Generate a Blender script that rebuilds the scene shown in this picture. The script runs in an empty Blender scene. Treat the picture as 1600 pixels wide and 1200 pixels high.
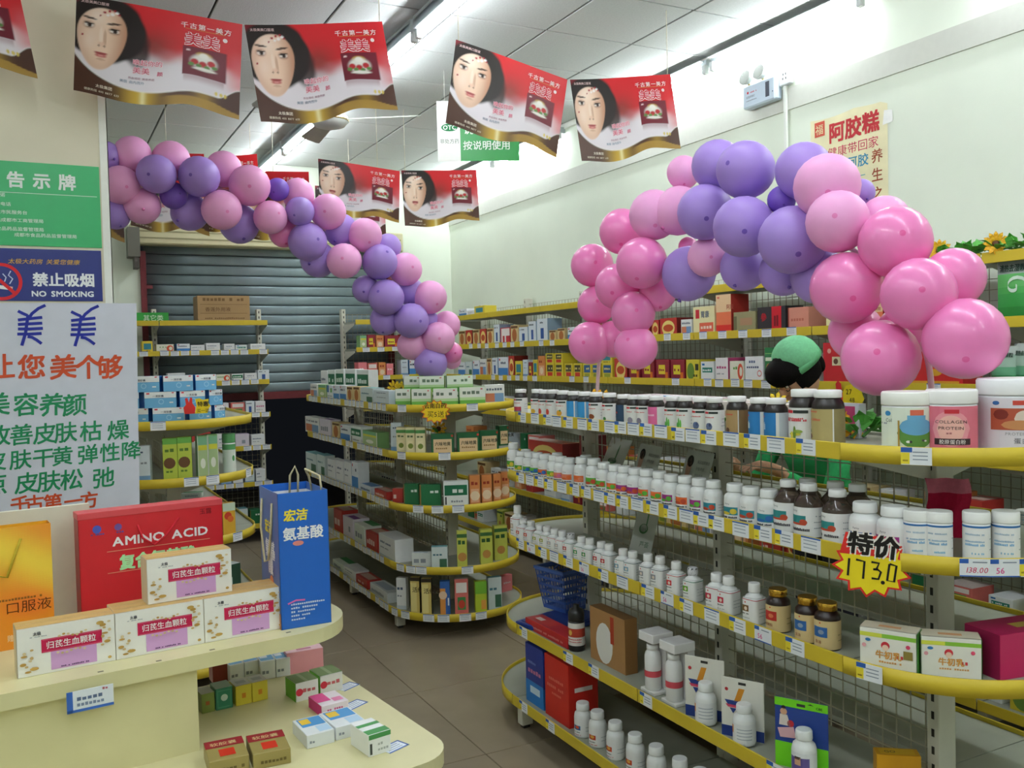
import bpy, math, random
import numpy as np
from mathutils import Vector, Matrix

S = bpy.context.scene
COL = S.collection
PI = math.pi
rnd = random.Random(7)

# ---------------------------------------------------------------- camera
FPX = 1420.0
CAM = np.array([0.0, 0.0, 1.65])
_yaw, _pit, _rol = math.radians(27.4207), math.radians(1.8563), math.radians(1.4)
FW = np.array([math.sin(_yaw)*math.cos(_pit), math.cos(_yaw)*math.cos(_pit), -math.sin(_pit)])
_r0 = np.array([math.cos(_yaw), -math.sin(_yaw), 0.0])
_d0 = np.cross(FW, _r0)
RT = _r0*math.cos(_rol) + _d0*math.sin(_rol)
DN = np.cross(FW, RT)
cd = bpy.data.cameras.new('camera')
cd.sensor_fit = 'HORIZONTAL'; cd.sensor_width = 36.0; cd.lens = 36.0*FPX/1600.0
cd.clip_start = 0.05; cd.clip_end = 100
cam = bpy.data.objects.new('camera', cd); COL.objects.link(cam)
m = Matrix.Identity(4)
for i in range(3):
    m[i][0] = RT[i]; m[i][1] = -DN[i]; m[i][2] = -FW[i]; m[i][3] = CAM[i]
cam.matrix_world = m
S.camera = cam

# ---------------------------------------------------------------- world, exposure
w = bpy.data.worlds.new('night'); S.world = w; w.use_nodes = True
w.node_tree.nodes['Background'].inputs[0].default_value = (0.012, 0.014, 0.018, 1)
w.node_tree.nodes['Background'].inputs[1].default_value = 0.25
S.view_settings.view_transform = 'Standard'
try: S.view_settings.look = 'None'
except Exception: pass
S.view_settings.exposure = 0.66
S.view_settings.gamma = 1.0
S.view_settings.use_curve_mapping = False
try:
    S.cycles.use_denoising = True
    S.cycles.max_bounces = 8; S.cycles.diffuse_bounces = 4; S.cycles.glossy_bounces = 3
    S.cycles.sample_clamp_indirect = 4.0
except Exception: pass
TUBE_POWER = 45.0

# ---------------------------------------------------------------- projection helpers (pixels of the 1600x1200 photograph)
def ray(x, y): return RT*(x-800)/FPX + DN*(y-600)/FPX + FW
def W(x, y, ax, val):
    v = ray(x, y); return CAM + v*((val-CAM[ax])/v[ax])
def AT(x, y, depth): return CAM + ray(x, y)*depth
def pr(p):
    v = np.asarray(p, float)-CAM; z = v@FW
    return 800+FPX*(v@RT)/z, 600+FPX*(v@DN)/z
def onX(px, X, z):                  # Y of the point on plane X at height z seen at column px
    a, b = 0.3, 30.0
    for _ in range(50):
        c = (a+b)/2
        if pr((X, c, z))[0] > px: a = c
        else: b = c
    return (a+b)/2
def onY(px, Y, z):
    a, b = -3.0, 9.0
    for _ in range(50):
        c = (a+b)/2
        if pr((c, Y, z))[0] < px: a = c
        else: b = c
    return (a+b)/2
def zat(X, Y, py):                  # height above (X, Y) seen at row py
    a, b = -1.0, 5.0
    for _ in range(50):
        c = (a+b)/2
        if pr((X, Y, c))[1] > py: a = c
        else: b = c
    return (a+b)/2

# ---------------------------------------------------------------- colours
def lin(h):
    if not isinstance(h, str): return tuple(h)
    o = []
    for i in (0, 2, 4):
        v = int(h[i:i+2], 16)/255.0
        o.append(v/12.92 if v <= 0.04045 else ((v+0.055)/1.055)**2.4)
    return tuple(o)

# ---------------------------------------------------------------- materials
MATS = {}
def mat(name, rough=0.5, spec=0.5, metal=0.0, color=None, noise=0.05, nscale=30.0, bump=0.0, bscale=200.0,
        transmission=0.0, emit=None, estr=0.0, sss=0.0, coat=0.0, translucent=0.0, alpha=1.0):
    if name in MATS: return MATS[name]
    M = bpy.data.materials.new(name); M.use_nodes = True
    nt = M.node_tree; N = nt.nodes; L = nt.links
    b = N['Principled BSDF']
    b.inputs['Roughness'].default_value = rough
    b.inputs['Metallic'].default_value = metal
    b.inputs['Specular IOR Level'].default_value = spec
    if transmission: b.inputs['Transmission Weight'].default_value = transmission
    if coat: b.inputs['Coat Weight'].default_value = coat
    if alpha < 1: b.inputs['Alpha'].default_value = alpha
    tc = N.new('ShaderNodeTexCoord')
    if color is None:
        at_ = N.new('ShaderNodeVertexColor'); at_.layer_name = 'Col'; src = at_.outputs['Color']
    else:
        rgb = N.new('ShaderNodeRGB'); rgb.outputs[0].default_value = (*lin(color), 1); src = rgb.outputs[0]
    if noise:
        nz = N.new('ShaderNodeTexNoise'); nz.inputs['Scale'].default_value = nscale; nz.inputs['Detail'].default_value = 3
        L.new(tc.outputs['Object'], nz.inputs['Vector'])
        mr = N.new('ShaderNodeMapRange'); mr.inputs[1].default_value = 0.25; mr.inputs[2].default_value = 0.75
        mr.inputs[3].default_value = 1-noise; mr.inputs[4].default_value = 1+noise
        L.new(nz.outputs[0], mr.inputs[0])
        mx = N.new('ShaderNodeMix'); mx.data_type = 'RGBA'; mx.blend_type = 'MULTIPLY'; mx.inputs[0].default_value = 1
        L.new(src, mx.inputs[6]); L.new(mr.outputs[0], mx.inputs[7]); src = mx.outputs[2]
    L.new(src, b.inputs['Base Color'])
    if bump:
        bn = N.new('ShaderNodeTexNoise'); bn.inputs['Scale'].default_value = bscale; bn.inputs['Detail'].default_value = 4
        L.new(tc.outputs['Object'], bn.inputs['Vector'])
        bp = N.new('ShaderNodeBump'); bp.inputs['Strength'].default_value = bump; bp.inputs['Distance'].default_value = 0.004
        L.new(bn.outputs[0], bp.inputs['Height']); L.new(bp.outputs[0], b.inputs['Normal'])
    if emit:
        b.inputs['Emission Color'].default_value = (*lin(emit), 1); b.inputs['Emission Strength'].default_value = estr
    if translucent:
        tr = N.new('ShaderNodeBsdfTranslucent'); L.new(src, tr.inputs[0])
        ms = N.new('ShaderNodeMixShader'); ms.inputs[0].default_value = translucent
        L.new(b.outputs[0], ms.inputs[1]); L.new(tr.outputs[0], ms.inputs[2])
        L.new(ms.outputs[0], N['Material Output'].inputs['Surface'])
    MATS[name] = M
    return M
PAPER = mat('printed_paper', 0.55, 0.35, noise=0.03)
CARD = mat('coated_carton', 0.38, 0.45, noise=0.03)
PLAS = mat('moulded_plastic', 0.32, 0.5, noise=0.02)
INK = mat('flat_ink', 0.5, 0.3, noise=0.0)
PAINT = mat('powder_coat', 0.45, 0.4, noise=0.04, nscale=12)
FOLI = mat('artificial_leaf', 0.5, 0.4, noise=0.15, nscale=60)
FILM = mat('banner_print', 0.42, 0.4, noise=0.0, translucent=0.12)
SHINY = mat('polished_cap', 0.18, 0.6, metal=0.9, noise=0.02)
LATEX = mat('balloon_latex', 0.42, 0.45, noise=0.02, nscale=4, translucent=0.12)
PEARL = mat('balloon_pearl_latex', 0.3, 0.6, noise=0.02, nscale=4, translucent=0.12, coat=0.25)
CLEAR = mat('clear_plastic', 0.06, 0.5, noise=0.0, transmission=0.85)
CLOTH = mat('woven_cloth', 0.85, 0.2, noise=0.1, nscale=80, bump=0.3, bscale=400)
SKIN = mat('skin_tone', 0.5, 0.4, noise=0.05, nscale=40)

# ---------------------------------------------------------------- mesh builder
class MB:
    def __init__(s): s.v = []; s.f = []; s.c = []; s.sm = []
    def add(s, vs, fs, col, smooth=False):
        o = len(s.v); s.v.extend([tuple(map(float, p)) for p in vs])
        multi = isinstance(col, list)
        for i, f in enumerate(fs):
            s.f.append([o+k for k in f]); s.c.append(lin(col[i]) if multi else lin(col)); s.sm.append(smooth)
        return s
    def box(s, x0, y0, z0, x1, y1, z1, col):
        vs = [(x0,y0,z0),(x1,y0,z0),(x1,y1,z0),(x0,y1,z0),(x0,y0,z1),(x1,y0,z1),(x1,y1,z1),(x0,y1,z1)]
        return s.add(vs, [(0,3,2,1),(4,5,6,7),(0,1,5,4),(1,2,6,5),(2,3,7,6),(3,0,4,7)], col)
    def bev(s, x0, y0, z0, x1, y1, z1, b, col):          # box with all edges chamfered
        vs = []
        for sx in (0, 1):
            for sy in (0, 1):
                for sz in (0, 1):
                    X, Y, Z = (x0, x1)[sx], (y0, y1)[sy], (z0, z1)[sz]
                    dx, dy, dz = (b, -b)[sx], (b, -b)[sy], (b, -b)[sz]
                    vs += [(X, Y+dy, Z+dz), (X+dx, Y, Z+dz), (X+dx, Y+dy, Z)]
        def i(sx, sy, sz, k): return (sx*4+sy*2+sz)*3+k
        fs = []
        fs += [(i(0,0,0,0), i(0,0,1,0), i(0,1,1,0), i(0,1,0,0)), (i(1,0,0,0), i(1,1,0,0), i(1,1,1,0), i(1,0,1,0))]
        fs += [(i(0,0,0,1), i(1,0,0,1), i(1,0,1,1), i(0,0,1,1)), (i(0,1,0,1), i(0,1,1,1), i(1,1,1,1), i(1,1,0,1))]
        fs += [(i(0,0,0,2), i(0,1,0,2), i(1,1,0,2), i(1,0,0,2)), (i(0,0,1,2), i(1,0,1,2), i(1,1,1,2), i(0,1,1,2))]
        for a in (0, 1):
            for c in (0, 1):
                fs += [(i(0,a,c,1), i(0,a,c,2), i(1,a,c,2), i(1,a,c,1)), (i(a,0,c,0), i(a,1,c,0), i(a,1,c,2), i(a,0,c,2)),
                       (i(a,c,0,0), i(a,c,0,1), i(a,c,1,1), i(a,c,1,0))]
                for d in (0, 1): fs.append((i(a,c,d,0), i(a,c,d,1), i(a,c,d,2)))
        return s.add(vs, fs, col)
    def lathe(s, prof, n, col, cx=0, cy=0, sq=0, smooth=True, cap=True, cols=None):
        vs = []
        for r, z in prof:
            for k in range(n):
                a = 2*PI*k/n
                q = 1.0
                if sq: q = 1.0/((abs(math.cos(a))**sq+abs(math.sin(a))**sq)**(1.0/sq))
                vs.append((cx+r*q*math.cos(a), cy+r*q*math.sin(a), z))
        fs = []; cs = []
        for i in range(len(prof)-1):
            for k in range(n):
                fs.append((i*n+k, i*n+(k+1)%n, (i+1)*n+(k+1)%n, (i+1)*n+k)); cs.append(cols[i] if cols else col)
        s.add(vs, fs, cs, smooth)
        if cap:
            o = len(s.v)-len(vs)
            for j, rev in ((0, True), (len(prof)-1, False)):
                if prof[j][0] > 1e-6:
                    f = [o+j*n+k for k in range(n)]
                    s.f.append(f[::-1] if rev else f); s.c.append(lin((cols[0] if rev else cols[-1]) if cols else col)); s.sm.append(False)
        return s
    def tube(s, pts, r, n, col, smooth=True, closed=False):
        pts = [Vector(p) for p in pts]; m_ = len(pts); vs = []
        up = Vector((0, 0, 1)); prevx = None
        for i, p in enumerate(pts):
            t = (pts[min(i+1, m_-1)]-pts[max(i-1, 0)])
            if t.length < 1e-9: t = Vector((0, 0, 1))
            t.normalize()
            x = (prevx - t*prevx.dot(t)) if prevx is not None else t.orthogonal()
            if x.length < 1e-6: x = t.orthogonal()
            x.normalize(); prevx = x; y = t.cross(x)
            rr = r[i] if isinstance(r, (list, tuple)) else r
            for k in range(n):
                a = 2*PI*k/n; q = p + (x*math.cos(a)+y*math.sin(a))*rr; vs.append(q[:])
        fs = [(i*n+k, i*n+(k+1)%n, (i+1)*n+(k+1)%n, (i+1)*n+k) for i in range(m_-1) for k in range(n)]
        fs += [tuple(range(n))[::-1], tuple((m_-1)*n+k for k in range(n))]
        return s.add(vs, fs, col, smooth)
    def prism(s, poly, z0, z1, col, side=None):           # polygon in xy, extruded in z
        n = len(poly); vs = [(x, y, z0) for x, y in poly]+[(x, y, z1) for x, y in poly]
        fs = [tuple(range(n))[::-1], tuple(range(n, 2*n))]+[(k, (k+1)%n, n+(k+1)%n, n+k) for k in range(n)]
        return s.add(vs, fs, [col, col]+[side or col]*n)
    def quad(s, a, b, c, d, col): return s.add([a, b, c, d], [(0, 1, 2, 3)], col)
    def xf(s, M):
        s.v = [tuple((M @ Vector(p))[:]) for p in s.v]; return s
    def mesh(s, name):
        me = bpy.data.meshes.new(name); me.from_pydata(s.v, [], s.f)
        if s.f:
            ca = me.color_attributes.new('Col', 'FLOAT_COLOR', 'CORNER')
            cnt = [len(f) for f in s.f]
            arr = np.repeat(np.array([(*c, 1.0) for c in s.c], dtype=np.float32), cnt, axis=0)
            ca.data.foreach_set('color', arr.ravel())
            me.polygons.foreach_set('use_smooth', np.array(s.sm, dtype=bool))
        return me
    def build(s, name, material, parent=None, loc=(0, 0, 0), rz=0.0):
        return inst(s.mesh(name), name, material, parent, loc, rz)
def inst(me, name, material=None, parent=None, loc=(0, 0, 0), rz=0.0):
    if material and not me.materials: me.materials.append(material)
    o = bpy.data.objects.new(name, me); COL.objects.link(o)
    o.location = [float(a) for a in loc]; o.rotation_euler = (0, 0, rz); o.parent = parent
    return o
def empty(name, loc=(0, 0, 0), rz=0.0, parent=None):
    o = bpy.data.objects.new(name, None); COL.objects.link(o); o.empty_display_size = 0.05
    o.location = [float(a) for a in loc]; o.rotation_euler = (0, 0, rz); o.parent = parent
    return o
def tag(o, label, cat, group=None):
    o['label'] = label; o['category'] = cat
    if group: o['group'] = group
    return o
def struct(o, label=None, cat=None):
    o['kind'] = 'structure'
    if label: o['label'] = label
    if cat: o['category'] = cat
    return o

# ---------------------------------------------------------------- lettering
_fs = bpy.data.scenes.new('letter_scene')          # scratch scene, removed at the end
_fc = bpy.data.curves.new('letter_source', 'FONT'); _fo = bpy.data.objects.new('letter_source', _fc); _fs.collection.objects.link(_fo)
_GL = {}
def glyph(ch):
    k = ch
    if k not in _GL:
        _fc.body = ch; _fc.size = 1; _fc.resolution_u = 2
        vl = _fs.view_layers[0]; vl.update(); dg = vl.depsgraph
        me = bpy.data.meshes.new_from_object(_fo.evaluated_get(dg))
        vs = [tuple(v.co[:2]) for v in me.vertices]; fs = [tuple(p.vertices) for p in me.polygons]
        bpy.data.meshes.remove(me)
        adv = 1.0 if ord(ch) > 0x2000 else ((max(x for x, y in vs)+0.07) if vs else 0.3)
        _GL[k] = (vs, fs, adv)
    return _GL[k]
def boldness(b): return ((0, 0),) if b < 0.004 else ((-b, -b), (b, -b), (-b, b), (b, b))
def text2(s, size, track=0.0, slant=0.0, vert=False, aspect=1.0):
    """2-D geometry of a line of text, origin at its left baseline"""
    V = []; Fs = []; x = 0.0; y = 0.0
    for ch in s:
        if ch == ' ': x += 0.45*size*aspect; continue
        vs, fs, adv = glyph(ch)
        o = len(V)
        V += [((a+slant*b)*size*aspect+x, b*size+y) for a, b in vs]
        Fs += [tuple(o+i for i in f) for f in fs]
        if vert: y -= size*(1.05+track)
        else: x += (adv+track)*size*aspect
    return V, Fs, x
def letter(mb, s, x, z, size, col, y=0.0, map3=None, center=False, rot=0.0, bold=0.0, nrm=(0, -1, 0), **kw):
    """lettering on the local XZ plane (front faces -Y); map3 turns (u, v) into a point on a bent sheet"""
    V, Fs, wd = text2(s, size, **kw)
    if center: V = [(a-wd/2, b) for a, b in V]
    if rot: V = [(a*math.cos(rot)-b*math.sin(rot), a*math.sin(rot)+b*math.cos(rot)) for a, b in V]
    for k, (ox, oy) in enumerate(boldness(bold)):        # heavier strokes: the line is printed again, slightly shifted
        ox, oy, e = x+ox*size, z+oy*size, 0.00012*k
        if map3: P = [tuple(q+e*n_ for q, n_ in zip(map3(ox+a, oy+b), nrm)) for a, b in V]
        else: P = [(ox+a, y-e, oy+b) for a, b in V]
        mb.add(P, Fs, col)
def stroke(mb, pts, wd, col, y=0.0):
    """a brush stroke on the XZ plane"""
    n = len(pts)
    L_, R_ = [], []
    for i in range(n):
        a = pts[max(i-1, 0)]; b = pts[min(i+1, n-1)]
        dx, dz = b[0]-a[0], b[1]-a[1]; l = math.hypot(dx, dz) or 1
        nx, nz = -dz/l*wd/2, dx/l*wd/2
        L_.append((pts[i][0]+nx, y, pts[i][1]+nz)); R_.append((pts[i][0]-nx, y, pts[i][1]-nz))
    mb.add(L_+R_, [(i, n+i, n+i+1, i+1) for i in range(n-1)], col)
def frect(mb, x0, z0, x1, z1, col, y=0.0):
    mb.add([(x0, y, z0), (x1, y, z0), (x1, y, z1), (x0, y, z1)], [(0, 1, 2, 3)], col)
def fdisc(mb, x, z, r, col, y=0.0, n=20, rx=None):
    rx = rx or r
    mb.add([(x+rx*math.cos(2*PI*k/n), y, z+r*math.sin(2*PI*k/n)) for k in range(n)], [tuple(range(n))], col)
def squig(mb, x0, z0, x1, h, col, y=0.0, dens=9):
    """a line of print too small to read"""
    n = max(2, int((x1-x0)/h*0.9)); st = (x1-x0)/n
    for k in range(n):
        if rnd.random() < 0.12: continue
        frect(mb, x0+k*st, z0, x0+k*st+st*0.75, z0+h*rnd.uniform(0.7, 1), col, y)

# ================================================================ STRUCTURE
XW, YB, ZC = 3.92, 8.9, 3.54          # right wall, back wall, ceiling
XL0, YF = -4.2, -3.0
wallm = mat('wall_emulsion', 0.7, 0.25, color='e6eddd', noise=0.03, nscale=3, bump=0.08, bscale=120)
cream_wall = mat('pillar_emulsion', 0.7, 0.25, color='e4dcc4', noise=0.04, nscale=4, bump=0.08, bscale=120)
tilem = mat('floor_porcelain', 0.28, 0.45, color='8a7d69', noise=0.10, nscale=6)
jointm = mat('floor_joint', 0.8, 0.2, color='6a6152', noise=0.1)
ceilm = mat('mineral_fibre_tile', 0.9, 0.15, color='c6c9c7', noise=0.06, nscale=90, bump=0.35, bscale=160)
gridm = mat('ceiling_grid_metal', 0.6, 0.3, color='3e4442', noise=0.05)
trimm = mat('trim_paint', 0.5, 0.4, color='f2f2ea', noise=0.03)

fl = struct(MB().box(XL0, YF, -0.06, XW+0.2, YB+3.0, -0.004, 'ffffff').build('floor', jointm), 'beige polished porcelain tiled shop floor', 'floor')
tme = MB().bev(-0.398, -0.398, -0.012, 0.398, 0.398, 0.0, 0.0015, '8a8272').mesh('floor_tile')
for i in range(-7, 4):
    for j in range(-9, 7):
        x, y = 1.58+0.8*i-0.4+0.8, 4.16+0.8*j-0.4+0.8
        if x-0.4 < XL0 or y-0.4 < YF-0.3: continue
        if x+0.4 > XW+0.25 or y > YB: continue
        inst(tme, 'floor_tile', tilem, fl, (x, y, 0))
ce = struct(MB().box(XL0, YF, ZC+0.004, XW+0.1, YB+0.1, ZC+0.08, 'ffffff').build('ceiling', gridm), 'suspended grid ceiling of pale mineral fibre tiles', 'ceiling')
cme = MB().bev(-0.293, -0.293, 0, 0.293, 0.293, 0.012, 0.002, 'ffffff').mesh('ceiling_tile')
for i in range(-11, 3):
    for j in range(-13, 8):
        x, y = 2.69+0.6*i+0.3, 4.645+0.6*j+0.3
        if x-0.31 < XL0 or y-0.31 < YF or y+0.1 > YB or x+0.29 > XW: continue
        inst(cme, 'ceiling_tile', ceilm, ce, (x, y, ZC-0.008))
struct(MB().box(XW, YF, 0, XW+0.15, YB+0.2, ZC+0.08, 'ffffff').build('wall_right', wallm), 'off white painted side wall behind the wall shelving', 'wall')
SX0, SX1, SZ1 = 0.84, 3.25, 2.72      # shutter opening
wb = MB(); wb.box(XL0, YB, 0, SX0, YB+0.2, ZC+0.08, 'ffffff'); wb.box(SX1, YB, 0, XW, YB+0.2, ZC+0.08, 'ffffff'); wb.box(SX0, YB, SZ1+0.12, SX1, YB+0.2, ZC+0.08, 'ffffff')
struct(wb.build('wall_back', wallm), 'off white back wall around the roller shutter', 'wall')
struct(MB().box(XL0-0.15, YF, 0, XL0, YB+0.2, ZC+0.08, 'ffffff').build('wall_left', wallm), 'off white painted far side wall', 'wall')
struct(MB().box(XL0, YF-0.15, 0, XW, YF, ZC+0.08, 'ffffff').build('wall_front', wallm), 'off white painted wall by the entrance', 'wall')
# thin raised grey strip on the right wall and white angle under the ceiling
struct(MB().box(XW-0.012, YF, 3.03, XW, YB, 3.156, 'c9cac0').build('trim_1', mat('trim_grey', 0.6, 0.3, color='cfd0c6', noise=0.02)), 'pale grey strip along the right wall', 'trim')
struct(MB().box(XW-0.03, YF, ZC-0.05, XW, YB, ZC+0.004, 'ffffff').build('trim_2', trimm), 'white angle trim between right wall and ceiling', 'trim')
# pillar with corner guard
PY = 4.3; PK = PY/2.9; PX = 0.197*PK
struct(MB().box(PX-0.75, PY, 0, PX, PY+0.42, ZC, 'ffffff').build('wall_pillar', cream_wall), 'square cream plastered pillar carrying the green and blue signs', 'pillar')
g = MB(); g.box(PX-0.03, PY-0.003, 0, PX+0.003, PY, ZC-0.01, 'ffffff'); g.box(PX, PY-0.003, 0, PX+0.003, PY+0.03, ZC-0.01, 'ffffff')
struct(g.build('trim_3', trimm), 'white plastic corner guard on the pillar edge', 'trim')

# ---- roller shutter, half open on the dark street
sh = empty('door_1', (0, YB, 0)); struct(sh, 'grey steel roller shutter left half open at the back', 'shutter')
slm = mat('galvanised_slat', 0.38, 0.5, metal=0.35, color='84949a', noise=0.08, nscale=8)
redm = mat('oxide_red_steel', 0.5, 0.4, color='6a2228', noise=0.12, nscale=25)
SP = 0.0935; z = 1.345
sl = MB(); pf = [(0.0, 0.0), (-0.004, 0.004), (-0.0065, 0.02), (-0.007, 0.047), (-0.0065, 0.072), (-0.004, 0.087), (0.004, 0.0885), (0.008, 0.085), (0.008, 0.004)]
n = len(pf)
vs = [(SX0+0.03, y, zz) for y, zz in pf]+[(SX1-0.03, y, zz) for y, zz in pf]
sl.add(vs, [(k, n+k, n+(k+1) % n, (k+1) % n) for k in range(n)]+[tuple(range(n)), tuple(range(n, 2*n))[::-1]], '8fa0a0', True)
sme = sl.mesh('slat')
while z < SZ1+0.06:
    inst(sme, 'slat', slm, sh, (0, 0.03, z)); z += SP
MB().box(SX0+0.03, 0.0, 1.275, SX1-0.03, 0.05, 1.345, '6a2228').build('bottom_bar', redm, sh)
for x0 in (SX0, SX1-0.05):
    MB().box(x0, -0.03, 0, x0+0.05, 0.09, SZ1-0.05, '6a2228').build('guide_rail', redm, sh)
hb = MB(); hb.bev(SX0-0.08, -0.16, SZ1+0.0, SX1+0.08, 0.02, SZ1+0.19, 0.012, 'c9c29c'); hb.box(SX0-0.05, -0.165, SZ1+0.05, SX1+0.05, -0.158, SZ1+0.062, '8f8a68'); hb.box(SX0-0.05, -0.165, SZ1+0.11, SX1+0.05, -0.158, SZ1+0.122, '8f8a68')
hb.build('shutter_hood', PAINT, sh)
bk = MB(); bk.box(SX0-0.11, -0.20, SZ1-0.12, SX0-0.01, -0.01, SZ1+0.14, '6b6a60'); bk.box(SX0-0.06, -0.19, SZ1-0.22, SX0-0.02, -0.02, SZ1-0.12, '55504a'); bk.build('end_bracket', PAINT, sh)
MB().box(SX0+0.05, -0.03, 2.33, SX0+0.10, 0.0, 2.36, '6a2228').build('latch', redm, sh)

# ---------------------------------------------------------------- fluorescent tubes
tubem = mat('lit_tube', 0.4, 0.3, color='ffffff', noise=0, emit='f2faff', estr=TUBE_POWER)
housm = mat('lamp_housing_enamel', 0.35, 0.5, color='b9c2c4', noise=0.03)
LAMP_ME = {}
def lamp(x, y0, y1, wall, label):
    Lk = round(y1-y0, 3); key = (Lk, wall)
    if key not in LAMP_ME:
        h = MB()
        if wall: h.bev(-0.005, 0, 0.025, 0.055, Lk, 0.075, 0.004, 'c8d0d2'); h.box(-0.045, 0.02, 0.06, -0.005, Lk-0.02, 0.064, 'aab4b8')
        else:
            h.bev(-0.03, 0, 0.03, 0.03, Lk, 0.108, 0.004, 'c8d0d2')
            h.add([(-0.07, 0.01, 0.045), (-0.03, 0.01, 0.085), (-0.03, Lk-0.01, 0.085), (-0.07, Lk-0.01, 0.045)], [(0, 1, 2, 3), (3, 2, 1, 0)], 'aab4b8')
        t = MB().tube([(0, 0.035, 0), (0, Lk-0.035, 0)], 0.0165, 10, 'ffffff')
        e = MB().bev(-0.018, 0, -0.02, 0.018, 0.035, 0.04, 0.004, 'd4d8d8')
        LAMP_ME[key] = (h.mesh('lamp_housing'), t.mesh('tube'), e.mesh('lamp_holder'))
    h, t, e = LAMP_ME[key]
    r = tag(empty('fluorescent_lamp', (x, y0, 3.43)), label, 'lamp', 'fluorescent strip lamps')
    inst(h, 'lamp_housing', housm, r); inst(t, 'tube', tubem, r); inst(e, 'lamp_holder', PLAS, r); inst(e, 'lamp_holder', PLAS, r, (0, y1-y0-0.035, 0))
pairs = [(3.55, 4.75), (4.79, 5.99), (6.64, 7.84), (7.88, 8.80)]
for a, b in pairs: lamp(1.93, a, b, False, 'fluorescent strip lamp in the row across the middle of the ceiling')
for a, b in [(3.37, 4.57), (4.61, 5.81), (6.46, 7.66), (7.70, 8.80), (0.3, 1.5), (1.54, 2.74)]: lamp(3.85, a, b, True, 'fluorescent strip lamp mounted along the top of the right wall')  # the near pair is unseen, added for more light on the foreground
for a, b in [(0.4, 1.6), (1.64, 2.84), (-2.4, -1.2), (-1.16, 0.04)]: lamp(1.93, a, b, False, 'fluorescent strip lamp in the row across the middle of the ceiling')
for a, b in [(-2.4, -1.2), (-1.16, 0.04), (0.4, 1.6), (1.64, 2.84)]: lamp(0.0, a, b, False, 'fluorescent strip lamp in the row over the cream counter')  # row out of view, added to brighten the foreground
for a, b in [(-1.2, 0.0), (0.4, 1.6), (3.55, 4.75), (6.64, 7.84)]: lamp(-1.9, a, b, False, 'fluorescent strip lamp in the row beyond the pillar')

# ================================================================ SHELVING
YEL, DECK, POST, WIRE = 'd2b832', 'a2a596', 'd2cfc0', 'b0ab94'
_tg = {}
def tagmesh(kind):
    if kind in _tg: return _tg[kind]
    t = MB(); W_, H_ = 0.070, 0.043
    t.box(-W_/2, -0.0012, -H_/2, W_/2, 0, H_/2, 'e9ecf0')
    y = -0.0016
    if kind == 'a':
        frect(t, -W_/2, H_/2-0.012, -W_/2+0.026, H_/2, '2f5fae', y); frect(t, -W_/2, -H_/2+0.002, -W_/2+0.02, H_/2-0.013, 'ecd83a', y)
        for k in range(3): frect(t, -0.008, 0.009-0.009*k, 0.026, 0.0115-0.009*k, '8791a0', y)
        frect(t, -W_/2+0.004, -0.013, -W_/2+0.016, -0.009, '9a7a20', y)
    elif kind == 'b':
        frect(t, -W_/2, H_/2-0.011, -W_/2+0.02, H_/2, '2f5fae', y); frect(t, -W_/2, -H_/2, W_/2, -H_/2+0.003, '2f5fae', y)
        letter(t, rnd.choice(['56', '98', '138', '75']), -0.022, -0.013, 0.02, 'e0559a', y=y, bold=0.01)
        frect(t, -0.006, 0.012, 0.026, 0.015, '8791a0', y)
    elif kind == 'd':
        frect(t, -W_/2, H_/2-0.011, -W_/2+0.02, H_/2, '2f5fae', y); frect(t, -W_/2, -H_/2, W_/2, -H_/2+0.003, '2f5fae', y)
        letter(t, '138.00', -0.024, -0.012, 0.019, 'c8285a', y=y, slant=.2); frect(t, -0.006, 0.012, 0.026, 0.015, '8791a0', y)
    else:
        for k in range(3): frect(t, -0.026, 0.010-0.010*k, 0.022, 0.013-0.010*k, 'aab2be', y)
        frect(t, -W_/2, H_/2-0.004, W_/2, H_/2, '2f5fae', y)
    _tg[kind] = t.mesh('price_tag')
    return _tg[kind]
def wire_panel(wd, z0, z1, cell=0.05, r=0.0016):
    mb = MB(); n = int(round(wd/cell))
    for k in range(1, n):
        x = wd*k/n; mb.box(x-r, -r, z0, x+r, r, z1, WIRE)
    n = int(round((z1-z0)/cell))
    for k in range(0, n+1):
        z = z0+(z1-z0)*k/n; mb.box(0.02, -2*r, z-r, wd-0.02, 0, z+r, WIRE)
    return mb
_sl = {}
def slots(h):
    if h not in _sl:
        mb = MB(); z = 0.2
        while z < h-0.03:
            for s_ in (-1, 1): mb.box(-0.0045, s_*0.0355-0.0006, z, 0.0045, s_*0.0355+0.0006, z+0.022, '2a2822')
            z += 0.05
        _sl[h] = mb.mesh('slot_strip')
    return _sl[h]
def arc_pts(r, n=28, a0=PI, a1=2*PI): return [(r*math.cos(a0+(a1-a0)*k/n), r*math.sin(a0+(a1-a0)*k/n)) for k in range(n+1)]
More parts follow.
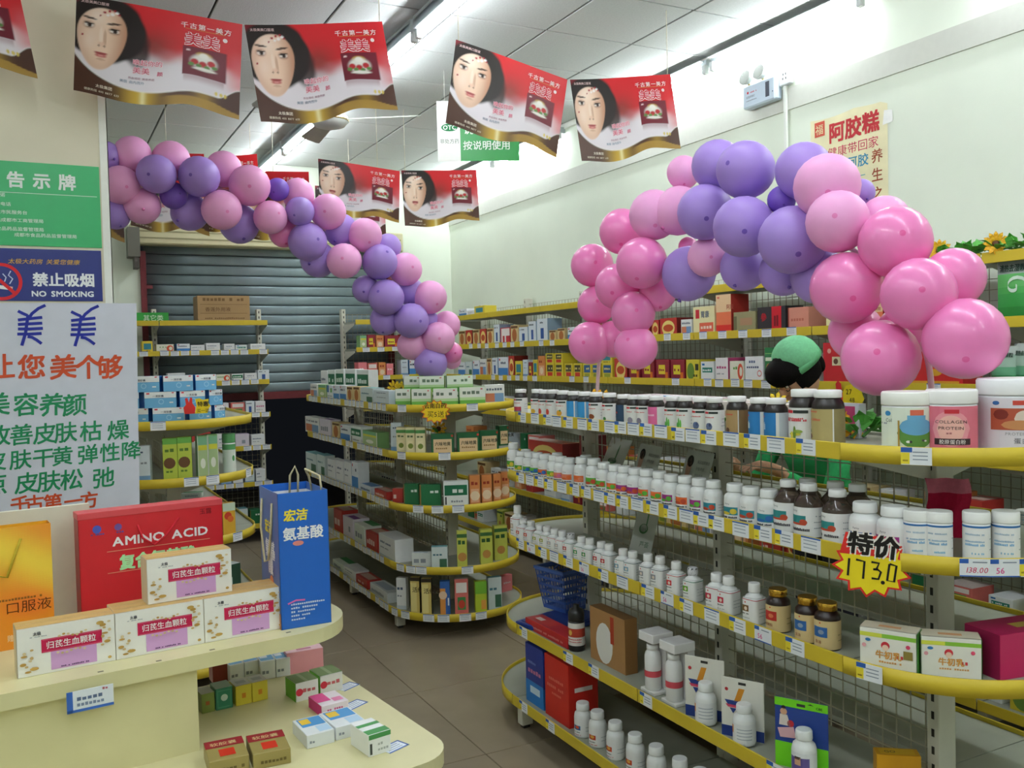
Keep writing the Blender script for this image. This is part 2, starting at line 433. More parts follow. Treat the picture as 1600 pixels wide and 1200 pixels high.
def half_end(parent, x, sgn, z, r, tags=()):
    """half-round end shelf; sgn +1 for the end at large local x"""
    def M(p): return (x+sgn*(-p[1]), p[0])                      # unit half disc opening along the run
    pts = [M(p) for p in arc_pts(r)]
    poly = pts if sgn > 0 else pts[::-1]
    d = MB().prism(poly, z-0.033, z-0.015, DECK); de = d.build('end_shelf', PAINT, parent)
    o_ = [M(p) for p in arc_pts(r+0.006)]; i_ = pts; nn = len(pts); l = MB()
    vs = [(a, b, z-0.045) for a, b in o_]+[(a, b, z) for a, b in o_]+[(a, b, z) for a, b in i_]+[(a, b, z-0.045) for a, b in i_]
    fs = []
    for k in range(nn-1):
        for q in range(4): fs.append((q*nn+k, q*nn+k+1, ((q+1) % 4)*nn+k+1, ((q+1) % 4)*nn+k))
    l.add(vs, fs, YEL, True); l.build('shelf_lip', PAINT, de)
    for a, kind in tags:                                        # angle in degrees from the front side
        t = math.radians(a); px_, py_ = -math.cos(t)*(r+0.0085), -math.sin(t)*(r+0.0085)
        X, Y = M((px_, py_))
        nx, ny = M((px_*2, py_*2)); nx -= X; ny -= Y
        inst(tagmesh(kind), 'price_tag', PAPER, de, (X, Y, z-0.022), math.atan2(ny, nx)+PI/2)
    return de
def bracket(z, d):
    mb = MB(); p = [(0, -0.03, z-0.035), (0, -d+0.03, z-0.035), (0, -d+0.03, z-0.05), (0, -0.03, z-0.13)]
    vs = [(x, a[1], a[2]) for x in (-0.0015, 0.0015) for a in p]
    mb.add(vs, [(0, 1, 2, 3), (7, 6, 5, 4), (0, 4, 5, 1), (1, 5, 6, 2), (2, 6, 7, 3), (3, 7, 4, 0)], POST)
    return mb
def shelving(name, label, loc, rz, nb, bw, rows, two=True, ends=(), h=1.385, tags={}, endtags={}, wires=True, feet=True, wire_top=None):
    root = tag(empty(name, loc, rz), label, 'shelf unit')
    pm = MB().bev(-0.02, -0.035, 0.02, 0.02, 0.035, h, 0.002, POST).mesh('post')
    for k in range(nb+1):
        p = inst(pm, 'post', PAINT, root, (k*bw, 0, 0)); inst(slots(h), 'slot_strip', PAINT, p)['kind'] = 'stuff'
    if wires:
        wm = wire_panel(bw, 0.2, wire_top or h-0.05).mesh('wire_panel')
        for k in range(nb): inst(wm, 'wire_panel', PAINT, root, (k*bw, 0, 0))
    rmax = rows[-1][1]
    if feet:
        fm = MB(); fm.bev(-0.022, -rmax+0.03, 0.015, 0.022, -rmax+0.085, rows[-1][0]-0.045, 0.003, POST); fm.box(-0.02, -rmax+0.085, 0.06, 0.02, -0.03, rows[-1][0]-0.04, POST)
        fm.box(-0.014, -rmax+0.042, 0, 0.014, -rmax+0.072, 0.015, '2a2826'); fme = fm.mesh('leg')
        for k in range(nb+1):
            inst(fme, 'leg', PAINT, root, (k*bw, 0, 0))
            if two: inst(fme, 'leg', PAINT, root, (k*bw, 0, 0), PI)
    for ri, (z, r) in enumerate(rows):
        bme = bracket(z, r).mesh('bracket')
        for sd in ((1, -1) if two else (1,)):
            dm = MB().box(0.004, -r, z-0.033, bw-0.004, -0.036, z-0.015, DECK).mesh('shelf_deck')
            lm = MB().bev(0.003, -r-0.006, z-0.045, bw-0.003, -r, z, 0.0015, YEL).mesh('shelf_lip')
            for k in range(nb):
                if sd == 1: d = inst(dm, 'shelf_deck', PAINT, root, (k*bw, 0, 0)); off = k*bw
                else: d = inst(dm, 'shelf_deck', PAINT, root, ((k+1)*bw, 0, 0), PI)
                inst(lm, 'shelf_lip', PAINT, d)
                if sd == 1:
                    for x, kind in tags.get(ri, ()):
                        if k*bw <= x < (k+1)*bw:
                            inst(tagmesh(kind), 'price_tag', PAPER, d, (x-k*bw, -r-0.0065, z-0.022+rnd.uniform(-0.002, 0.003)), rnd.uniform(-0.03, 0.03))
            if ri < len(rows)-1:
                for k in range(nb+1): inst(bme, 'bracket', PAINT, root, (k*bw, 0, 0), 0 if sd == 1 else PI)
        if 'far' in ends: half_end(root, 0.0, -1, z, r)
        if 'near' in ends: half_end(root, nb*bw, 1, z, r, endtags.get(ri, ()))
    return root
def tagrun(xs, kinds='aab'): return [(x, kinds[i % len(kinds)]) for i, x in enumerate(xs)]

# ---- right gondola (rows: lip height, depth)
GX, GY0, GY1 = 2.22, 1.70, 3.52
GR = [(1.40, 0.375), (1.135, 0.375), (0.84, 0.375), (0.465, 0.395), (0.158, 0.425)]
def gl(px, ri):                     # local run position of a pixel column on the lip of a row
    z, r = GR[ri]; return GY1-onX(px, GX-r, z-0.02)
t1 = [gl(p, 0) for p in (818, 838, 858, 872, 890, 912, 930, 955, 972, 992, 1012, 1035, 1062, 1085, 1110, 1145, 1178, 1215, 1262)]
t2 = [gl(p, 1) for p in (802, 815, 830, 845, 860, 880, 900, 918, 938, 955, 975, 998, 1022, 1050, 1075, 1098, 1122, 1160, 1195, 1228, 1270)]
t3 = [gl(p, 2) for p in (815, 832, 850, 868, 890, 915, 945, 975, 1015, 1045, 1075, 1115, 1155, 1195, 1245)]
t4 = [gl(p, 3) for p in (820, 890, 930, 1012, 1215)]
t5 = [gl(p, 4) for p in (820, 862)]
shelving('gondola_shelf', 'white steel gondola with yellow lips under the big pink and purple balloons', (GX, GY1, 0), -PI/2, 2, 0.91, GR,
         ends=('far', 'near'), tags={0: tagrun(t1, 'ac'), 1: tagrun(t2, 'aac'), 2: tagrun(t3, 'abac'), 3: tagrun(t4, 'a'), 4: tagrun(t5, 'a')},
         endtags={0: [(30, 'a'), (79, 'a')], 1: [(49, 'd'), (59, 'b'), (69, 'a')], 2: [(12, 'a')]})

# ---- centre gondola
CX, CY0 = 2.26, 5.22
CR = [(1.37, 0.40), (1.09, 0.40), (0.78, 0.40), (0.42, 0.41), (0.145, 0.42)]
run = [0.06+0.085*k for k in range(21)]
shelving('gondola_shelf', 'white steel gondola with yellow lips below the end of the long balloon arch', (CX, CY0+1.82, 0), -PI/2, 2, 0.91, CR,
         ends=('far', 'near'), tags={i: tagrun([x for x in run if rnd.random() < 0.85], 'c') for i in range(5)},
         endtags={0: [(24, 'c'), (86, 'c')], 1: [(22, 'c'), (62, 'c')], 2: [(38, 'c'), (55, 'c'), (72, 'c')], 3: [(18, 'c'), (30, 'c'), (40, 'c'), (78, 'c')], 4: [(10, 'c'), (24, 'c'), (46, 'c'), (58, 'c'), (75, 'c'), (88, 'c')]})

# ---- left gondola, half hidden behind the hand-written poster
LX, LY0 = 0.60, 5.05
LR = [(1.37, 0.40), (1.09, 0.40), (0.78, 0.40), (0.42, 0.41), (0.145, 0.42)]
shelving('gondola_shelf', 'white steel gondola with yellow shelf lips and blue boxes stacked on its round end', (LX, LY0+1.82, 0), -PI/2, 2, 0.91, LR,
         ends=('near',), endtags={0: [(75, 'c')], 1: [(95, 'c'), (110, 'c'), (148, 'c')], 2: [(130, 'c')]})

# ---- wall shelving along the right wall
WR = [(2.02, 0.40), (1.755, 0.40), (1.48, 0.40), (1.18, 0.40), (0.88, 0.40), (0.55, 0.42), (0.17, 0.45)]
WXF = XW-0.06-0.41                 # front of the wall shelves
WY = 8.02
def wl(px, z): return WY-onX(px, WXF, z-0.02)
w2 = [wl(p, 1.755) for p in (735, 748, 760, 776, 788, 800, 815, 845, 862, 1042, 1072, 1098, 1128, 1160, 1197, 1236)]
w3 = [wl(p, 1.48) for p in (722, 740, 770, 782, 795, 808, 820, 835, 893, 915, 980, 1055, 1105, 1123, 1148, 1168, 1196, 1458)]
shelving('shelving_unit', 'tall white wall shelving with yellow lips and wire back running along the right wall', (XW-0.06, WY, 0), -PI/2, 7, 0.93, WR, two=False,
         h=2.14, tags={1: tagrun(w2, 'c'), 2: tagrun(w3, 'c')}, feet=True)
# ---- wall shelving in front of the shutter
BR = WR
BYF = YB-0.06-0.41
shelving('shelving_unit', 'tall white shelving with a cardboard carton on top in front of the roller shutter', (0.0, YB-0.06, 0), 0, 2, 0.935, BR, two=False, h=2.14,
         tags={i: tagrun([0.80+0.085*k for k in range(13) if (k*7+i*3) % 5], 'c') for i in range(1, 7)}, wire_top=1.25)
shelving('shelving_unit', 'tall white shelving in the corner between roller shutter and right wall', (2.70, YB-0.06, 0), 0, 1, 0.80, BR, two=False, h=2.14,
         tags={1: tagrun([0.1, 0.25, 0.4, 0.55], 'c'), 2: tagrun([0.1, 0.3, 0.5], 'c')})

# ================================================================ PRODUCTS
_cm = {}
def carton(name, loc, w_, d_, h_, rz, design, label, cat='box', group=None, body=None, lean=0.0):
    bcol, art = DESIGN[design]
    k = (round(w_, 3), round(d_, 3), round(h_, 3), design)
    if k not in _cm:
        W_, D_, H_ = k[:3]
        b = MB().bev(-W_/2, 0, 0, W_/2, D_, H_, min(0.0012, W_*0.03), bcol)
        p = MB(); y = -0.0006
        for ai, a in enumerate(art):
            y = -0.0004-0.00014*ai; e_ = 0.0004+0.00014*ai
            if a[0] == 'r': frect(p, (a[1]-.5)*W_, a[2]*H_, (a[3]-.5)*W_, a[4]*H_, a[5], y)
            elif a[0] == 'd': fdisc(p, (a[1]-.5)*W_, a[2]*H_, a[3]*H_, a[4], y, 14)
            elif a[0] == 'e': fdisc(p, (a[1]-.5)*W_, a[2]*H_, a[4]*H_, a[5], y, 18, rx=a[3]*W_)
            elif a[0] == 't': letter(p, a[1], (a[2]-.5)*W_, a[3]*H_, a[4]*H_, a[5], y=y, bold=(a[6] if len(a) > 6 else 0.01), aspect=(a[7] if len(a) > 7 else 1.0))
            elif a[0] == 's': squig(p, (a[1]-.5)*W_, a[2]*H_, (a[3]-.5)*W_, a[4]*H_, a[5], y)
            elif a[0] == 'T':                 # rectangle on the lid: u, v, u, v
                x0, x1 = (a[1]-.5)*W_, (a[3]-.5)*W_; z = H_+e_
                p.add([(x0, a[2]*D_, z), (x1, a[2]*D_, z), (x1, a[4]*D_, z), (x0, a[4]*D_, z)], [(0, 1, 2, 3)], a[5])
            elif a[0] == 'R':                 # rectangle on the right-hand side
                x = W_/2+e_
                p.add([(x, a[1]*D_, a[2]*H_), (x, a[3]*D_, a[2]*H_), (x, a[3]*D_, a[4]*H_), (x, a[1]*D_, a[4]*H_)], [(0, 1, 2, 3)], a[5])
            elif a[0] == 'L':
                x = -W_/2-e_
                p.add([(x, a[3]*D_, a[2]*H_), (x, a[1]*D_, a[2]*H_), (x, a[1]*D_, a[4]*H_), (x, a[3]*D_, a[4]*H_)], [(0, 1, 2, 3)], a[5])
            elif a[0] == 'U':                 # text on the lid
                V, Fs, wd = text2(a[1], a[4]*D_)
                p.add([((a[2]-.5)*W_+q[0], a[3]*D_+q[1], H_+e_) for q in V], Fs, a[5])
        _cm[k] = (b.mesh(name), p.mesh('front_print') if p.f else None)
    bm_, pm_ = _cm[k]
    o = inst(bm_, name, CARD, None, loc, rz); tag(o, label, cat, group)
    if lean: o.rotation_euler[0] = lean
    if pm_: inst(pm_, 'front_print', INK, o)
    return o
DESIGN = {}
def D(key, body, *art): DESIGN[key] = (body, list(art))
G9 = '8c929c'
D('wht', 'e8eaec', ('s', .1, .62, .75, .1, '5b6a86'), ('s', .1, .4, .6, .06, G9), ('r', 0, 0, 1, .12, 'c9d2dc'))
D('whtblue', 'e6ebf0', ('r', 0, 0, 1, .45, '4a86c4'), ('s', .12, .65, .8, .12, '33415e'), ('r', .08, .82, .2, .92, 'c4323c'), ('L', 0, 0, 1, 1, '3a78b8'))
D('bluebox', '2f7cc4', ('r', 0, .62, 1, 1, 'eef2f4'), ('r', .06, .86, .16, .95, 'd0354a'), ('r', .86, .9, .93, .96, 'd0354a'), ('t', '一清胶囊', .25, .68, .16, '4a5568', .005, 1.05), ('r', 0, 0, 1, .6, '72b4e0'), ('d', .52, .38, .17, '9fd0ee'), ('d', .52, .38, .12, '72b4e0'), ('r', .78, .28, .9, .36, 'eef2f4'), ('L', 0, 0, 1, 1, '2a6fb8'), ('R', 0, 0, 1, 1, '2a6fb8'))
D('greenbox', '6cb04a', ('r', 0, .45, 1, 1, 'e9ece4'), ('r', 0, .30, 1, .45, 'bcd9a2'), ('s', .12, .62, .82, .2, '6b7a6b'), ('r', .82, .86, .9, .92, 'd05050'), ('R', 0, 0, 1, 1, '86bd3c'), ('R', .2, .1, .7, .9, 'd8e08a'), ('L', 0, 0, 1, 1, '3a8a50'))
D('greentan', '1f5c36', ('r', .1, .08, .9, .74, 'e3c49a'), ('t', '六味地黄', .16, .44, .2, '2a2a20', .015, .95), ('s', .2, .26, .8, .08, 'a0784a'), ('r', .88, .84, .97, .94, 'c83c30'), ('R', 0, 0, 1, 1, '2c6e3c'), ('R', .3, .1, .6, .8, 'e3c49a'))
D('yelvial', 'e6dcae', ('r', 0, .78, 1, .9, '4f8a4a'), ('s', .15, .62, .85, .08, '5a6a40'), ('r', .2, .12, .8, .5, 'efe4b8'), ('d', .5, .3, .1, '7a8a3a'), ('T', 0, 0, 1, 1, 'c9c090'))
D('bluewht', 'd4dfe8', ('s', .2, .8, .8, .06, '50627a'), ('r', 0, 0, 1, .18, '7aa2cc'), ('s', .2, .5, .8, .06, G9))
D('orangebox', 'd98a4e', ('r', .12, .1, .88, .55, 'e8b08a'), ('d', .5, .32, .16, 'f0d8b8'), ('s', .15, .68, .85, .12, 'a03a28'), ('T', 0, 0, 1, 1, 'dca070'))
D('greenplain', '1f6b40', ('s', .5, .62, .95, .14, 'e6ece6'), ('r', 0, 0, .06, 1, '8a6a3a'), ('R', 0, 0, 1, 1, '2a7a4a'))
D('whtgreen', 'e8ecea', ('r', .04, .45, .96, .85, '1f6b48'), ('s', .12, .55, .85, .16, 'e8f0e8'), ('r', .06, .1, .12, .4, '3a3a3a'), ('s', .2, .18, .8, .08, G9))
D('lime', 'c8cc5a', ('r', 0, .82, 1, .92, '3f6a3a'), ('s', .1, .64, .9, .12, '2f5a30'), ('d', .5, .3, .12, 'c08a4a'), ('R', 0, 0, 1, 1, 'a4b44a'))
D('yelblk', 'd8c070', ('r', 0, .9, 1, 1, '33281c'), ('r', .05, .05, .7, .85, 'e8d890'), ('t', '活络油', .22, .6, .16, '40301c', .01), ('R', 0, 0, 1, 1, '33281c'))
D('bluorg', '2f5fa8', ('r', 0, 0, .55, .8, 'd89048'), ('s', .6, .3, .95, .3, 'e8eef4'), ('d', .3, .6, .12, 'e8c8a8'), ('T', 0, 0, 1, 1, '3a6cb4'))
D('redwht', 'd8726a', ('r', .1, .62, .9, .9, 'efe6e2'), ('r', .2, .15, .8, .5, '4a9050'), ('e', .5, .3, .25, .12, 'c84838'), ('T', 0, 0, 1, 1, 'c8b8b0'))
D('limegrn', 'b8cc3a', ('r', 0, .6, 1, 1, '7ab43a'), ('r', .5, .1, .95, .4, 'e0a04a'), ('R', 0, 0, 1, 1, '98b840'))
D('tealwht', 'd4e0e0', ('s', .1, .6, .7, .1, '4a7a8a'), ('r', .5, .05, .95, .45, '3f6a50'), ('T', 0, 0, 1, 1, '7ab0b8'))
D('pink', 'e8848c', ('s', .15, .5, .85, .12, 'f6dce0'), ('T', 0, 0, 1, 1, 'd86a70'), ('L', 0, 0, 1, 1, 'd86a70'))
D('orange', 'd8902c', ('r', 0, .82, 1, 1, '3a7048'), ('s', .2, .3, .8, .12, '7a3a1c'))
D('whtmulti', 'e8e8e6', ('r', .05, .1, .5, .55, 'c87a5a'), ('r', .5, .1, .95, .55, '7a9ac0'), ('s', .1, .7, .9, .12, '606878'))
D('whtbluegrn', 'e6eaee', ('r', 0, .5, .35, 1, '4a7ab0'), ('s', .1, .2, .9, .1, G9), ('r', .6, .5, .9, .8, '6aa860'))
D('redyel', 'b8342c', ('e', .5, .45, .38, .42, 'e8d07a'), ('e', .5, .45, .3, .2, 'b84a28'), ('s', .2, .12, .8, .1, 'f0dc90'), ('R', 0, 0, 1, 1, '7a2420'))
D('shield', 'ece2ae', ('r', .12, .58, .3, .9, 'c8303c'), ('t', '胃康', .36, .62, .26, '6a7484', .02, .9), ('r', .3, .1, .95, .42, 'd8644a'), ('s', .36, .2, .9, .12, 'f0d8c8'))
D('tallred', 'e87850', ('r', 0, .55, 1, 1, 'ecc89c'), ('s', .1, .9, .25, .06, 'c83030'), ('t', '阿胶', .70, .62, .14, 'a04030', .01), ('r', 0, 0, 1, .22, 'd8342c'), ('R', 0, 0, 1, 1, 'a8322a'))
D('olive', '98926a', ('r', .3, .35, .85, .7, 'b08a6a'), ('r', 0, .1, .15, .8, '6a6648'))
D('blackred', '2b2a2e', ('r', .52, 0, .86, 1, 'c8222e'), ('t', '參', .12, .45, .36, 'b82830', .02), ('s', .6, .2, .78, .5, '7a1420'))
D('salmon', 'd8907c', ('s', .15, .4, .8, .12, 'c06a58'), ('r', 0, 0, .06, 1, '9a4a40'))
D('yelcube', 'dcc63a', ('r', .15, .45, .85, .9, '4a4632'), ('r', .2, .1, .8, .4, 'c83a30'), ('s', .2, .6, .8, .14, 'e8dc8a'))
D('yelcubeb', 'dcc63a', ('r', .12, .4, .88, .9, '2f5a8c'), ('r', .2, .08, .8, .35, '9aa03a'), ('s', .2, .6, .8, .14, 'e8dc8a'))
D('yelplain', 'e0c83c', ('r', .15, .3, .85, .8, '3f8a9a'), ('s', .2, .1, .8, .12, '605818'))
D('maroon', '8a2030', ('r', .2, .3, .7, .75, 'e0cc3a'), ('r', .7, .1, .9, .4, 'd8742c'), ('s', .25, .45, .65, .12, '8a2030'))
D('yelgreen', 'd8c83c', ('e', .35, .45, .28, .4, '6a8a3a'), ('s', .55, .2, .9, .14, '4a4a28'), ('r', .7, .5, .95, .8, '3a3a2c'))
D('whtteal', 'e6eaea', ('r', .12, .45, .88, .7, '2f8070'), ('s', .15, .52, .8, .1, 'e8f0ee'), ('r', .1, .8, .3, .9, '2f6fae'))
D('whtpink', 'ece8ea', ('s', .1, .55, .9, .12, 'b04a78'), ('R', 0, 0, 1, 1, 'c04a7a'), ('s', .1, .3, .7, .07, G9))
D('whtswirl', 'e8e6d4', ('e', .78, .5, .2, .38, 'd8583a'), ('e', .82, .5, .1, .22, 'e8e6d4'), ('s', .1, .6, .6, .14, '6a9a4a'))
D('whtrings', 'eceef0', ('s', .1, .75, .6, .1, '5a6a8a'), ('s', .1, .55, .9, .09, '4a5878'), ('e', .8, .35, .13, .13, 'd88a8a'), ('e', .8, .35, .09, .08, 'eceef0'))
D('greentall', '2f7a48', ('r', .1, .62, .9, .72, 'dfe8d0'), ('e', .5, .42, .32, .13, 'c07a3a'), ('r', .1, .12, .9, .2, 'dfe8d0'), ('r', 0, .82, 1, .84, '8ac070'))
D('redgift', 'c4242e', ('d', .22, .8, .06, 'e8b0a0'), ('r', .32, .45, .68, .66, 'e0d8b0'), ('d', .45, .55, .07, '6a4a3a'))
D('redlarge', 'c8242a', ('r', .05, .1, .95, .16, 'd8a030'), ('e', .6, .4, .1, .1, 'd8a030'))
D('hbox', 'c03038', ('r', .1, .05, .6, .95, 'ece4e0'), ('r', .25, .05, .45, .5, 'c03038'), ('r', .6, .5, 1, .95, 'ece4e0'))
D('herb', 'd8c08a', ('e', .5, .45, .3, .36, 'b06a3a'), ('r', .05, .82, .95, .95, '6a4a2c'))
D('whtblue2', 'dfe6ec', ('s', .1, .8, .7, .08, '303848'), ('r', .35, .15, .65, .6, '3a5a9a'), ('R', 0, 0, 1, 1, '9ab4cc'))
D('kraftcarton', 'a8875c', ('s', .1, .8, .9, .12, '7a5c38'), ('t', '香莲外用液', .14, .42, .17, '6a4a2c', .005, 1.1), ('s', .1, .12, .9, .06, '7a5c38'), ('r', .05, .33, .95, .345, '7a5c38'), ('r', .05, .66, .95, .675, '7a5c38'))
D('greenlime', 'b8c84a', ('r', 0, .86, 1, 1, '6aa84a'), ('d', .45, .42, .13, '6a4a30'), ('s', .15, .68, .85, .08, '5a7a30'), ('s', .2, .2, .7, .05, '5a7a30'), ('R', 0, 0, 1, 1, '6aa84a'))
D('greenwht', '7fa86a', ('r', .06, .03, .94, .97, 'a9bf8a'), ('r', .08, .66, .92, .78, 'd0cc40'), ('e', .5, .35, .25, .12, 'e6e8da'), ('r', .06, .78, .94, .97, '7ab088'), ('r', 0, 0, .05, 1, 'e4e6dc'), ('r', .95, 0, 1, 1, 'e4e6dc'))
D('granule', 'f0eee8',
  ('T', 0, 0, 1, 1, 'c8a468'), ('L', 0, 0, 1, 1, 'd8ccb0'),
  ('r', .33, .06, .80, .52, 'd2a2d6'), ('r', .24, .44, .86, .72, 'c01a4c'), ('r', .25, .455, .85, .46, 'e890a8'), ('r', .25, .70, .85, .705, 'e890a8'),
  ('t', '归芪生血颗粒', .285, .52, .165, 'f6eef0', .012, 0.96), ('t', '太极', .16, .83, .075, '2a2a3a', .02), ('s', .13, .785, .30, .018, G9), ('s', .43, .09, .72, .03, '5a3a6a'),
  *[('e', .10+.05*math.sin(k*1.7), .10+.055*k, .018+.014*(k % 3 == 0), .022+.012*(k % 2), ('b8904a', 'd8c49a', 'c8a870')[k % 3]) for k in range(9)],
  *[('e', .90-.04*math.cos(k*1.9), .40+.06*k, .018+.016*(k % 3 == 1), .022+.012*(k % 2), ('c8a870', 'b8904a', 'd8c49a')[k % 3]) for k in range(9)],
  *[('e', .42+.045*k, .745+.03*math.sin(k*1.3), .016, .022, ('d8c49a', 'b8904a')[k % 2]) for k in range(7)],
  *[('e', .40+.045*k, .41-.025*math.sin(k*1.1), .016, .022, ('d8c49a', 'c8b080')[k % 2]) for k in range(7)],
  ('e', .16, .16, .045, .035, 'c09a50'), ('e', .84, .88, .04, .04, 'c09a50'), ('e', .93, .12, .02, .03, 'c09a50'))
D('brotherbox', 'eceae0', ('r', 0, .80, 1, .9, '8ac040'), ('r', 0, .80, .4, .9, 'd8dc50'), ('d', .46, .62, .10, 'c8303a'), ('d', .46, .57, .075, 'f0d0b8'), ('t', '牛初乳', .28, .32, .2, 'd89a4a', .03), ('r', .66, .34, .7, .42, 'c8343c'), ('r', .73, .34, .77, .42, 'c8343c'), ('s', .3, .2, .8, .05, 'd8a060'), ('d', .86, .66, .05, 'd84a6a'), ('e', .15, .72, .05, .04, '3a7ab0'), ('d', .08, .58, .05, 'e0a0a8'), ('R', 0, 0, 1, 1, '4a9038'), ('T', 0, 0, 1, 1, 'e6dcc4'), ('T', .3, .3, .7, .6, 'e0a878'))
D('brotherbox2', *[DESIGN['brotherbox'][0]], *(DESIGN['brotherbox'][1]+[('r', .78, .36, .94, .56, '8a7a3a')]))
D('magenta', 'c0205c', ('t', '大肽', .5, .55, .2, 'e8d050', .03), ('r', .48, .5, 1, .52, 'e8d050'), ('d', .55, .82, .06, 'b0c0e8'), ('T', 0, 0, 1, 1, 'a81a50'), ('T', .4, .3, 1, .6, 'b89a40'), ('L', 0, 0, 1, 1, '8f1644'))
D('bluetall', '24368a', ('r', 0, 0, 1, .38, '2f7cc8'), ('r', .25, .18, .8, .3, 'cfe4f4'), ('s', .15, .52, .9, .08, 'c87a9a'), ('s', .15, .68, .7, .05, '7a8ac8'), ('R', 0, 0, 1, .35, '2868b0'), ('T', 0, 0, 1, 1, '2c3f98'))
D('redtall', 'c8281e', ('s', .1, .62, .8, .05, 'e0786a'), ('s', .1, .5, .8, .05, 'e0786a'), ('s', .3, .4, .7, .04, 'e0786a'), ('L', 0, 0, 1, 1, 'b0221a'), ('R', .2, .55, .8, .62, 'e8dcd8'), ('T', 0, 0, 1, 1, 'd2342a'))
D('kraftbox', 'a87c4c', ('e', .42, .4, .24, .38, 'e4e2dc'), ('r', .6, .45, .7, .95, 'a83a24'), ('R', 0, 0, 1, 1, '8a6238'), ('T', 0, 0, 1, 1, '7a5a38'))
D('redflat', 'c02a2c', ('T', .06, .2, .5, .8, 'd04a44'), ('T', .1, .35, .25, .65, 'e8d0c8'), ('s', .1, .3, .9, .2, 'e0908a'))
D('yellowstar', 'e0a020', ('T', .1, .15, .9, .85, 'e8b83a'), ('U', 'GO', .2, .35, .4, '2a2420'))
D('redgold', '9a8a50', ('T', 0, .62, 1, 1, '8f1f28'), ('U', '软胶囊', .12, .72, .18, 'd8c890'), ('T', .3, .15, .7, .5, 'c8301c'), ('s', .1, .3, .9, .2, '6a5c30'))
D('whtblu_lid', 'e8ecee', ('T', .05, .1, .95, .9, '7ab0d8'), ('T', .1, .5, .6, .85, 'e8ecee'), ('s', .1, .3, .6, .2, G9))
D('whtgreenlid', 'eceeec', ('T', 0, .55, 1, .72, '4a9050'), ('T', .0, .02, 1, .3, '4a9050'), ('r', 0, .78, 1, 1, '4a9050'), ('s', .4, .2, .9, .12, 'b0b4b0'), ('s', .4, .45, .9, .12, 'b0b4b0'), ('r', .04, .1, .14, .6, '3a3c3a'))
D('bluecaps', 'e4e8ea', ('T', .1, .45, .95, .95, '4f93cc'), ('T', .15, .6, .5, .9, 'e8c040'), ('T', .5, .05, .95, .4, 'b8d4ea'), ('s', .1, .35, .3, .2, G9))
D('pinkstrip', 'f0e4ec', ('T', 0, .3, .5, 1, 'e04a90'), ('T', .55, .15, .9, .45, 'e88ab4'), ('L', 0, 0, 1, 1, 'd83a84'), ('s', .2, .4, .8, .2, 'd06a9a'))
D('pinklong', 'f0a4b0', ('T', 0, 0, 1, 1, 'f0c4cc'), ('T', .3, .3, .7, .6, 'c87a90'))
D('grnpack', 'eceae6', ('T', 0, 0, 1, 1, '6a8048'), ('T', .42, .0, .58, 1, '8a9a70'), ('L', 0, 0, 1, 1, '6ab038'), ('d', .15, .5, .2, 'd8384a'), ('s', .3, .45, .9, .2, 'd06a70'))
D('yelsq', 'e0cc40', ('T', 0, 0, 1, 1, 'c8c8c0'), ('T', .2, .3, .8, .7, 'a8aca8'), ('r', .38, .35, .62, .6, 'd88a2a'))
D('tealsq', '3f8a6a', ('T', 0, 0, 1, 1, '9ab4a4'), ('r', .1, .1, .9, .9, '5aa080'), ('r', .14, .14, .86, .86, '3f8a6a'), ('d', .5, .55, .16, 'cfe0d4'))
D('olivesq', '8a9a4a', ('T', 0, 0, 1, 1, 'b8bca8'), ('r', .3, .4, .6, .6, 'b86a3a'))
D('redcube', '8a3028', ('T', 0, 0, 1, 1, 'a8402c'))
D('flatgrey', 'd8dcdc', ('T', .1, .2, .8, .8, 'b0bcc8'), ('s', .1, .3, .8, .3, G9))
D('flatblue', 'd4dce4', ('T', .05, .1, .95, .9, '5a86b8'), ('s', .1, .3, .9, .3, '6a7a98'))
D('flatgreen', 'd8e0d4', ('T', 0, .5, 1, 1, '4a9058'), ('s', .1, .3, .8, .3, G9))
D('flatpurple', 'dcd4e0', ('T', .3, .1, 1, .5, '7a4a90'), ('s', .1, .3, .8, .3, G9))
D('flatdark', '2a4a3a', ('s', .1, .4, .9, .3, 'd8e0d8'), ('T', 0, 0, 1, 1, 'd4dcd8'))
D('flatred', 'b83a34', ('T', .1, .2, .9, .8, 'd0b0a0'), ('s', .1, .3, .8, .3, 'e8d0c8'))
D('yelpack', 'd8a838', ('d', .4, .6, .12, 'c8402c'), ('d', .6, .5, .1, 'd86a30'), ('r', 0, .75, 1, 1, 'c8d8c0'))

# ---- placing helpers
def cartX(px0, px1, ytop, X, zd, d_, design, label, group=None, name='medicine_box', gap=0.97, h=None, cat='box'):
    ya, yb = onX(px0, X, zd+0.03), onX(px1, X, zd+0.03)
    y = (ya+yb)/2; h_ = h or max(0.02, zat(X, y, ytop)-zd)
    return carton(name, (X, y, zd), abs(ya-yb)*gap, d_, h_, -PI/2, design, label, cat, group)
def cartY(px0, px1, ytop, Y, zd, d_, design, label, group=None, name='medicine_box', gap=0.97, h=None, cat='box'):
    xa, xb = onY(px0, Y, zd+0.03), onY(px1, Y, zd+0.03)
    x = (xa+xb)/2; h_ = h or max(0.02, zat(x, Y, ytop)-zd)
    return carton(name, (x, Y, zd), abs(xa-xb)*gap, d_, h_, 0, design, label, cat, group)
def cartG(pL, pR, z, ytop, d_, design, label, group=None, name='medicine_box', h=None, cat='box', base=None):
    """front bottom edge seen from pixel pL to pixel pR on the level z"""
    a, b = W(pL[0], pL[1], 2, z), W(pR[0], pR[1], 2, z); c = (a+b)/2
    h_ = h or max(0.01, zat(c[0], c[1], ytop)-z)
    return carton(name, (c[0], c[1], base or z), math.hypot(b[0]-a[0], b[1]-a[1]), d_, h_, math.atan2(b[1]-a[1], b[0]-a[0]), design, label, cat, group)
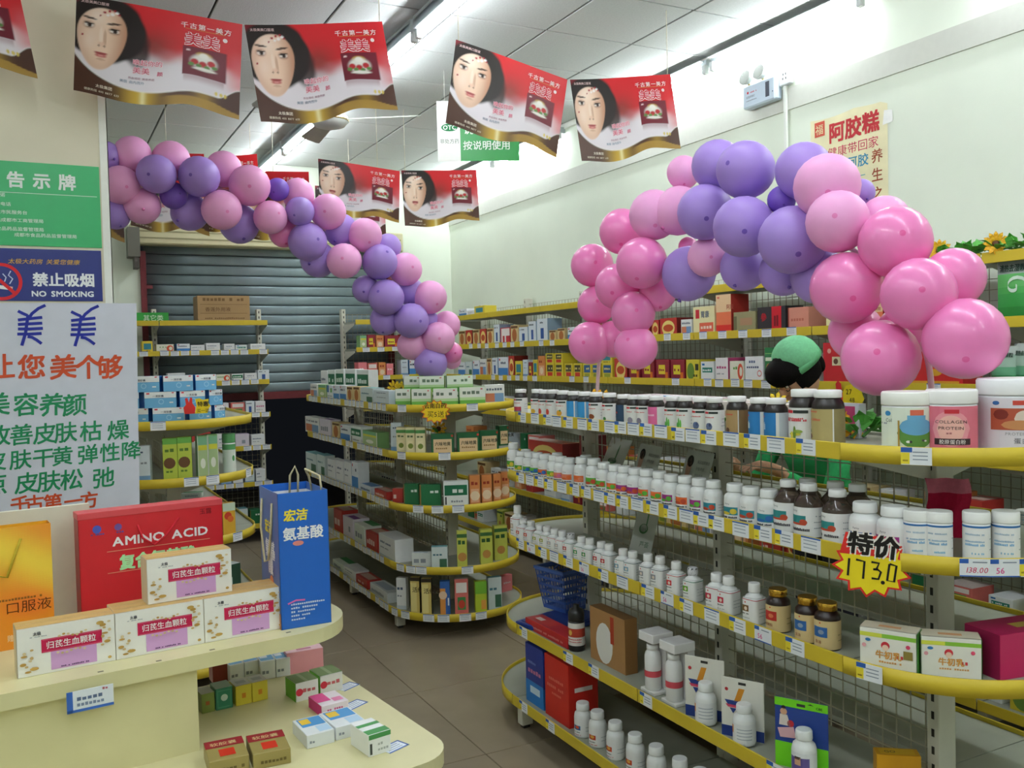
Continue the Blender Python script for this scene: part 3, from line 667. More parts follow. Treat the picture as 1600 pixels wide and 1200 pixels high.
def on_arc(cx, cy, r, z, px, lo=0.0, hi=180.0):
    """angle (deg from the -X side) of the nearest point of a round shelf end seen at column px"""
    best = None
    for k in range(721):
        t = math.radians(lo+(hi-lo)*k/720); X, Y = cx-r*math.cos(t), cy-r*math.sin(t)
        e = abs(pr((X, Y, z))[0]-px)+0.02*math.hypot(X, Y)
        if best is None or e < best[0]: best = (e, X, Y, t)
    return best[1:]
def cartA(cx, cy, r, z, px0, px1, ytop, d_, design, label, group=None, twist=0.5, name='medicine_box', inset=0.02, zb=None):
    px = (px0+px1)/2
    X, Y, t = on_arc(cx, cy, r-inset, z, px)
    dep = (np.array([X, Y, z])-CAM)@FW; w_ = (px1-px0)*dep/FPX*0.96
    face = math.atan2(-math.sin(t), -math.cos(t))                # outward direction
    tocam = math.atan2(-Y, -X)
    df = (tocam-face+PI) % (2*PI)-PI
    rz = face+df*twist+PI/2
    z_ = zb if zb is not None else z
    h_ = max(0.015, zat(X, Y, ytop)-z_)
    # keep the front corners inside the lip
    k_ = 0.5*w_*abs(math.sin(df*twist))
    X += math.cos(t)*k_; Y += math.sin(t)*k_
    return carton(name, (X, Y, z_), w_, d_, h_, rz, design, label, 'box', group)

# ---- bottles
_bm = {}
def arc_rect(mb, r, a0, a1, z0, z1, col, n=5, sq=0):
    vs = []; n = max(n, int(abs(a1-a0)/7)+1)
    for k in range(n+1):
        a = math.radians(-90+a0+(a1-a0)*k/n); q = 1.0
        if sq: q = 1.0/((abs(math.cos(a))**sq+abs(math.sin(a))**sq)**(1.0/sq))
        vs += [(r*q*math.cos(a), r*q*math.sin(a), z0), (r*q*math.cos(a), r*q*math.sin(a), z1)]
    mb.add(vs, [(2*k, 2*k+2, 2*k+3, 2*k+1) for k in range(n)], col, True)
def bottle(loc, style, r, h, art, label, rz=-PI/2, group=None, name='supplement_bottle', cat='bottle', wrap='eeeeee', capc=None, bodyc=None):
    k = (style, round(r, 4), round(h, 3), str(art), wrap, capc, bodyc)
    if k not in _bm:
        r, h = k[1], k[2]; b, c, l = MB(), MB(), MB(); sq = 0
        n = 20
        if style == 'tablet':
            bc = bodyc or 'f0f2f2'; cc = capc or 'f4f6f6'
            b.lathe([(r*.9, 0), (r, h*.03), (r, h*.62), (r*.93, h*.70), (r*.66, h*.765), (r*.62, h*.80)], n, bc)
            c.lathe([(r*.76, h*.79), (r*.78, h*.81), (r*.76, h*.97), (r*.70, h)], n, cc); lz = (h*.06, h*.58)
        elif style == 'wide':           # amber wide-mouth bottle
            bc = bodyc or '1e1512'; cc = capc or 'f2f2f0'
            b.lathe([(r*.94, 0), (r, h*.03), (r, h*.70), (r*.95, h*.77), (r*.80, h*.83), (r*.78, h*.86)], n, bc)
            c.lathe([(r*.84, h*.86), (r*.86, h*.87), (r*.86, h*.985), (r*.80, h)], n, cc); lz = (h*.03, h*.66)
        elif style == 'square':
            sq = 5; bc = bodyc or 'eef0f0'; cc = capc or 'f4f4f4'
            b.lathe([(r*.94, 0), (r, h*.02), (r, h*.64)], n, bc, sq=5); b.lathe([(r, h*.64), (r*.9, h*.69), (r*.6, h*.73), (r*.55, h*.78)], n, bc)
            c.lathe([(r*.62, h*.77), (r*.66, h*.79), (r*.64, h*.97), (r*.58, h)], n, cc); lz = (h*.03, h*.62)
        elif style == 'gold':
            bc = bodyc or '24120e'; cc = capc or 'c89a3a'
            b.lathe([(r*.95, 0), (r, h*.03), (r, h*.66), (r*.95, h*.74), (r*.72, h*.80), (r*.68, h*.83)], n, bc)
            c.lathe([(r*.74, h*.83), (r*.76, h*.84), (r*.76, h*.98), (r*.72, h)], n, cc); lz = (h*.03, h*.64)
        elif style == 'jar':
            bc = bodyc or 'eef0f2'; cc = capc or 'f4f4f2'
            b.lathe([(r*.95, 0), (r, h*.02), (r, h*.76), (r*.9, h*.78)], n+8, bc)
            c.lathe([(r*1.02, h*.77), (r*1.03, h*.79), (r*1.03, h*.97), (r*.98, h)], n+8, cc); lz = (h*.03, h*.74)
        elif style == 'clear':
            bc = bodyc or '9a8476'; cc = capc or 'f0f0f0'
            b.lathe([(r*.95, 0), (r, h*.03), (r, h*.60), (r*.93, h*.68), (r*.55, h*.80), (r*.48, h*.86)], n, bc)
            c.lathe([(r*.56, h*.86), (r*.58, h*.87), (r*.56, h*.985), (r*.5, h)], n, cc); lz = (h*.03, h*.58)
        elif style == 'spray':
            bc = bodyc or '201c1c'; cc = capc or '1c1a1c'
            b.lathe([(r*.96, 0), (r, h*.03), (r, h*.62), (r*.96, h*.66)], n, bc)
            c.lathe([(r*1.0, h*.66), (r*1.02, h*.68), (r*1.0, h*.82), (r*.8, h*.9), (r*.4, h*.93), (r*.35, h), (r*.0, h)], n, cc); lz = (h*.10, h*.62)
        ll = h*1.0
        R_ = r+0.0006
        for a in range(0, 360, 30): arc_rect(l, R_, a, a+30, lz[0], lz[1], wrap, 3, sq)
        H_ = lz[1]-lz[0]
        for ai, a in enumerate(art):
            e_ = 0.0004+0.00015*ai
            if a[0] == 'r': arc_rect(l, R_+e_, a[1], a[2], lz[0]+a[3]*H_, lz[0]+a[4]*H_, a[5], 6, sq)
            elif a[0] == 'b': arc_rect(l, R_+e_, -180, 180, lz[0]+a[1]*H_, lz[0]+a[2]*H_, a[3], 24, sq)
            elif a[0] == 'o':                           # blob
                vs = []; n_ = 10
                for q in range(n_+1):
                    t_ = -1+2*q/n_; aa = math.radians(-90+a[1]+a[3]*t_); rr = R_+e_
                    if sq: rr *= 1.0/((abs(math.cos(aa))**sq+abs(math.sin(aa))**sq)**(1.0/sq))
                    hh_ = a[4]*math.sqrt(max(0.0, 1-t_*t_))
                    for s_ in (-1, 1): vs.append((rr*math.cos(aa), rr*math.sin(aa), lz[0]+min(1.0, max(0.0, a[2]+s_*hh_))*H_))
                l.add(vs, [(2*q, 2*q+2, 2*q+3, 2*q+1) for q in range(n_)], a[5], True)
            elif a[0] == 'l':                           # small print lines
                x = a[1]
                while x < a[2]:
                    if rnd.random() > .1: arc_rect(l, R_+e_, x, x+5, lz[0]+a[3]*H_, lz[0]+(a[3]+a[4]*rnd.uniform(.7, 1))*H_, a[5], 1, sq)
                    x += 6.5
            elif a[0] == 't':
                V, Fs, wd = text2(a[1], a[4]*H_, aspect=(a[6] if len(a) > 6 else 1))
                P = []
                for u, v in V:
                    aa = -PI/2+math.radians(a[2])+(u-wd/2)/R_; rr = R_+e_
                    P.append((rr*math.cos(aa), rr*math.sin(aa), lz[0]+a[3]*H_+v))
                l.add(P, Fs, a[5])
        bm0, cm0, lm0 = b.mesh(name), c.mesh('cap'), l.mesh('label')
        bm0.materials.append(CLEAR if style == 'clear' else PLAS); cm0.materials.append(SHINY if style == 'gold' else PLAS); lm0.materials.append(PAPER)
        _bm[k] = (bm0, cm0, lm0)
    bm0, cm0, lm0 = _bm[k]
    o = inst(bm0, name, None, None, loc, rz); tag(o, label, cat, group)
    inst(cm0, 'cap', None, o); inst(lm0, 'label', None, o)
    return o
def botX(px, ytop, X, zd, r, style, art, label, group=None, dx=0.0, jit=0.12, **kw):
    X = X+r+dx; y = onX(px, X, zd+0.05); h = zat(X, y, ytop)-zd
    turn = (0.22 if style == 'square' else 0.55)*math.atan2(y, X)
    return bottle((X, y, zd), style, r, h, art, label, -PI/2+turn+rnd.uniform(-jit, jit), group, **kw)

# ================================================================ STOCK ON THE RIGHT GONDOLA
GXF = [GX-r for z, r in GR]; GZ = [z-0.015 for z, r in GR]
BG = 'supplement bottles on the gondola under the pink balloons'
N1 = 'on the gondola top shelf'
def amber(px, yt, art, what, r=0.029, wrap='e6e6e4'):
    botX(px, yt, GXF[0]+0.012, GZ[0], r, 'wide', art, 'brown bottle with white cap and %s %s' % (what, N1), BG, wrap=wrap)
red_t = [('r', -60, -20, .84, .93, 'c8303c'), ('r', -18, 40, .84, .93, '2a3430'), ('l', -55, 20, .66, .05, 'd05a5a'), ('l', 60, 120, .3, .03, G9), ('l', 60, 120, .45, .03, G9), ('l', 60, 120, .6, .03, G9)]
A1 = [(814, 608, [('r', -60, 30, .2, .45, 'b03a48'), ('r', -60, 30, .05, .2, '3a5a8a')], 'red and blue printed label'),
      (840, 608, [('o', -20, .25, 26, .14, 'd8b040')], 'yellow fruit label'),
      (852, 609, [('o', -20, .28, 20, .18, 'c84030')], 'red capsule label'), (864, 609, [('o', -20, .28, 20, .18, 'c84030')], 'red capsule label'),
      (880, 610, [('o', -15, .28, 26, .16, 'e0a030'), ('o', -5, .42, 8, .05, '4a8a40')], 'orange fruit label'),
      (897, 611, None, 'sky blue label'), (914, 612, None, 'sky blue label'),
      (932, 613, [('o', -15, .25, 28, .14, '8a4a2c')], 'brown root label'),
      (953, 614, [('o', -25, .2, 14, .1, '4a8a50')], 'small green sprig label'),
      (975, 616, 'navy', 'navy label'),
      (992, 617, [('o', -20, .25, 22, .16, '8a8498')], 'grey portrait label'), (1007, 617, [('o', -20, .25, 22, .16, '8a8498')], 'grey portrait label'),
      (1026, 618, 'pink', 'pink label'),
      (1052, 619, [('o', -22, .3, 7, .26, '5aa848'), ('o', -8, .26, 7, .22, '6ab850'), ('o', -34, .2, 8, .16, '4a9840')], 'green grass label'),
      (1071, 619, [('o', -22, .3, 7, .26, '5aa848'), ('o', -8, .26, 7, .22, '6ab850'), ('o', -34, .2, 8, .16, '4a9840')], 'green grass label'),
      (1096, 620, [('o', -18, .28, 24, .16, '5a6a90'), ('o', -10, .36, 8, .08, '3a4668')], 'blue crystal label'), (1117, 621, [('o', -18, .28, 24, .16, '5a6a90'), ('o', -10, .36, 8, .08, '3a4668')], 'blue crystal label')]
for px, yt, art, what in A1:
    if art is None: amber(px, yt, [('r', -65, 20, 0, 1, '3a96d4'), ('r', 30, 60, 0, 1, '6aa0cc'), ('r', -65, 20, 0, .12, '5aa848')], what)
    elif art == 'navy': amber(px, yt, [('r', -70, 30, 0, 1, '26425e'), ('r', -66, -50, .3, .8, '3a5a78'), ('o', -30, .6, 8, .05, 'c84040')], what)
    elif art == 'pink': amber(px, yt, [('r', -80, 30, 0, 1, 'dc6a9c'), ('l', -60, 10, .55, .1, 'f0c8dc')], what)
    else: amber(px, yt, red_t+art, what)
amber(1152, 619, [('r', -80, 30, 0, 1, 'a88a5e'), ('r', 35, 110, 0, 1, '7a6240'), ('l', -60, 0, .8, .06, 'c84838'), ('o', -30, .2, 14, .1, '5a3a28')], 'tan label', r=0.033)
for px, yt in ((1188, 621), (1213, 622)):
    amber(px, yt, [('r', -75, 25, 0, 1, '2878b8'), ('r', 40, 110, 0, 1, 'c4ccd2'), ('l', -60, -35, .35, .3, 'd8e8f4'), ('o', -45, .85, 5, .04, 'c84040')], 'bright blue label', r=0.034)
amber(1257, 608, red_t+[('o', -12, .22, 26, .05, 'c0b83a'), ('o', -12, .24, 6, .22, '6a8a30'), ('o', 2, .3, 18, .05, '8aa040'), ('o', -24, .16, 6, .14, 'd8cc50'), ('l', -50, 30, .6, .07, 'c83040')], 'yellow vanilla flower label', r=0.042)
amber(1294, 609, [('r', -90, 40, 0, 1, 'b0a06a'), ('r', 45, 120, 0, 1, '8f8256'), ('l', -60, -20, .9, .05, 'd06048'), ('l', -60, -5, .66, .07, 'd07050'), ('o', -55, .2, 14, .08, '6a3a28'), ('o', -55, .36, 12, .05, '8a8a6a')], 'olive gold label', r=0.043)

N2 = 'on the gondola second shelf'
def duo(c1, c2):
    return [('t', 'Purity', -22, .78, .11, '3a3a4a'), ('r', -72, 34, .26, .66, c1), ('o', -34, .34, 30, .08, c2), ('o', 12, .44, 18, .14, c2), ('l', -66, 26, .10, .09, '3a3a44'), ('l', 50, 120, .25, .03, G9), ('l', 50, 120, .4, .03, G9), ('l', 50, 120, .55, .03, G9)]
CN = {'g': ('green', '5aa838'), 'y': ('yellow', 'd8c040'), 'b': ('blue', '2f6ab4'), 'o': ('orange', 'e06a30'), 'p': ('purple', '9a2f80'), 't': ('teal', '2f8a9a'), 'r': ('red', 'c04a30'), 's': ('salmon', 'e08060'), 'k': ('pink', 'd06a90')}
seq2 = [(803, 692, 'gy'), (815, 705, 'gy'), (828, 706, 'gb'), (840, 707, 'gb'), (852, 709, 'ob'), (866, 711, 'gy'), (877, 713, 'sk'), (890, 715, 'so'), (909, 714, 'os'), (928, 716, 'gr'), (944, 722, 'gr'),
        (961, 726, 'og'), (976, 728, 'po'), (993, 731, 'pr'), (1011, 733, 'og'), (1031, 736, 'og'), (1049, 741, 'pg'), (1071, 743, 'or'), (1093, 747, 'pg'), (1115, 750, 'tr'), (1149, 755, 'ty'), (1174, 760, 'tr'), (1202, 764, 'tb')]
for i, (px, yt, cc) in enumerate(seq2):
    (n1, c1), (n2, c2) = CN[cc[0]], CN[cc[1]]
    botX(px, yt, GXF[1]+0.012, GZ[1], 0.031 if px < 1140 else 0.034, 'tablet', duo(c1, c2), 'white bottle with %s and %s label %s' % (n1, n2, N2), BG)
for px, yt in ((822, 702), (871, 707), (916, 711), (930, 716)):
    botX(px, yt, GXF[1]+0.085, GZ[1], 0.03, 'tablet', duo('c8b090', 'a09078'), 'white bottle half hidden in the second row of bottles %s' % N2, BG)
oil = [('t', 'Purity', -40, .84, .10, '3a3a4a'), ('r', -70, 10, .42, .72, '2f8a8a'), ('o', 0, .5, 16, .10, 'b84a30'), ('r', -70, 10, .40, .47, 'c04a30'), ('l', -66, 20, .2, .10, '3a3a44'), ('l', 40, 110, .3, .03, G9), ('l', 40, 110, .5, .03, G9), ('l', 40, 110, .7, .03, G9)]
for px, yt, dx, what in ((1232, 749, .01, 'standing beside white bottles'), (1264, 755, .0, 'beside its twin'), (1309, 764, .0, 'beside its twin'), (1262, 747, .09, 'standing behind another'), (1306, 752, .09, 'standing behind another'), (1340, 756, .1, 'standing behind a white bottle')):
    botX(px, yt, GXF[1]+0.012, GZ[1], 0.041, 'clear', oil, 'large clear softgel bottle %s on the second shelf' % what, BG, dx=dx)
botX(1352, 784, GXF[1]+0.012, GZ[1], 0.04, 'tablet', duo('2f5a9a', 'e09030')+[('t', 'Propolis', -20, .08, .13, '3a3a44', .8)], 'white bottle with blue and orange label behind the price star', BG)

# cans and jars on the near round end
def arcpos(ri, px, inset):
    z, r = GR[ri]; X, Y, t = on_arc(GX, GY0, r-inset, z, px); return X, Y, t
def face_cam(X, Y, k=0.0): return math.atan2(-Y, -X)+PI/2+k
X, Y, t = arcpos(1, 1397, 0.055); bottle((X, Y, GZ[1]), 'tablet', 0.041, zat(X, Y, 790)-GZ[1], duo('9a2f80', 'e07a30')+[('t', 'Royal Jelly', -20, .08, .11, '3a3a44', .8)], 'white bottle with purple and orange label at the round end', face_cam(X, Y, -0.3), BG)
jar_art = [('b', .93, .985, '2f6aa8'), ('l', -50, 30, .72, .05, 'a8c0d4'), ('l', -50, 30, .52, .05, '90b4d0'), ('l', -50, 30, .42, .07, '7ab0d8'), ('l', -20, 30, .18, .06, '8ac0e0'), ('l', 60, 100, .3, .03, G9), ('l', 60, 100, .6, .03, G9)]
for px, yt in ((1433, 796), (1468, 798), (1526, 798), (1572, 798), (1606, 797)):
    X, Y, t = arcpos(1, px, 0.045); bottle((X, Y, GZ[1]), 'jar', 0.0305, zat(X, Y, yt)-GZ[1], jar_art, 'plain white tub with a thin blue band %s round end' % 'on second shelf', face_cam(X, Y), BG, name='tablet_jar', cat='jar')
X, Y, t = arcpos(0, 1419, 0.075)
bottle((X, Y, GZ[0]), 'jar', 0.062, zat(X, Y, 611)-GZ[0], [('l', -70, -50, .6, .04, G9), ('o', -42, .86, 9, .06, '3a8ac0'), ('r', 10, 40, .82, .95, 'd86a50'), ('o', 24, .4, 42, .36, '5a8a3c'), ('o', 24, .55, 38, .2, '6aa6cc'), ('r', 4, 44, .7, .82, '6aa6cc'), ('o', 6, .20, 5, .03, 'e8e8e4'), ('o', 11, .20, 3, .03, '3a3436'), ('o', 38, .23, 4, .025, '4a4450'), ('o', 43, .22, 3, .02, 'd8d8d4'), ('r', -16, -12, .05, .7, 'a88a3a'), ('t', 'Col', -38, .66, .12, '2a3a30')],
       'white powder can with milk jug and cows on its label', face_cam(X, Y, -0.1), 'tubs and cans of powder', name='powder_can', cat='can', wrap='e4ecdc', capc='f2f2ea')
X, Y, t = arcpos(0, 1487, 0.075)
bottle((X, Y, GZ[0]), 'jar', 0.058, zat(X, Y, 608)-GZ[0], [('o', -4, .5, 44, .4, 'ee9aa4'), ('o', -4, .5, 32, .3, 'f0b8ac'), ('r', -18, 14, .84, .93, 'c8303c'), ('t', 'COLLAGEN', -4, .62, .10, '3a2a30', 1.25), ('t', 'PROTEIN', -4, .48, .10, '3a2a30', 1.25), ('l', -14, 12, .38, .04, 'b06a6a'), ('r', -42, 40, .14, .28, '3a2428'), ('t', '胶原蛋白粉', -1, .165, .11, 'f6eeee')],
       'pink collagen protein powder can with white lid', face_cam(X, Y, 0.05), 'tubs and cans of powder', name='powder_can', cat='can', wrap='e4788c', capc='f2f0ee')
X, Y, t = arcpos(0, 1584, 0.095)
bottle((X, Y, GZ[0]), 'jar', 0.082, zat(X, Y, 590)-GZ[0], [('o', -36, .9, 6, .04, '3a6aa8'), ('r', -10, 14, .86, .95, 'c8483c'), ('r', -45, 70, .38, .80, 'b0533a'), ('o', 8, .6, 16, .16, 'e0cfc0'), ('o', 0, .48, 28, .09, 'c88a5a'), ('o', -28, .68, 12, .1, '7a2a20'), ('t', 'PROTEIN POWDER', 14, .28, .08, '8a8890', 1.1), ('t', '蛋白质粉', 14, .13, .12, '6a6a74', 1.1)],
       'large white protein powder tub with orange food picture', face_cam(X, Y, 0.15), 'tubs and cans of powder', name='powder_tub', cat='tub', wrap='dfdae2', capc='f0f0f2')

N3 = 'on the gondola third shelf'
def sq(px, yt, c1, what, stripe=False, line='c83a3a', r=0.0265):
    art = [('b', .97, 1.0, line), ('o', -22, .86, 4, .04, 'd04a3a'), ('r', -40, 2, .48, .74, c1), ('o', -18, .6, 10, .08, 'e8d8c8'), ('l', -42, 0, .36, .05, '3a3a40'), ('l', -42, 10, .2, .03, G9), ('l', 62, 118, .3, .025, G9), ('l', 62, 118, .45, .025, G9), ('l', 62, 118, .6, .025, G9)]
    o = botX(px, yt, GXF[2]+0.012, GZ[2], r, 'square', art, 'square shouldered white bottle with %s %s' % (what, N3), BG, capc='dcdce0' if stripe else None, jit=0.04)
    if stripe:
        h = (o.children[0].data.vertices[0].co.z)/0.77; mb = MB()
        for k in range(8):
            a = k*45; vs = []
            for q in range(2):
                for zz, sh in ((h*.79, 0), (h*.99, 26)):
                    aa = math.radians(a+sh+q*20); vs.append((r*.665*math.cos(aa), r*.665*math.sin(aa), zz))
            mb.add(vs, [(0, 2, 3, 1)], '2a2a34')
        mb.build('cap_stripes', INK, o)
R3 = [(809, 790, 'c8b8a8', 'a pale label', 0, 'b04040'), (818, 811, 'c83a28', 'red square picture', 0, 'c83a3a'), (830, 814, 'c83a28', 'red square picture', 0, 'c83a3a'), (844, 820, '9aa828', 'yellow green picture', 0, '6a8a3a'), (855, 822, '9aa828', 'yellow green picture', 0, '6a8a3a'),
      (867, 826, 'b8b4b8', 'grey picture and red line', 0, 'c83a3a'), (879, 829, 'b8b4b8', 'grey picture and red line', 0, 'c83a3a'), (892, 833, 'b83a48', 'black striped white cap', 1, '3a6a5a'), (909, 838, '2f8a48', 'dark green picture', 0, '2a6a4a'), (922, 841, '2f8a48', 'dark green picture', 0, '2a6a4a'),
      (940, 846, 'c02a38', 'crimson fruit picture', 0, '2a5a5a'), (952, 850, 'c02a38', 'crimson fruit picture', 0, '2a5a5a'), (974, 857, '7aa0b8', 'pale blue picture', 0, '2a5a5a'), (989, 861, '7aa0b8', 'pale blue picture', 0, '2a5a5a'), (1013, 865, '9a9aa0', 'silver grey picture', 0, '3a4a5a'), (1032, 869, '9a9aa0', 'silver grey picture', 0, '3a4a5a'),
      (1057, 877, 'd03038', 'bright red picture', 0, 'c83a3a'), (1083, 886, '6aa828', 'striped cap and lime leaf picture', 1, '2f7a5a'), (1120, 895, 'c8304a', 'raspberry picture', 0, 'b83a4a'), (1139, 900, 'c8304a', 'raspberry picture', 0, 'b83a4a'), (1179, 910, '7a5a30', 'tomato and leaf picture', 0, 'b82a3a')]
for px, yt, c1, what, st, ln in R3: sq(px, yt, c1, what, st, ln, 0.0265 if px < 1110 else 0.028)
for px, yt, c1, what in ((1216, 919, 'b83028', 'red picture'), (1262, 931, '2f62a0', 'blue fish picture'), (1293, 940, '2f62a0', 'blue fish picture')):
    botX(px, yt, GXF[2]+0.012, GZ[2], 0.035, 'gold', [('o', -20, .92, 4, .03, 'd05a3a'), ('r', -56, 12, .42, .78, c1), ('o', -16, .6, 14, .08, '8a9ab0' if 'fish' in what else 'd87a50'), ('t', '鱼油' if 'fish' in what else '卵磷脂', -30, .2, .13, '8a2a20'), ('l', 60, 110, .3, .03, '8a7a50'), ('l', 60, 110, .5, .03, '8a7a50')],
         'cream labelled bottle with gold cap and %s %s' % (what, N3), BG, wrap='d8c08c')
cartG((1344, 1042), (1432, 1057), GZ[2], 985, 0.06, 'brotherbox2', 'white carton with red hat cartoon child and gold seal on third shelf', 'milk cartons on the gondola', name='food_carton')
cartG((1440, 1055), (1534, 1063), GZ[2], 997, 0.06, 'brotherbox', 'white carton with red hat cartoon child beside the magenta box', 'milk cartons on the gondola', name='food_carton')
cartG((1563, 1064), (1672, 1046), GZ[2], 985, 0.11, 'magenta', 'magenta gift carton at the round end of the third shelf', name='gift_carton')

# ---- fourth shelf
Z4, X4 = GZ[3], GXF[3]
N4 = 'on the gondola fourth shelf'
cartX(820, 888, 0, X4+0.03, Z4, 0.085, 'redflat', 'flat red carton lying %s' % N4, h=0.045, name='flat_carton')
botX(901, 944, X4+0.03, Z4, 0.033, 'spray', [('b', 0, .06, '2a2a2a'), ('b', .1, .16, 'e8e0dc'), ('b', .42, .78, 'b8402e'), ('o', -20, .6, 16, .12, 'e0b050'), ('l', -60, 60, .3, .05, 'c84a4a'), ('l', -60, 60, .2, .04, 'c84a4a')], 'black topped bottle with red and white label %s' % N4, wrap='e6e2de')
cartX(922, 978, 957, X4+0.06, Z4, 0.055, 'kraftbox', 'brown kraft carton with white oval print %s' % N4, name='kraft_box')
# two-bottle display pack
for px, yt, k in ((1012, 988, 0), (1045, 1003, 1)):
    X = X4+0.03; y = onX(px, X, Z4+.1); hh = zat(X, y, yt)-Z4
    o = tag(empty('bottle_pack', (X+0.03, y, Z4), -PI/2), 'white boxed twin bottle pack with red band on fourth shelf', 'pack', 'twin bottle packs')
    b = MB(); b.bev(-.04, -.035, 0, .04, .05, .012, .002, 'e6e6e2'); b.box(-.04, .02, .012, .04, .05, hh-.03, 'e8e6e4'); b.build('tray', CARD, o)
    MB().bev(-.042, -.037, hh-.032, .042, .052, hh, .002, 'eeecec').build('lid', CARD, o)
    q = MB().lathe([(.026, .012), (.029, .016), (.029, hh*.60), (.026, hh*.66), (.019, hh*.70), (.019, hh*.71), (.021, hh*.715), (.021, hh*.80)], 16, 'f0f0f0'); q.build('bottle', PLAS, o, (0, -.008, 0))
    q = MB(); 
    for a in range(0, 360, 30): arc_rect(q, .0296, a, a+30, hh*.28, hh*.38, 'd0505c', 3)
    q.build('bottle_band', INK, o, (0, -.008, 0))
# bottles mounted on hang cards
def card_pack(px, yt, base, cols, label, wd=0.135, kid=False):
    X = X4+0.055; y = onX(px, X, Z4+.1); hh = zat(X, y, yt)-Z4
    o = tag(empty('bottle_card', (X, y, Z4), -PI/2+.5), label, 'bottle card', 'supplement bottles on hang cards')
    x0, x1 = -wd/2, wd/2; c = MB(); c.bev(x0, 0, 0, x1, .004, hh, .0012, base)
    c.build('backing_card', CARD, o)
    p = MB()
    for r_ in cols:
        if r_[0] == 'r': frect(p, (r_[1]-.5)*wd, r_[2]*hh, (r_[3]-.5)*wd, r_[4]*hh, r_[5], -.0006)
        elif r_[0] == 'd': fdisc(p, (r_[1]-.5)*wd, r_[2]*hh, r_[3]*hh, r_[4], -.0009)
        elif r_[0] == 'p': p.add([((u-.5)*wd, -.0009, v*hh) for u, v in r_[1]], [tuple(range(len(r_[1])))], r_[2])
        elif r_[0] == 't': letter(p, r_[1], (r_[2]-.5)*wd, r_[3]*hh, r_[4]*hh, r_[5], y=-.0012, bold=.01)
    p.build('card_print', INK, o)
    bh = hh*.66; r = .034
    q = MB().lathe([(r*.92, 0), (r, .006), (r, bh*.6), (r*.9, bh*.69), (r*.62, bh*.76), (r*.58, bh*.8)], 18, 'eef0f0'); q.build('bottle', PLAS, o, (.018, -.036, .004))
    MB().lathe([(r*.66, bh*.79), (r*.70, bh*.81), (r*.68, bh*.97), (r*.6, bh)], 18, 'f0f2f2').build('cap', PLAS, o, (.018, -.036, .004))
    l = MB()
    for a in range(0, 360, 30): arc_rect(l, r+.0006, a, a+30, bh*.08, bh*.56, 'e6e8ea', 3)
    if kid:
        arc_rect(l, r+.001, -60, 40, bh*.14, bh*.46, '6a5a9a', 6); arc_rect(l, r+.0013, -30, 0, bh*.30, bh*.46, 'd8a88a', 3); arc_rect(l, r+.0013, -30, 0, bh*.42, bh*.48, '2a2020', 3); arc_rect(l, r+.0013, -55, 30, bh*.12, bh*.18, '3a8a50', 6); arc_rect(l, r+.001, -180, 180, bh*.02, bh*.06, '6ac030', 20)
    else:
        for k in range(4): arc_rect(l, r+.001, -20, 60, bh*(.18+.08*k), bh*(.2+.08*k), 'a8b0bc', 4)
        arc_rect(l, r+.001, -70, -45, bh*.3, bh*.5, 'd88a40', 2)
    l.build('bottle_label', PAPER, o, (.018, -.036, .004))
    MB().box(-.012, -.0008, hh-.018, .012, -.0004, hh-.010, '3a3a38').build('hang_hole', INK, o)
wcard = [('r', 0, 0, 1, .18, '2a3f86'), ('p', [(.08, .62), (.5, .62), (.42, .54), (.16, .54)], '2a3f86'), ('p', [(.10, .55), (.46, .55), (.40, .5), (.16, .5)], 'd84a6a'), ('p', [(.3, .6), (.42, .84), (.56, .84), (.44, .6)], 'd89030'), ('p', [(.2, .49), (.36, .49), (.28, .40)], '2a3f86'), ('d', .13, .80, .03, 'b82a34')]
card_pack(1101, 1028, 'e6e4da', wcard, 'white hang card with bottle and blue foot beside the twin packs')
card_pack(1160, 1062, 'e6e4da', wcard, 'white hang card with bottle and blue foot beside the green blue card')
card_pack(1252, 1095, '24408e', [('r', 0, .88, 1, 1, '78d828'), ('r', 0, 0, 1, .36, '78d828'), ('d', .17, .80, .05, 'd8a888'), ('p', [(.1, .76), (.24, .76), (.3, .6), (.08, .6)], 'e4d8d0'), ('d', .3, .64, .05, 'c0303a'), ('p', [(.05, .55), (.36, .6), (.4, .44), (.1, .42)], 'e0b0b8'), ('d', .17, .86, .03, '2a2020'), ('t', 'CBE', .78, .91, .05, '2a3a20'), ('p', [(.62, .955), (.68, .975), (.74, .955)], '2a3a20')],
          'green and blue hang card with child print and white bottle', wd=0.15, kid=True)
cartG((1370, 1212), (1440, 1216), Z4, 0, 0.05, 'yellowstar', 'orange yellow flat carton at the near round end', h=0.06, name='flat_carton')

# ---- bottom shelf
Z5, X5 = GZ[4], GXF[4]
cartX(822, 850, 1010, X5+0.04, Z5, 0.11, 'bluetall', 'dark blue carton beside a red one on the gondola bottom shelf', name='tall_carton')
cartX(852, 890, 1030, X5+0.035, Z5, 0.14, 'redtall', 'red carton beside a blue one on the gondola bottom shelf', name='tall_carton')
for px, yt, k in ((911, 1088, 0), (934, 1101, 1), (962, 1118, 1), (993, 1137, 1), (1026, 1155, 1), (1063, 1175, 1), (1095, 1193, 1), (1130, 1213, 1)):
    botX(px, yt+9, X5+0.02, Z5, 0.034, 'tablet', [('r', -50, 5, .35, .6, '2f6aa0' if not k else 'c84a30'), ('o', -20, .5, 16, .08, 'd85a30' if not k else 'e8b050'), ('l', -50, 0, .2, .05, '3a3a44'), ('l', -50, 10, .06, .04, 'c84a4a'), ('l', 40, 110, .3, .03, G9), ('l', 40, 110, .5, .03, G9)],
         'white bottle with %s label on the gondola bottom shelf' % ('red and blue' if not k else 'red and orange'), BG)

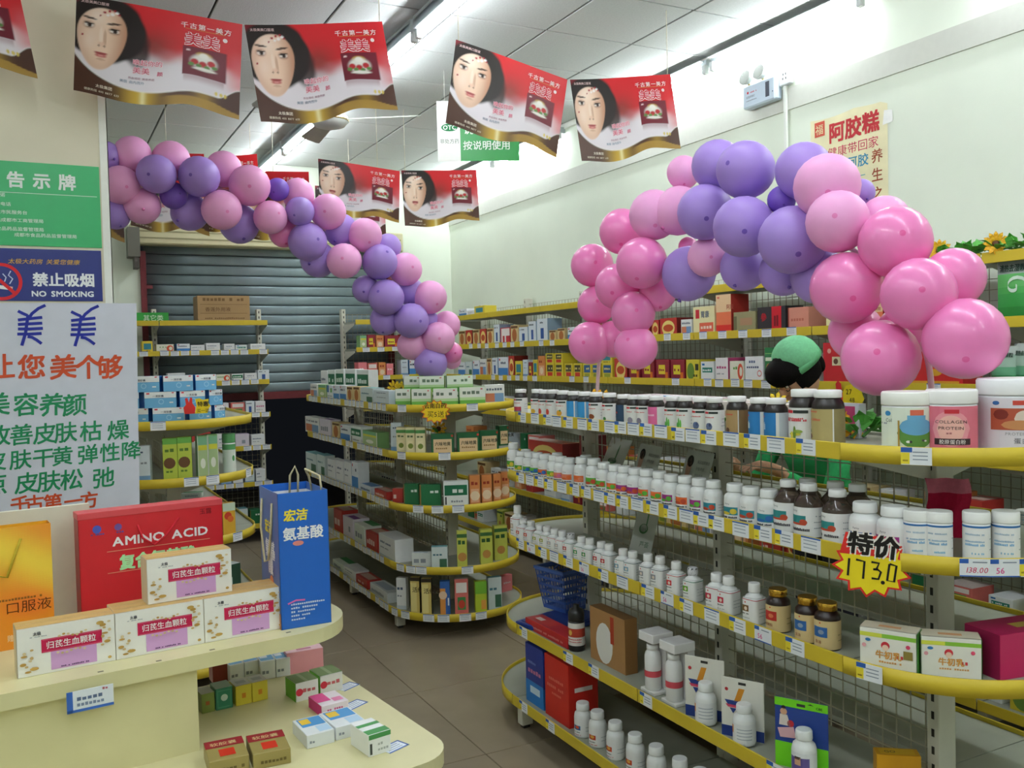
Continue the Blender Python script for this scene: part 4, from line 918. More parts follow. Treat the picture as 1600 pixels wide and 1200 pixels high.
# ---- blue shopping basket at the far round end
ba = tag(empty('shopping_basket', (2.12, 3.66, GZ[3]), 0.2), 'blue plastic shopping basket on the far round shelf end', 'basket')
mb = MB(); w0, d0, w1, d1, hh = .13, .095, .17, .125, .20
for k in range(6):
    z = .012+k*(hh-.02)/5; f = k/5; a, b = w0+(w1-w0)*f, d0+(d1-d0)*f
    for (x0, y0, x1, y1) in ((-a, -b, a, -b+.004), (-a, b-.004, a, b), (-a, -b, -a+.004, b), (a-.004, -b, a, b)): mb.box(x0, y0, z-.006, x1, y1, z+.006, '3f62b4')
for s1 in (-1, 1):
    for k in range(15):
        u = -1+2*k/14
        mb.add([(u*w0-.004, s1*d0, 0), (u*w0+.004, s1*d0, 0), (u*w1+.004, s1*d1, hh), (u*w1-.004, s1*d1, hh)], [(0, 1, 2, 3)], '3f62b4')
        mb.add([(s1*w0, u*d0-.004, 0), (s1*w0, u*d0+.004, 0), (s1*w1, u*d1+.004, hh), (s1*w1, u*d1-.004, hh)], [(0, 1, 2, 3)], '3f62b4')
mb.box(-w0, -d0, 0, w0, d0, .006, '35559f'); mb.build('basket_body', PLAS, ba)
rim = MB(); a, b = w1+.008, d1+.008
for (x0, y0, x1, y1) in ((-a, -b, a, -b+.016), (-a, b-.016, a, b), (-a, -b, -a+.016, b), (a-.016, -b, a, b)): rim.bev(x0, y0, hh-.006, x1, y1, hh+.008, .002, '4a70c4')
rim.build('rim', PLAS, ba)
MB().tube([(-.15, -.02, hh+.006), (-.12, -.04, hh+.03), (0, -.05, hh+.04), (.12, -.04, hh+.03), (.15, -.02, hh+.006)], .006, 8, '26479a').build('handle', PLAS, ba)
tr = MB(); tr.bev(-.17, -.12, 0, .17, .12, .022, .004, '1c3a8c'); tr.box(-.15, -.1, .0221, .15, .1, .024, '16307a')
tag(tr.build('plastic_tray', PLAS, None, (2.02, 3.47, GZ[3]), 0.25), 'dark blue flat tray lying on the shelf below the basket', 'tray')
ba.location = (2.15, 3.60, GZ[3]+.026); ba.scale = (.78, .78, .95)

# ---- leaflets and goods behind the second shelf
def tent(px, py, X, z, wd, hh, label, face=True, rz=-PI/2-.15, lean=.3):
    y = onX(px, X, z+.1); o = tag(empty('leaflet', (X, y, z), rz), label, 'leaflet', 'leaflets leaning on the gondola')
    m_ = MB(); dz, dy = hh*math.cos(lean), hh*math.sin(lean)
    m_.add([(-wd/2, 0, 0), (wd/2, 0, 0), (wd/2, dy, dz), (-wd/2, dy, dz), (-wd/2, .0012, 0), (wd/2, .0012, 0), (wd/2, dy+.0012, dz), (-wd/2, dy+.0012, dz)], [(0, 1, 2, 3), (7, 6, 5, 4), (0, 4, 5, 1), (1, 5, 6, 2), (2, 6, 7, 3), (3, 7, 4, 0)], 'c4c6bc')
    m_.build('sheet', PAPER, o)
    p = MB()
    def mp(u, v): return (u, math.sin(lean)*v-.0008, math.cos(lean)*v)
    def el(cx, cz, rx, rz_, c): p.add([mp(cx+rx*math.cos(k*PI/8), cz+rz_*math.sin(k*PI/8)) for k in range(16)], [tuple(range(16))], c)
    if face:
        el(-.3*wd, .58*hh, .10*wd, .24*hh, 'c89a84'); el(-.28*wd, .74*hh, .12*wd, .14*hh, '2a2220'); el(-.34*wd, .28*hh, .07*wd, .18*hh, 'c89a84')
        for k in range(4): letter(p, '美丽自然健康' if k == 0 else '护肤养颜', -.02*wd, (.72-.16*k)*hh, .09*hh, '7a7c78', map3=mp)
    else:
        el(-.05*wd, .4*hh, .2*wd, .08*hh, '5a8a5a'); el(-.05*wd, .41*hh, .16*wd, .06*hh, 'c4c6bc'); el(.05*wd, .6*hh, .03*wd, .26*hh, '5a8a5a'); letter(p, '芦荟', -.1*wd, .12*hh, .1*hh, '5a7a5a', map3=mp)
    p.build('print', INK, o)
tent(1002, 700, GX-.10, GZ[1], .19, .16, 'grey leaflet with dark haired portrait behind the white bottles', True)
tent(1078, 710, GX-.10, GZ[1], .19, .16, 'grey leaflet with dark haired portrait in front of the shelf post', True)
tent(948, 690, GX-.07, GZ[1], .20, .17, 'plain grey leaflet leaning behind the small white bottles', False, lean=.45)
tent(998, 830, GX-.08, GZ[2]+.0, .12, .26, 'pale leaflet with green swirl leaning on the wire back', False, rz=-PI/2+.2, lean=.35)
cartX(826, 880, 690, GX-.14, GZ[1], .09, 'redyel', 'red and gold carton behind the small white bottles on second shelf', name='gift_carton')
cartX(905, 924, 680, GX+.12, GZ[1], .09, 'maroon', 'maroon and yellow carton seen past the shelf post', name='gift_carton')

# ================================================================ STOCK ON THE WALL SHELVES
CNAME = {'wht': 'plain white', 'whtblue': 'white and blue', 'bluebox': 'blue and white', 'greenbox': 'green and white', 'greentan': 'dark green and tan', 'yelvial': 'cream and green', 'bluewht': 'pale blue', 'orangebox': 'light orange',
         'greenplain': 'plain dark green', 'whtgreen': 'white with dark green panel', 'lime': 'lime yellow', 'yelblk': 'yellow and black', 'bluorg': 'blue and orange', 'redwht': 'red with green leaf', 'limegrn': 'lime and green', 'tealwht': 'white and teal',
         'pink': 'salmon pink', 'orange': 'orange with green top', 'whtmulti': 'white with coloured pictures', 'whtbluegrn': 'white with blue corner', 'redyel': 'red with yellow oval', 'shield': 'cream with red shield', 'tallred': 'tall red and peach', 'olive': 'dull olive',
         'blackred': 'black with red band', 'salmon': 'shiny salmon', 'yelcube': 'yellow with red panel', 'yelcubeb': 'yellow with blue panel', 'yelplain': 'yellow with teal panel', 'maroon': 'maroon with yellow square', 'yelgreen': 'yellow with green fruit',
         'whtteal': 'white with teal band', 'whtpink': 'white with pink side', 'whtswirl': 'cream with orange swirl', 'whtrings': 'white with pink rings', 'greentall': 'narrow tall green', 'redgift': 'red with cream badge', 'redlarge': 'long red and gold',
         'hbox': 'red and white letter', 'herb': 'tan with brown herb', 'whtblue2': 'white with blue panel', 'greenlime': 'lime carton with brown seed', 'greenwht': 'sage green with white oval', 'flatgrey': 'flat grey', 'flatblue': 'flat blue', 'flatgreen': 'flat green', 'flatpurple': 'flat purple',
         'flatdark': 'flat dark green edged', 'flatred': 'flat red', 'yelpack': 'yellow with red flowers'}
def rowX(lst, X, z, d_, where, grp, name='medicine_box', dx=0.0):
    for px0, px1, yt, ds in lst:
        cartX(px0, px1, yt, X+dx, z, d_, ds, '%s carton %s' % (CNAME[ds], where), grp, name)
WF = WXF+0.014
def wz(i): return WR[i][0]-0.015
G_ = 'cartons on the wall shelving'
rowX([(717, 729, 483, 'whtblue'), (730, 741, 485, 'wht'), (741, 757, 478, 'yelplain')], WF, wz(0), .12, 'on top of the wall shelving', G_)
rowX([(717, 727, 517, 'herb'), (728, 738, 516, 'redyel'), (739, 749, 515, 'herb'), (750, 760, 514, 'redyel'), (761, 771, 513, 'herb'), (772, 781, 507, 'whtblue2'), (782, 797, 512, 'hbox'), (798, 810, 508, 'herb'), (811, 825, 511, 'whtblue2'), (826, 838, 502, 'whtblue2'), (839, 856, 498, 'whtblue2'),
      (858, 869, 516, 'herb'), (871, 883, 513, 'herb'), (887, 902, 511, 'whtblue'), (906, 925, 508, 'whtmulti'), (930, 950, 506, 'orangebox'), (955, 985, 502, 'tealwht'), (990, 1015, 503, 'redyel'), (1018, 1030, 500, 'redyel'), (1031, 1058, 497, 'redyel'), (1064, 1081, 499, 'whtmulti'),
      (1083, 1117, 479, 'shield'), (1119, 1143, 460, 'tallred'), (1146, 1181, 487, 'olive'), (1183, 1228, 479, 'blackred'), (1231, 1264, 480, 'salmon'), (1290, 1330, 478, 'shield'), (1340, 1380, 470, 'tallred'), (1390, 1440, 468, 'redwht'), (1450, 1490, 455, 'whtgreen')], WF, wz(1), .13, 'on the second wall shelf', G_)
rowX([(716, 727, 566, 'whtblue'), (728, 738, 565, 'tealwht'), (739, 749, 563, 'whtblue'), (750, 760, 561, 'whtmulti'), (761, 768, 560, 'herb'), (769, 778, 559, 'whtblue2'), (779, 794, 558, 'whtblue'), (795, 804, 556, 'redyel'), (805, 816, 564, 'yelplain'), (817, 825, 562, 'bluewht'), (826, 832, 566, 'maroon'), (833, 840, 562, 'yelplain'),
      (841, 852, 556, 'orangebox'), (853, 866, 568, 'yelcube'), (867, 880, 568, 'yelcube'), (882, 895, 568, 'yelcube'), (896, 909, 568, 'yelcube'), (911, 924, 568, 'yelcubeb'), (925, 937, 568, 'yelcubeb'), (941, 957, 568, 'yelcubeb'), (960, 980, 560, 'redyel'), (983, 1000, 560, 'maroon'), (1003, 1022, 562, 'maroon'),
      (1025, 1046, 562, 'maroon'), (1048, 1070, 562, 'maroon'), (1072, 1093, 562, 'yelgreen'), (1095, 1116, 565, 'whtteal'), (1118, 1138, 559, 'whtpink'), (1140, 1162, 564, 'whtswirl'), (1164, 1193, 557, 'whtrings'), (1195, 1209, 543, 'greentall'), (1214, 1240, 555, 'whtpink'), (1245, 1275, 552, 'whtteal'),
      (1286, 1332, 535, 'redgift'), (1336, 1390, 540, 'redyel'), (1400, 1506, 549, 'redlarge')], WF, wz(2), .13, 'on the third wall shelf', G_)
# second tier of yellow cartons
for px0, px1, ds in ((853, 866, 'yelcube'), (867, 880, 'yelcube'), (940, 957, 'yelplain')):
    ya, yb = onX(px0, WF, wz(2)), onX(px1, WF, wz(2)); y = (ya+yb)/2; h0 = zat(WF, y, 568)-wz(2); h1 = zat(WF, y, 552)-wz(2)-h0
    carton('medicine_box', (WF, y, wz(2)+h0+.0005), abs(ya-yb)*.97, .13, h1, -PI/2, ds, '%s carton stacked on another on the third wall shelf' % CNAME[ds], 'box', G_)
# lower wall shelves, seen between the gondola shelves
low = ['redyel', 'maroon', 'whtteal', 'herb', 'orangebox', 'wht', 'greenplain', 'yelgreen', 'whtmulti', 'flatred', 'bluewht', 'redwht', 'lime', 'whtgreen']
for ri, rr in ((3, (0.07, 0.16)), (4, (0.05, 0.14)), (5, (0.05, 0.16)), (6, (0.05, 0.18))):
    y = 7.7; k = ri
    while y > 1.75:
        w_ = rnd.uniform(.09, .2); ds = low[(k*5+ri*3) % len(low)]; k += 1
        if rnd.random() < .8: carton('medicine_box', (WF+rnd.uniform(0, .04), y-w_/2, wz(ri)), w_*.95, .14, rnd.uniform(*rr), -PI/2+rnd.uniform(-.04, .04), ds, '%s carton on the lower wall shelves behind the gondola' % CNAME[ds], 'box', G_)
        y -= w_+rnd.uniform(0, .08)

def pouch(px, py_, X, z, wd, hh, cols, label, group, swirl=False):
    y = onX(px, X, z+.1); o = tag(empty('foil_pouch', (X, y, z), -PI/2+rnd.uniform(-.1, .1)), label, 'pouch', group)
    mb = MB(); nx, nz = 8, 10
    for sgn in (-1, 1):
        vs = []; fs = []; cs = []
        for i in range(nx+1):
            for j in range(nz+1):
                u, v = i/nx, j/nz; t_ = .035*math.sin(PI*u)*(math.sin(PI*min(1, v*1.0))*.8+.2*(v < .95))*(1-v*.4)
                vs.append(((u-.5)*wd, sgn*t_+.04, v*hh))
        for i in range(nx):
            for j in range(nz):
                a = i*(nz+1)+j; fs.append((a, a+nz+1, a+nz+2, a+1)); cs.append(cols[min(len(cols)-1, int(j/nz*len(cols)))])
        mb.add(vs, fs, cs, True)
    mb.build('pouch_body', CARD, o)
    p = MB()
    def mp(u, v):
        uu, vv = u/wd+.5, v/hh; t_ = .035*math.sin(PI*uu)*(math.sin(PI*vv)*.8+.2)*(1-vv*.4); return (u, -t_+.036, v)
    letter(p, '清热去湿颗粒', -.42*wd, .74*hh, .12*hh, '1c3a2a', map3=mp, bold=.02, aspect=.55*wd/hh*2)
    if swirl:
        pts = [(.02*wd+(.30-.018*k)*wd*math.cos(k*.45), .5*hh+(.26-.0155*k)*wd*math.sin(k*.45)) for k in range(16)]
        for a, b in zip(pts, pts[1:]): p.add([mp(a[0], a[1]-.006), mp(b[0], b[1]-.006), mp(b[0], b[1]+.008), mp(a[0], a[1]+.008)], [(0, 1, 2, 3)], 'cfe4d0')
    p.build('print', INK, o)
pg = 'foil herb pouches on the wall shelving'
pouch(1582, 0, WF, wz(1), .17, zat(WF+.04, onX(1582, WF, 1.9), 396)-wz(1), ['2f8a3c', '3a9a48', '4aa850', '5cb05c', '9aa8a0', 'a8aca8'], 'green foil pouch with white swirl on the second wall shelf', pg, True)
pouch(1560, 0, WF, wz(2), .12, .17, ['2f8a50', '6ab088', 'a8c8b4', 'b8c4bc'], 'green and silver foil pouch beside the long red carton', pg)
pouch(1596, 0, WF, wz(2), .12, .18, ['2f8a50', '6ab088', 'a8c8b4', 'b8c4bc'], 'green and silver foil pouch below the swirl pouch', pg)
pouch(1575, 0, WF, wz(3), .2, .2, ['2f8a3c', 'b8c4bc', '2f8a50', '9ac07a'], 'green and white foil pouch on the fourth wall shelf', pg)
pouch(1625, 0, WF, wz(1), .17, .24, ['2f8a3c', '3a9a48', '4aa850', '5cb05c', '9aa8a0', 'a8aca8'], 'green foil pouch with white swirl at the end of the second wall shelf', pg, True)

# ================================================================ BACK SHELVES
BF = BYF+0.014
def rowY(lst, z, d_, where, grp, name='medicine_box'):
    for px0, px1, yt, ds in lst: cartY(px0, px1, yt, BF, z, d_, ds, '%s carton %s' % (CNAME[ds], where), grp, name)
GB = 'cartons on the shelves by the shutter'
cartY(308, 392, 462, BF+.03, wz(0), .25, 'kraftcarton', 'brown cardboard carton on top of the shelving by the shutter', name='cardboard_carton')
rowY([(190, 210, 536, 'wht'), (222, 239, 533, 'yelplain'), (244, 272, 538, 'whtswirl'), (276, 297, 537, 'whtblue'), (298, 320, 539, 'wht'), (322, 344, 536, 'wht'), (350, 367, 537, 'wht'), (368, 386, 539, 'whtteal'), (391, 415, 537, 'wht')], wz(1), .12, 'on the second shelf by the shutter', GB)
rowY([(262, 290, 583, 'wht'), (335, 360, 585, 'whtswirl'), (362, 380, 584, 'whtgreen'), (382, 402, 583, 'wht'), (403, 421, 578, 'whtblue2')], wz(2), .12, 'on the third shelf by the shutter', GB)
rowY([(330, 358, 630, 'whtpink'), (361, 383, 629, 'redwht'), (384, 398, 627, 'whtblue2'), (399, 415, 627, 'whtpink')], wz(3), .12, 'on the fourth shelf by the shutter', GB)
rowY([(300, 330, 676, 'flatred'), (340, 365, 678, 'wht'), (368, 390, 678, 'flatpurple'), (393, 414, 679, 'wht')], wz(4), .12, 'on the fifth shelf by the shutter', GB)
rowY([(290, 318, 735, 'wht'), (321, 342, 735, 'wht'), (345, 362, 734, 'bluewht'), (364, 380, 735, 'wht'), (383, 398, 735, 'bluewht'), (400, 415, 733, 'wht')], wz(5), .12, 'on the sixth shelf by the shutter', GB)
rowY([(330, 350, 798, 'greenwht'), (352, 370, 800, 'wht'), (374, 388, 795, 'tealwht'), (391, 408, 797, 'greenplain')], wz(6), .12, 'on the lowest shelf by the shutter', GB)
rowY([(563, 573, 524, 'greenwht'), (574, 587, 523, 'maroon'), (588, 600, 524, 'orangebox'), (601, 624, 524, 'maroon'), (628, 655, 522, 'redyel')], wz(1), .12, 'on the second shelf of the corner shelving', GB)
rowY([(560, 574, 566, 'pink'), (575, 590, 567, 'redwht'), (592, 603, 566, 'orangebox'), (604, 615, 568, 'pink'), (627, 638, 562, 'bluewht'), (640, 650, 562, 'whtblue')], wz(2), .12, 'on the third shelf of the corner shelving', GB)
gs = MB(); x0, x1 = onY(190, BF, 2.12), onY(263, BF, 2.12); gs.bev(-(x1-x0)/2, 0, 0, (x1-x0)/2, .006, .085, .001, '2fa03c')
o = tag(gs.build('shelf_sign', PLAS, None, ((x0+x1)/2, BF, wz(0)), 0), 'small green sign standing on top of the shelving by the shutter', 'sign')
l = MB(); letter(l, '其它类', -.02, .018, .055, 'd8ecd4', y=-.001, bold=.01); l.build('lettering', INK, o)

# ================================================================ LEFT GONDOLA
def LZ(i): return LR[i][0]-.015
GL_ = 'cartons on the gondola behind the handwritten poster'
def stackA(cx, cy, r, z, lst, hh, lev, ds, label, grp, d_=.07, twist=.3, inset=.05):
    for px0, px1 in lst:
        X, Y, t = on_arc(cx, cy, r-inset, z, (px0+px1)/2); dep = (np.array([X, Y, z])-CAM)@FW; w_ = (px1-px0)*dep/FPX*.97
        face = math.atan2(-math.sin(t), -math.cos(t)); tocam = math.atan2(-Y, -X); df = (tocam-face+PI) % (2*PI)-PI
        carton('medicine_box', (X, Y, z+lev*(hh+.001)), w_, d_, hh, face+df*twist+PI/2, ds, label, 'box', grp)
stackA(LX, LY0, .40, LZ(0), [(190, 233), (240, 287), (296, 331), (335, 353)], .077, 0, 'bluebox', 'blue and white carton in the bottom tier on the left gondola', GL_)
stackA(LX, LY0, .40, LZ(0), [(190, 219), (228, 276), (283, 322), (327, 350)], .077, 1, 'bluebox', 'blue and white carton in the middle tier on the left gondola', GL_)
stackA(LX, LY0, .40, LZ(0), [(200, 251), (258, 303), (307, 341)], .077, 2, 'bluebox', 'blue and white carton in the top tier on the left gondola', GL_)
for px0, px1, yt, ds in [(217, 235, 697, 'bluewht'), (256, 278, 685, 'greenlime'), (279, 301, 683, 'greenlime'), (311, 327, 681, 'greenwht'), (328, 344, 679, 'greenwht')]:
    cartA(LX, LY0, .40, LZ(1), px0, px1, yt, .06, ds, '%s carton on the second shelf of the left gondola' % CNAME[ds], GL_, twist=.55)
X, Y, t = on_arc(LX, LY0, .34, LZ(1), 359); bottle((X, Y, LZ(1)), 'jar', .032, zat(X, Y, 677)-LZ(1), [('b', .8, .99, '5a9a60'), ('o', 40, .5, 14, .1, '4a9058')], 'white cup with green rim on the left gondola', face_cam(X, Y), name='paper_cup', cat='cup', wrap='dce4dc', capc='5a9a60')
k = 0
for px, py_, ds in [(288, 800, 'flatgrey'), (310, 790, 'flatblue'), (330, 778, 'flatgreen'), (345, 790, 'flatpurple'), (322, 800, 'flatgrey'), (352, 812, 'flatgreen')]:
    p = W(px, py_, 2, LZ(2)); p[0] = min(p[0], LX+.30); carton('medicine_box', (p[0]-.05, max(p[1], 4.75)+.04*k, LZ(2)), .13, .08, .03, .3*math.sin(k*2.1), ds, '%s carton lying on the third shelf of the left gondola' % CNAME[ds], 'box', GL_); k += 1
cartA(LX, LY0, .40, LZ(2), 352, 373, 786, .04, 'yelpack', 'yellow carton with red flowers on the third shelf of the left gondola', GL_)
for px0, px1, yt, ds in [(335, 352, 878, 'flatgreen'), (356, 383, 882, 'flatdark')]:
    cartA(LX, LY0, .41, LZ(3), px0, px1, yt, .12, ds, '%s carton on the fourth shelf of the left gondola' % CNAME[ds], GL_, twist=.3)

# ================================================================ CENTRE GONDOLA
def CZ(i): return CR[i][0]-.015
GC = 'cartons on the gondola under the long balloon arch'
def sideC(ri, lst, d_=.08, dx=0.0):
    for px0, px1, yt, ds in lst: cartX(px0, px1, yt, CX-CR[ri][1]+.014+dx, CZ(ri), d_, ds, '%s carton on the %s shelf side of the middle gondola' % (CNAME[ds], ('top', 'second', 'third', 'fourth', 'bottom')[ri]), GC)
def endC(ri, lst, d_=.07, twist=.5, **kw):
    for px0, px1, yt, ds in lst: cartA(CX, CY0, CR[ri][1], CZ(ri), px0, px1, yt, d_, ds, '%s carton on the %s round end of the middle gondola' % (CNAME[ds], ('top', 'second', 'third', 'fourth', 'bottom')[ri]), GC, twist=twist, **kw)
sideC(0, [(485, 496, 600, 'whtmulti'), (497, 510, 601, 'greenwht'), (511, 520, 602, 'whtbluegrn'), (521, 530, 602, 'whtblue'), (531, 541, 602, 'whtblue'), (542, 551, 604, 'herb'), (552, 562, 604, 'herb'), (563, 583, 606, 'tealwht'), (584, 608, 610, 'bluewht')])
sideC(0, [(502, 512, 579, 'wht'), (513, 524, 578, 'whtgreen'), (525, 538, 577, 'whtgreen'), (540, 556, 577, 'whtgreen'), (558, 577, 578, 'whtgreen')], .07, .13)
endC(0, [(611, 636, 608, 'greenbox'), (640, 672, 608, 'greenbox'), (677, 716, 607, 'greenbox'), (720, 762, 605, 'greenbox'), (766, 800, 601, 'whtmulti')], .07, .75)
stackA(CX, CY0, .40, CZ(0)+.082, [(624, 652), (655, 695), (698, 740)], .095, 0, 'greenbox', 'green and white carton in the raised back tier of the middle gondola', GC, inset=.16, twist=.75)
for px0, px1 in ((622, 654), (656, 694), (698, 740)):
    X, Y, t = on_arc(CX, CY0, .24, CZ(0), (px0+px1)/2); carton('medicine_box', (X, Y, CZ(0)), .12, .07, .081, face_cam(X, Y, .1), 'greenbox', 'green and white carton carrying the raised back tier of the middle gondola', 'box', GC)
sideC(1, [(477, 499, 652, 'whtmulti'), (500, 517, 655, 'flatpurple'), (519, 531, 660, 'herb'), (532, 547, 664, 'whtblue'), (548, 565, 666, 'whtgreen'), (566, 590, 674, 'greenwht')])
endC(1, [(592, 611, 661, 'bluewht'), (615, 631, 668, 'yelvial'), (632, 647, 668, 'yelvial'), (648, 664, 668, 'yelvial'), (673, 710, 678, 'greentan'), (715, 752, 676, 'greentan'), (755, 786, 673, 'greentan'), (787, 804, 665, 'greentan')], .05, .7)
sideC(2, [(478, 495, 708, 'tealwht'), (496, 508, 711, 'tealwht'), (512, 524, 718, 'wht'), (525, 537, 720, 'wht'), (538, 549, 722, 'wht'), (550, 560, 722, 'whtblue'), (562, 580, 758, 'flatblue'), (585, 604, 766, 'flatred')])
endC(2, [(606, 624, 764, 'flatred'), (626, 651, 757, 'greenplain'), (654, 688, 758, 'greenplain'), (693, 733, 752, 'whtgreen'), (735, 752, 743, 'orangebox'), (755, 772, 742, 'orangebox'), (774, 787, 741, 'orangebox'), (788, 802, 738, 'orangebox')], .05, .7)
sideC(3, [(522, 535, 796, 'flatred'), (536, 552, 808, 'flatpurple'), (554, 570, 820, 'flatgreen'), (572, 590, 832, 'flatred'), (592, 618, 838, 'wht')], .12)
endC(3, [(640, 672, 865, 'flatgrey'), (674, 700, 855, 'tealwht'), (715, 731, 830, 'lime'), (753, 773, 828, 'lime'), (778, 800, 822, 'lime')], .045, .7)
sideC(4, [(520, 536, 878, 'flatgreen'), (537, 555, 888, 'wht'), (556, 574, 902, 'flatred'), (578, 606, 918, 'flatgrey')], .1)
endC(4, [(615, 632, 904, 'wht'), (640, 655, 903, 'yelblk'), (658, 674, 905, 'yelblk'), (688, 704, 909, 'bluorg'), (711, 733, 905, 'redwht'), (744, 763, 909, 'limegrn'), (766, 789, 903, 'tealwht'), (791, 814, 898, 'pink')], .04, .6)

# ================================================================ SIGNS ON THE PILLAR
def px_sign(name, label, x0, x1, z0, z1, y, col, mt=PLAS, th=.004):
    o = MB().bev(0, -th, 0, x1-x0, 0, z1-z0, .0006, col).build(name, mt, None, (x0, y, z0)); tag(o, label, 'sign'); return o
SY = PY-0.0005
def kz(z): return 1.65+(z-1.65)*PK
gx0, gx1, gz0, gz1 = -0.26*PK, .173*PK, kz(1.988), kz(2.222)
o = px_sign('notice_sign', 'green notice board with white characters on the pillar', gx0, gx1, gz0, gz1, SY, '35b06a')
l = MB(); yy = -.0046
def sx(px, py): p = W(px, py, 1, PY-.005); return p[0]-gx0, p[2]-gz0
for ch, px in (('告', 10), ('示', 51), ('牌', 91)):
    a, b = sx(px, 290); letter(l, ch, a, gz1-gz0-.068*PK, .046*PK, 'eef4ee', y=yy, bold=.03)
l.build('lettering', INK, o); l = MB()
a, b = sx(0, 298); frect(l, .0, gz1-gz0-.088*PK, gx1-gx0-.012, gz1-gz0-.086*PK, 'cfe8d4', yy)
for k, (t_, x_, zz) in enumerate((('本公司郑重承诺', .10, .135), ('商品质量监督电话', .10, .110), ('咨询服务热线市民服务台', .10, .088), ('投诉举报电话成都市工商管理局', .10, .066), ('监督电话市食品药品监督管理局', .10, .042), ('成都市食品药品监督管理局', .21, .026))):
    letter(l, t_, x_*PK, zz*PK, .0115*PK, 'e4f4e6', y=yy, bold=.01, aspect=1.15)
l.build('lettering', INK, o)
bx0, bx1, bz0, bz1 = -0.22*PK, .17*PK, kz(1.834), kz(1.980)
o = px_sign('no_smoking_sign', 'dark blue no smoking sign with red circle on the pillar', bx0, bx1, bz0, bz1, SY, '1e2a78')
def sb(px, py): p = W(px, py, 1, PY-.005); return p[0]-bx0, p[2]-bz0
l = MB(); 
a, b = sb(12, 411); letter(l, '太极大药房 关爱您健康', a, b, .0155*PK, 'd8a840', y=yy, bold=.005, slant=.15, aspect=1.12)
l.build('lettering', INK, o); l = MB()
a, b = sb(51, 445); letter(l, '禁止吸烟', a, b, .040*PK, 'f2f4f6', y=yy, bold=.03, aspect=1.0)
l.build('lettering', INK, o); l = MB()
a, b = sb(49, 463); letter(l, 'NO SMOKING', a, b, .0215*PK, 'f2f4f6', y=yy, bold=.03, aspect=1.12)
l.build('lettering', INK, o)
l = MB(); ca, cb = sb(2, 440); n = 32; R0, R1 = .052*PK, .043*PK
vs = [(ca+r*math.cos(2*PI*k/n), yy-.0002, cb+r*math.sin(2*PI*k/n)) for r in (R0, R1) for k in range(n)]
l.add(vs, [(k, (k+1) % n, n+(k+1) % n, n+k) for k in range(n)], 'd8262e')
l.build('prohibition_ring', INK, o)
q = PK
l = MB(); stroke(l, [(ca-.032*q, cb+.032*q), (ca+.032*q, cb-.032*q)], .009*q, 'd8262e', yy-.0004); l.build('prohibition_bar', INK, o)
l = MB()
for pts_, w_, c_ in ([(-.026, -.012), (.02, -.018)], .010, 'f0f0f0'), ([(.02, -.018), (.027, -.019)], .010, 'e8b0a0'), ([(.02, -.006), (.028, .008), (.018, .018), (.024, .03)], .003, 'c8d0e8'), ([(.008, .0), (.012, .012), (.004, .022)], .003, 'c8d0e8'):
    stroke(l, [(ca+a_*q, cb+b_*q) for a_, b_ in pts_], w_*q, c_, yy)
l.build('cigarette_symbol', INK, o)

# ---- hand-written paper poster in front of the pillar
YP = PY-.03
def pp(px, py): p = W(px, py, 1, YP); return p[0], p[2]
tx1, tz1 = pp(213, 474); bx_, bz_ = pp(218, 792)
px0_, pz1_, pz0_ = -.30*PK, tz1, bz_-.06
o = tag(empty('paper_poster', (0, YP, 0)), 'white paper poster with handwritten blue, red and green characters', 'poster')
mb = MB(); nx, nz = 14, 18; vs = []; fs = []
def pw(u, v): return .006*math.sin(u*7)*(1-v)+.004*math.sin(v*9+u*3)
for i in range(nx+1):
    for j in range(nz+1):
        u, v = i/nx, j/nz; xr = bx_+(tx1-bx_)*v; vs.append((px0_+(xr-px0_)*u, pw(u, v), pz0_+(pz1_-pz0_)*v))
fs = [(i*(nz+1)+j, (i+1)*(nz+1)+j, (i+1)*(nz+1)+j+1, i*(nz+1)+j+1) for i in range(nx) for j in range(nz)]
mb.add(vs, fs, 'd9dbe6', True); mb.build('sheet', mat('poster_paper', 0.75, 0.2, noise=0.03, nscale=15), o)
def surf(x, z):
    v = (z-pz0_)/(pz1_-pz0_); u = (x-px0_)/(tx1-px0_); return (x, pw(u, v)-.0015, z)
l = MB()
def hst(pts, wd, col):
    P = [pp(a, b) for a, b in pts]; n = len(P); L_, R_ = [], []
    for i in range(n):
        a, b = P[max(i-1, 0)], P[min(i+1, n-1)]; dx, dz = b[0]-a[0], b[1]-a[1]; q = math.hypot(dx, dz) or 1
        L_.append(surf(P[i][0]-dz/q*wd/2, P[i][1]+dx/q*wd/2)); R_.append(surf(P[i][0]+dz/q*wd/2, P[i][1]-dx/q*wd/2))
    l.add(L_+R_, [(i, n+i, n+i+1, i+1) for i in range(n-1)], col)
BLU = '26309a'
for ox, oy in ((0, 0), (83, 1)):
    for s_ in ([(28, 486), (36, 490), (43, 493)], [(71, 477), (60, 482), (50, 490), (46, 496)], [(28, 500), (46, 498), (66, 496)], [(28, 507), (46, 506), (66, 505)], [(28, 514), (47, 514), (67, 513)], [(27, 522), (46, 522), (65, 521)], [(44, 492), (42, 505), (40, 520), (37, 530), (34, 540)], [(43, 526), (50, 527), (57, 531), (65, 537)]):
        hst([(a+ox, b+oy) for a, b in s_], .0082*PK, BLU)
l.build('handwriting', INK, o)
def htext(s, pxs, py, size, col, bold=.012, slant=.08, dy=0):
    l = MB()
    for i, (ch, px) in enumerate(zip(s, pxs)):
        a, b = pp(px, py+dy*i); letter(l, ch, a, b, size*PK, col, map3=surf, bold=bold, slant=slant, rot=.06)
    l.build('handwriting', INK, o)
htext('让您美个够', (-22, 27, 77, 117, 151), 590, .072, 'd0512c', .02)
htext('美容养颜', (-26, 20, 61, 97), 648, .066, '1f8a58', .015)
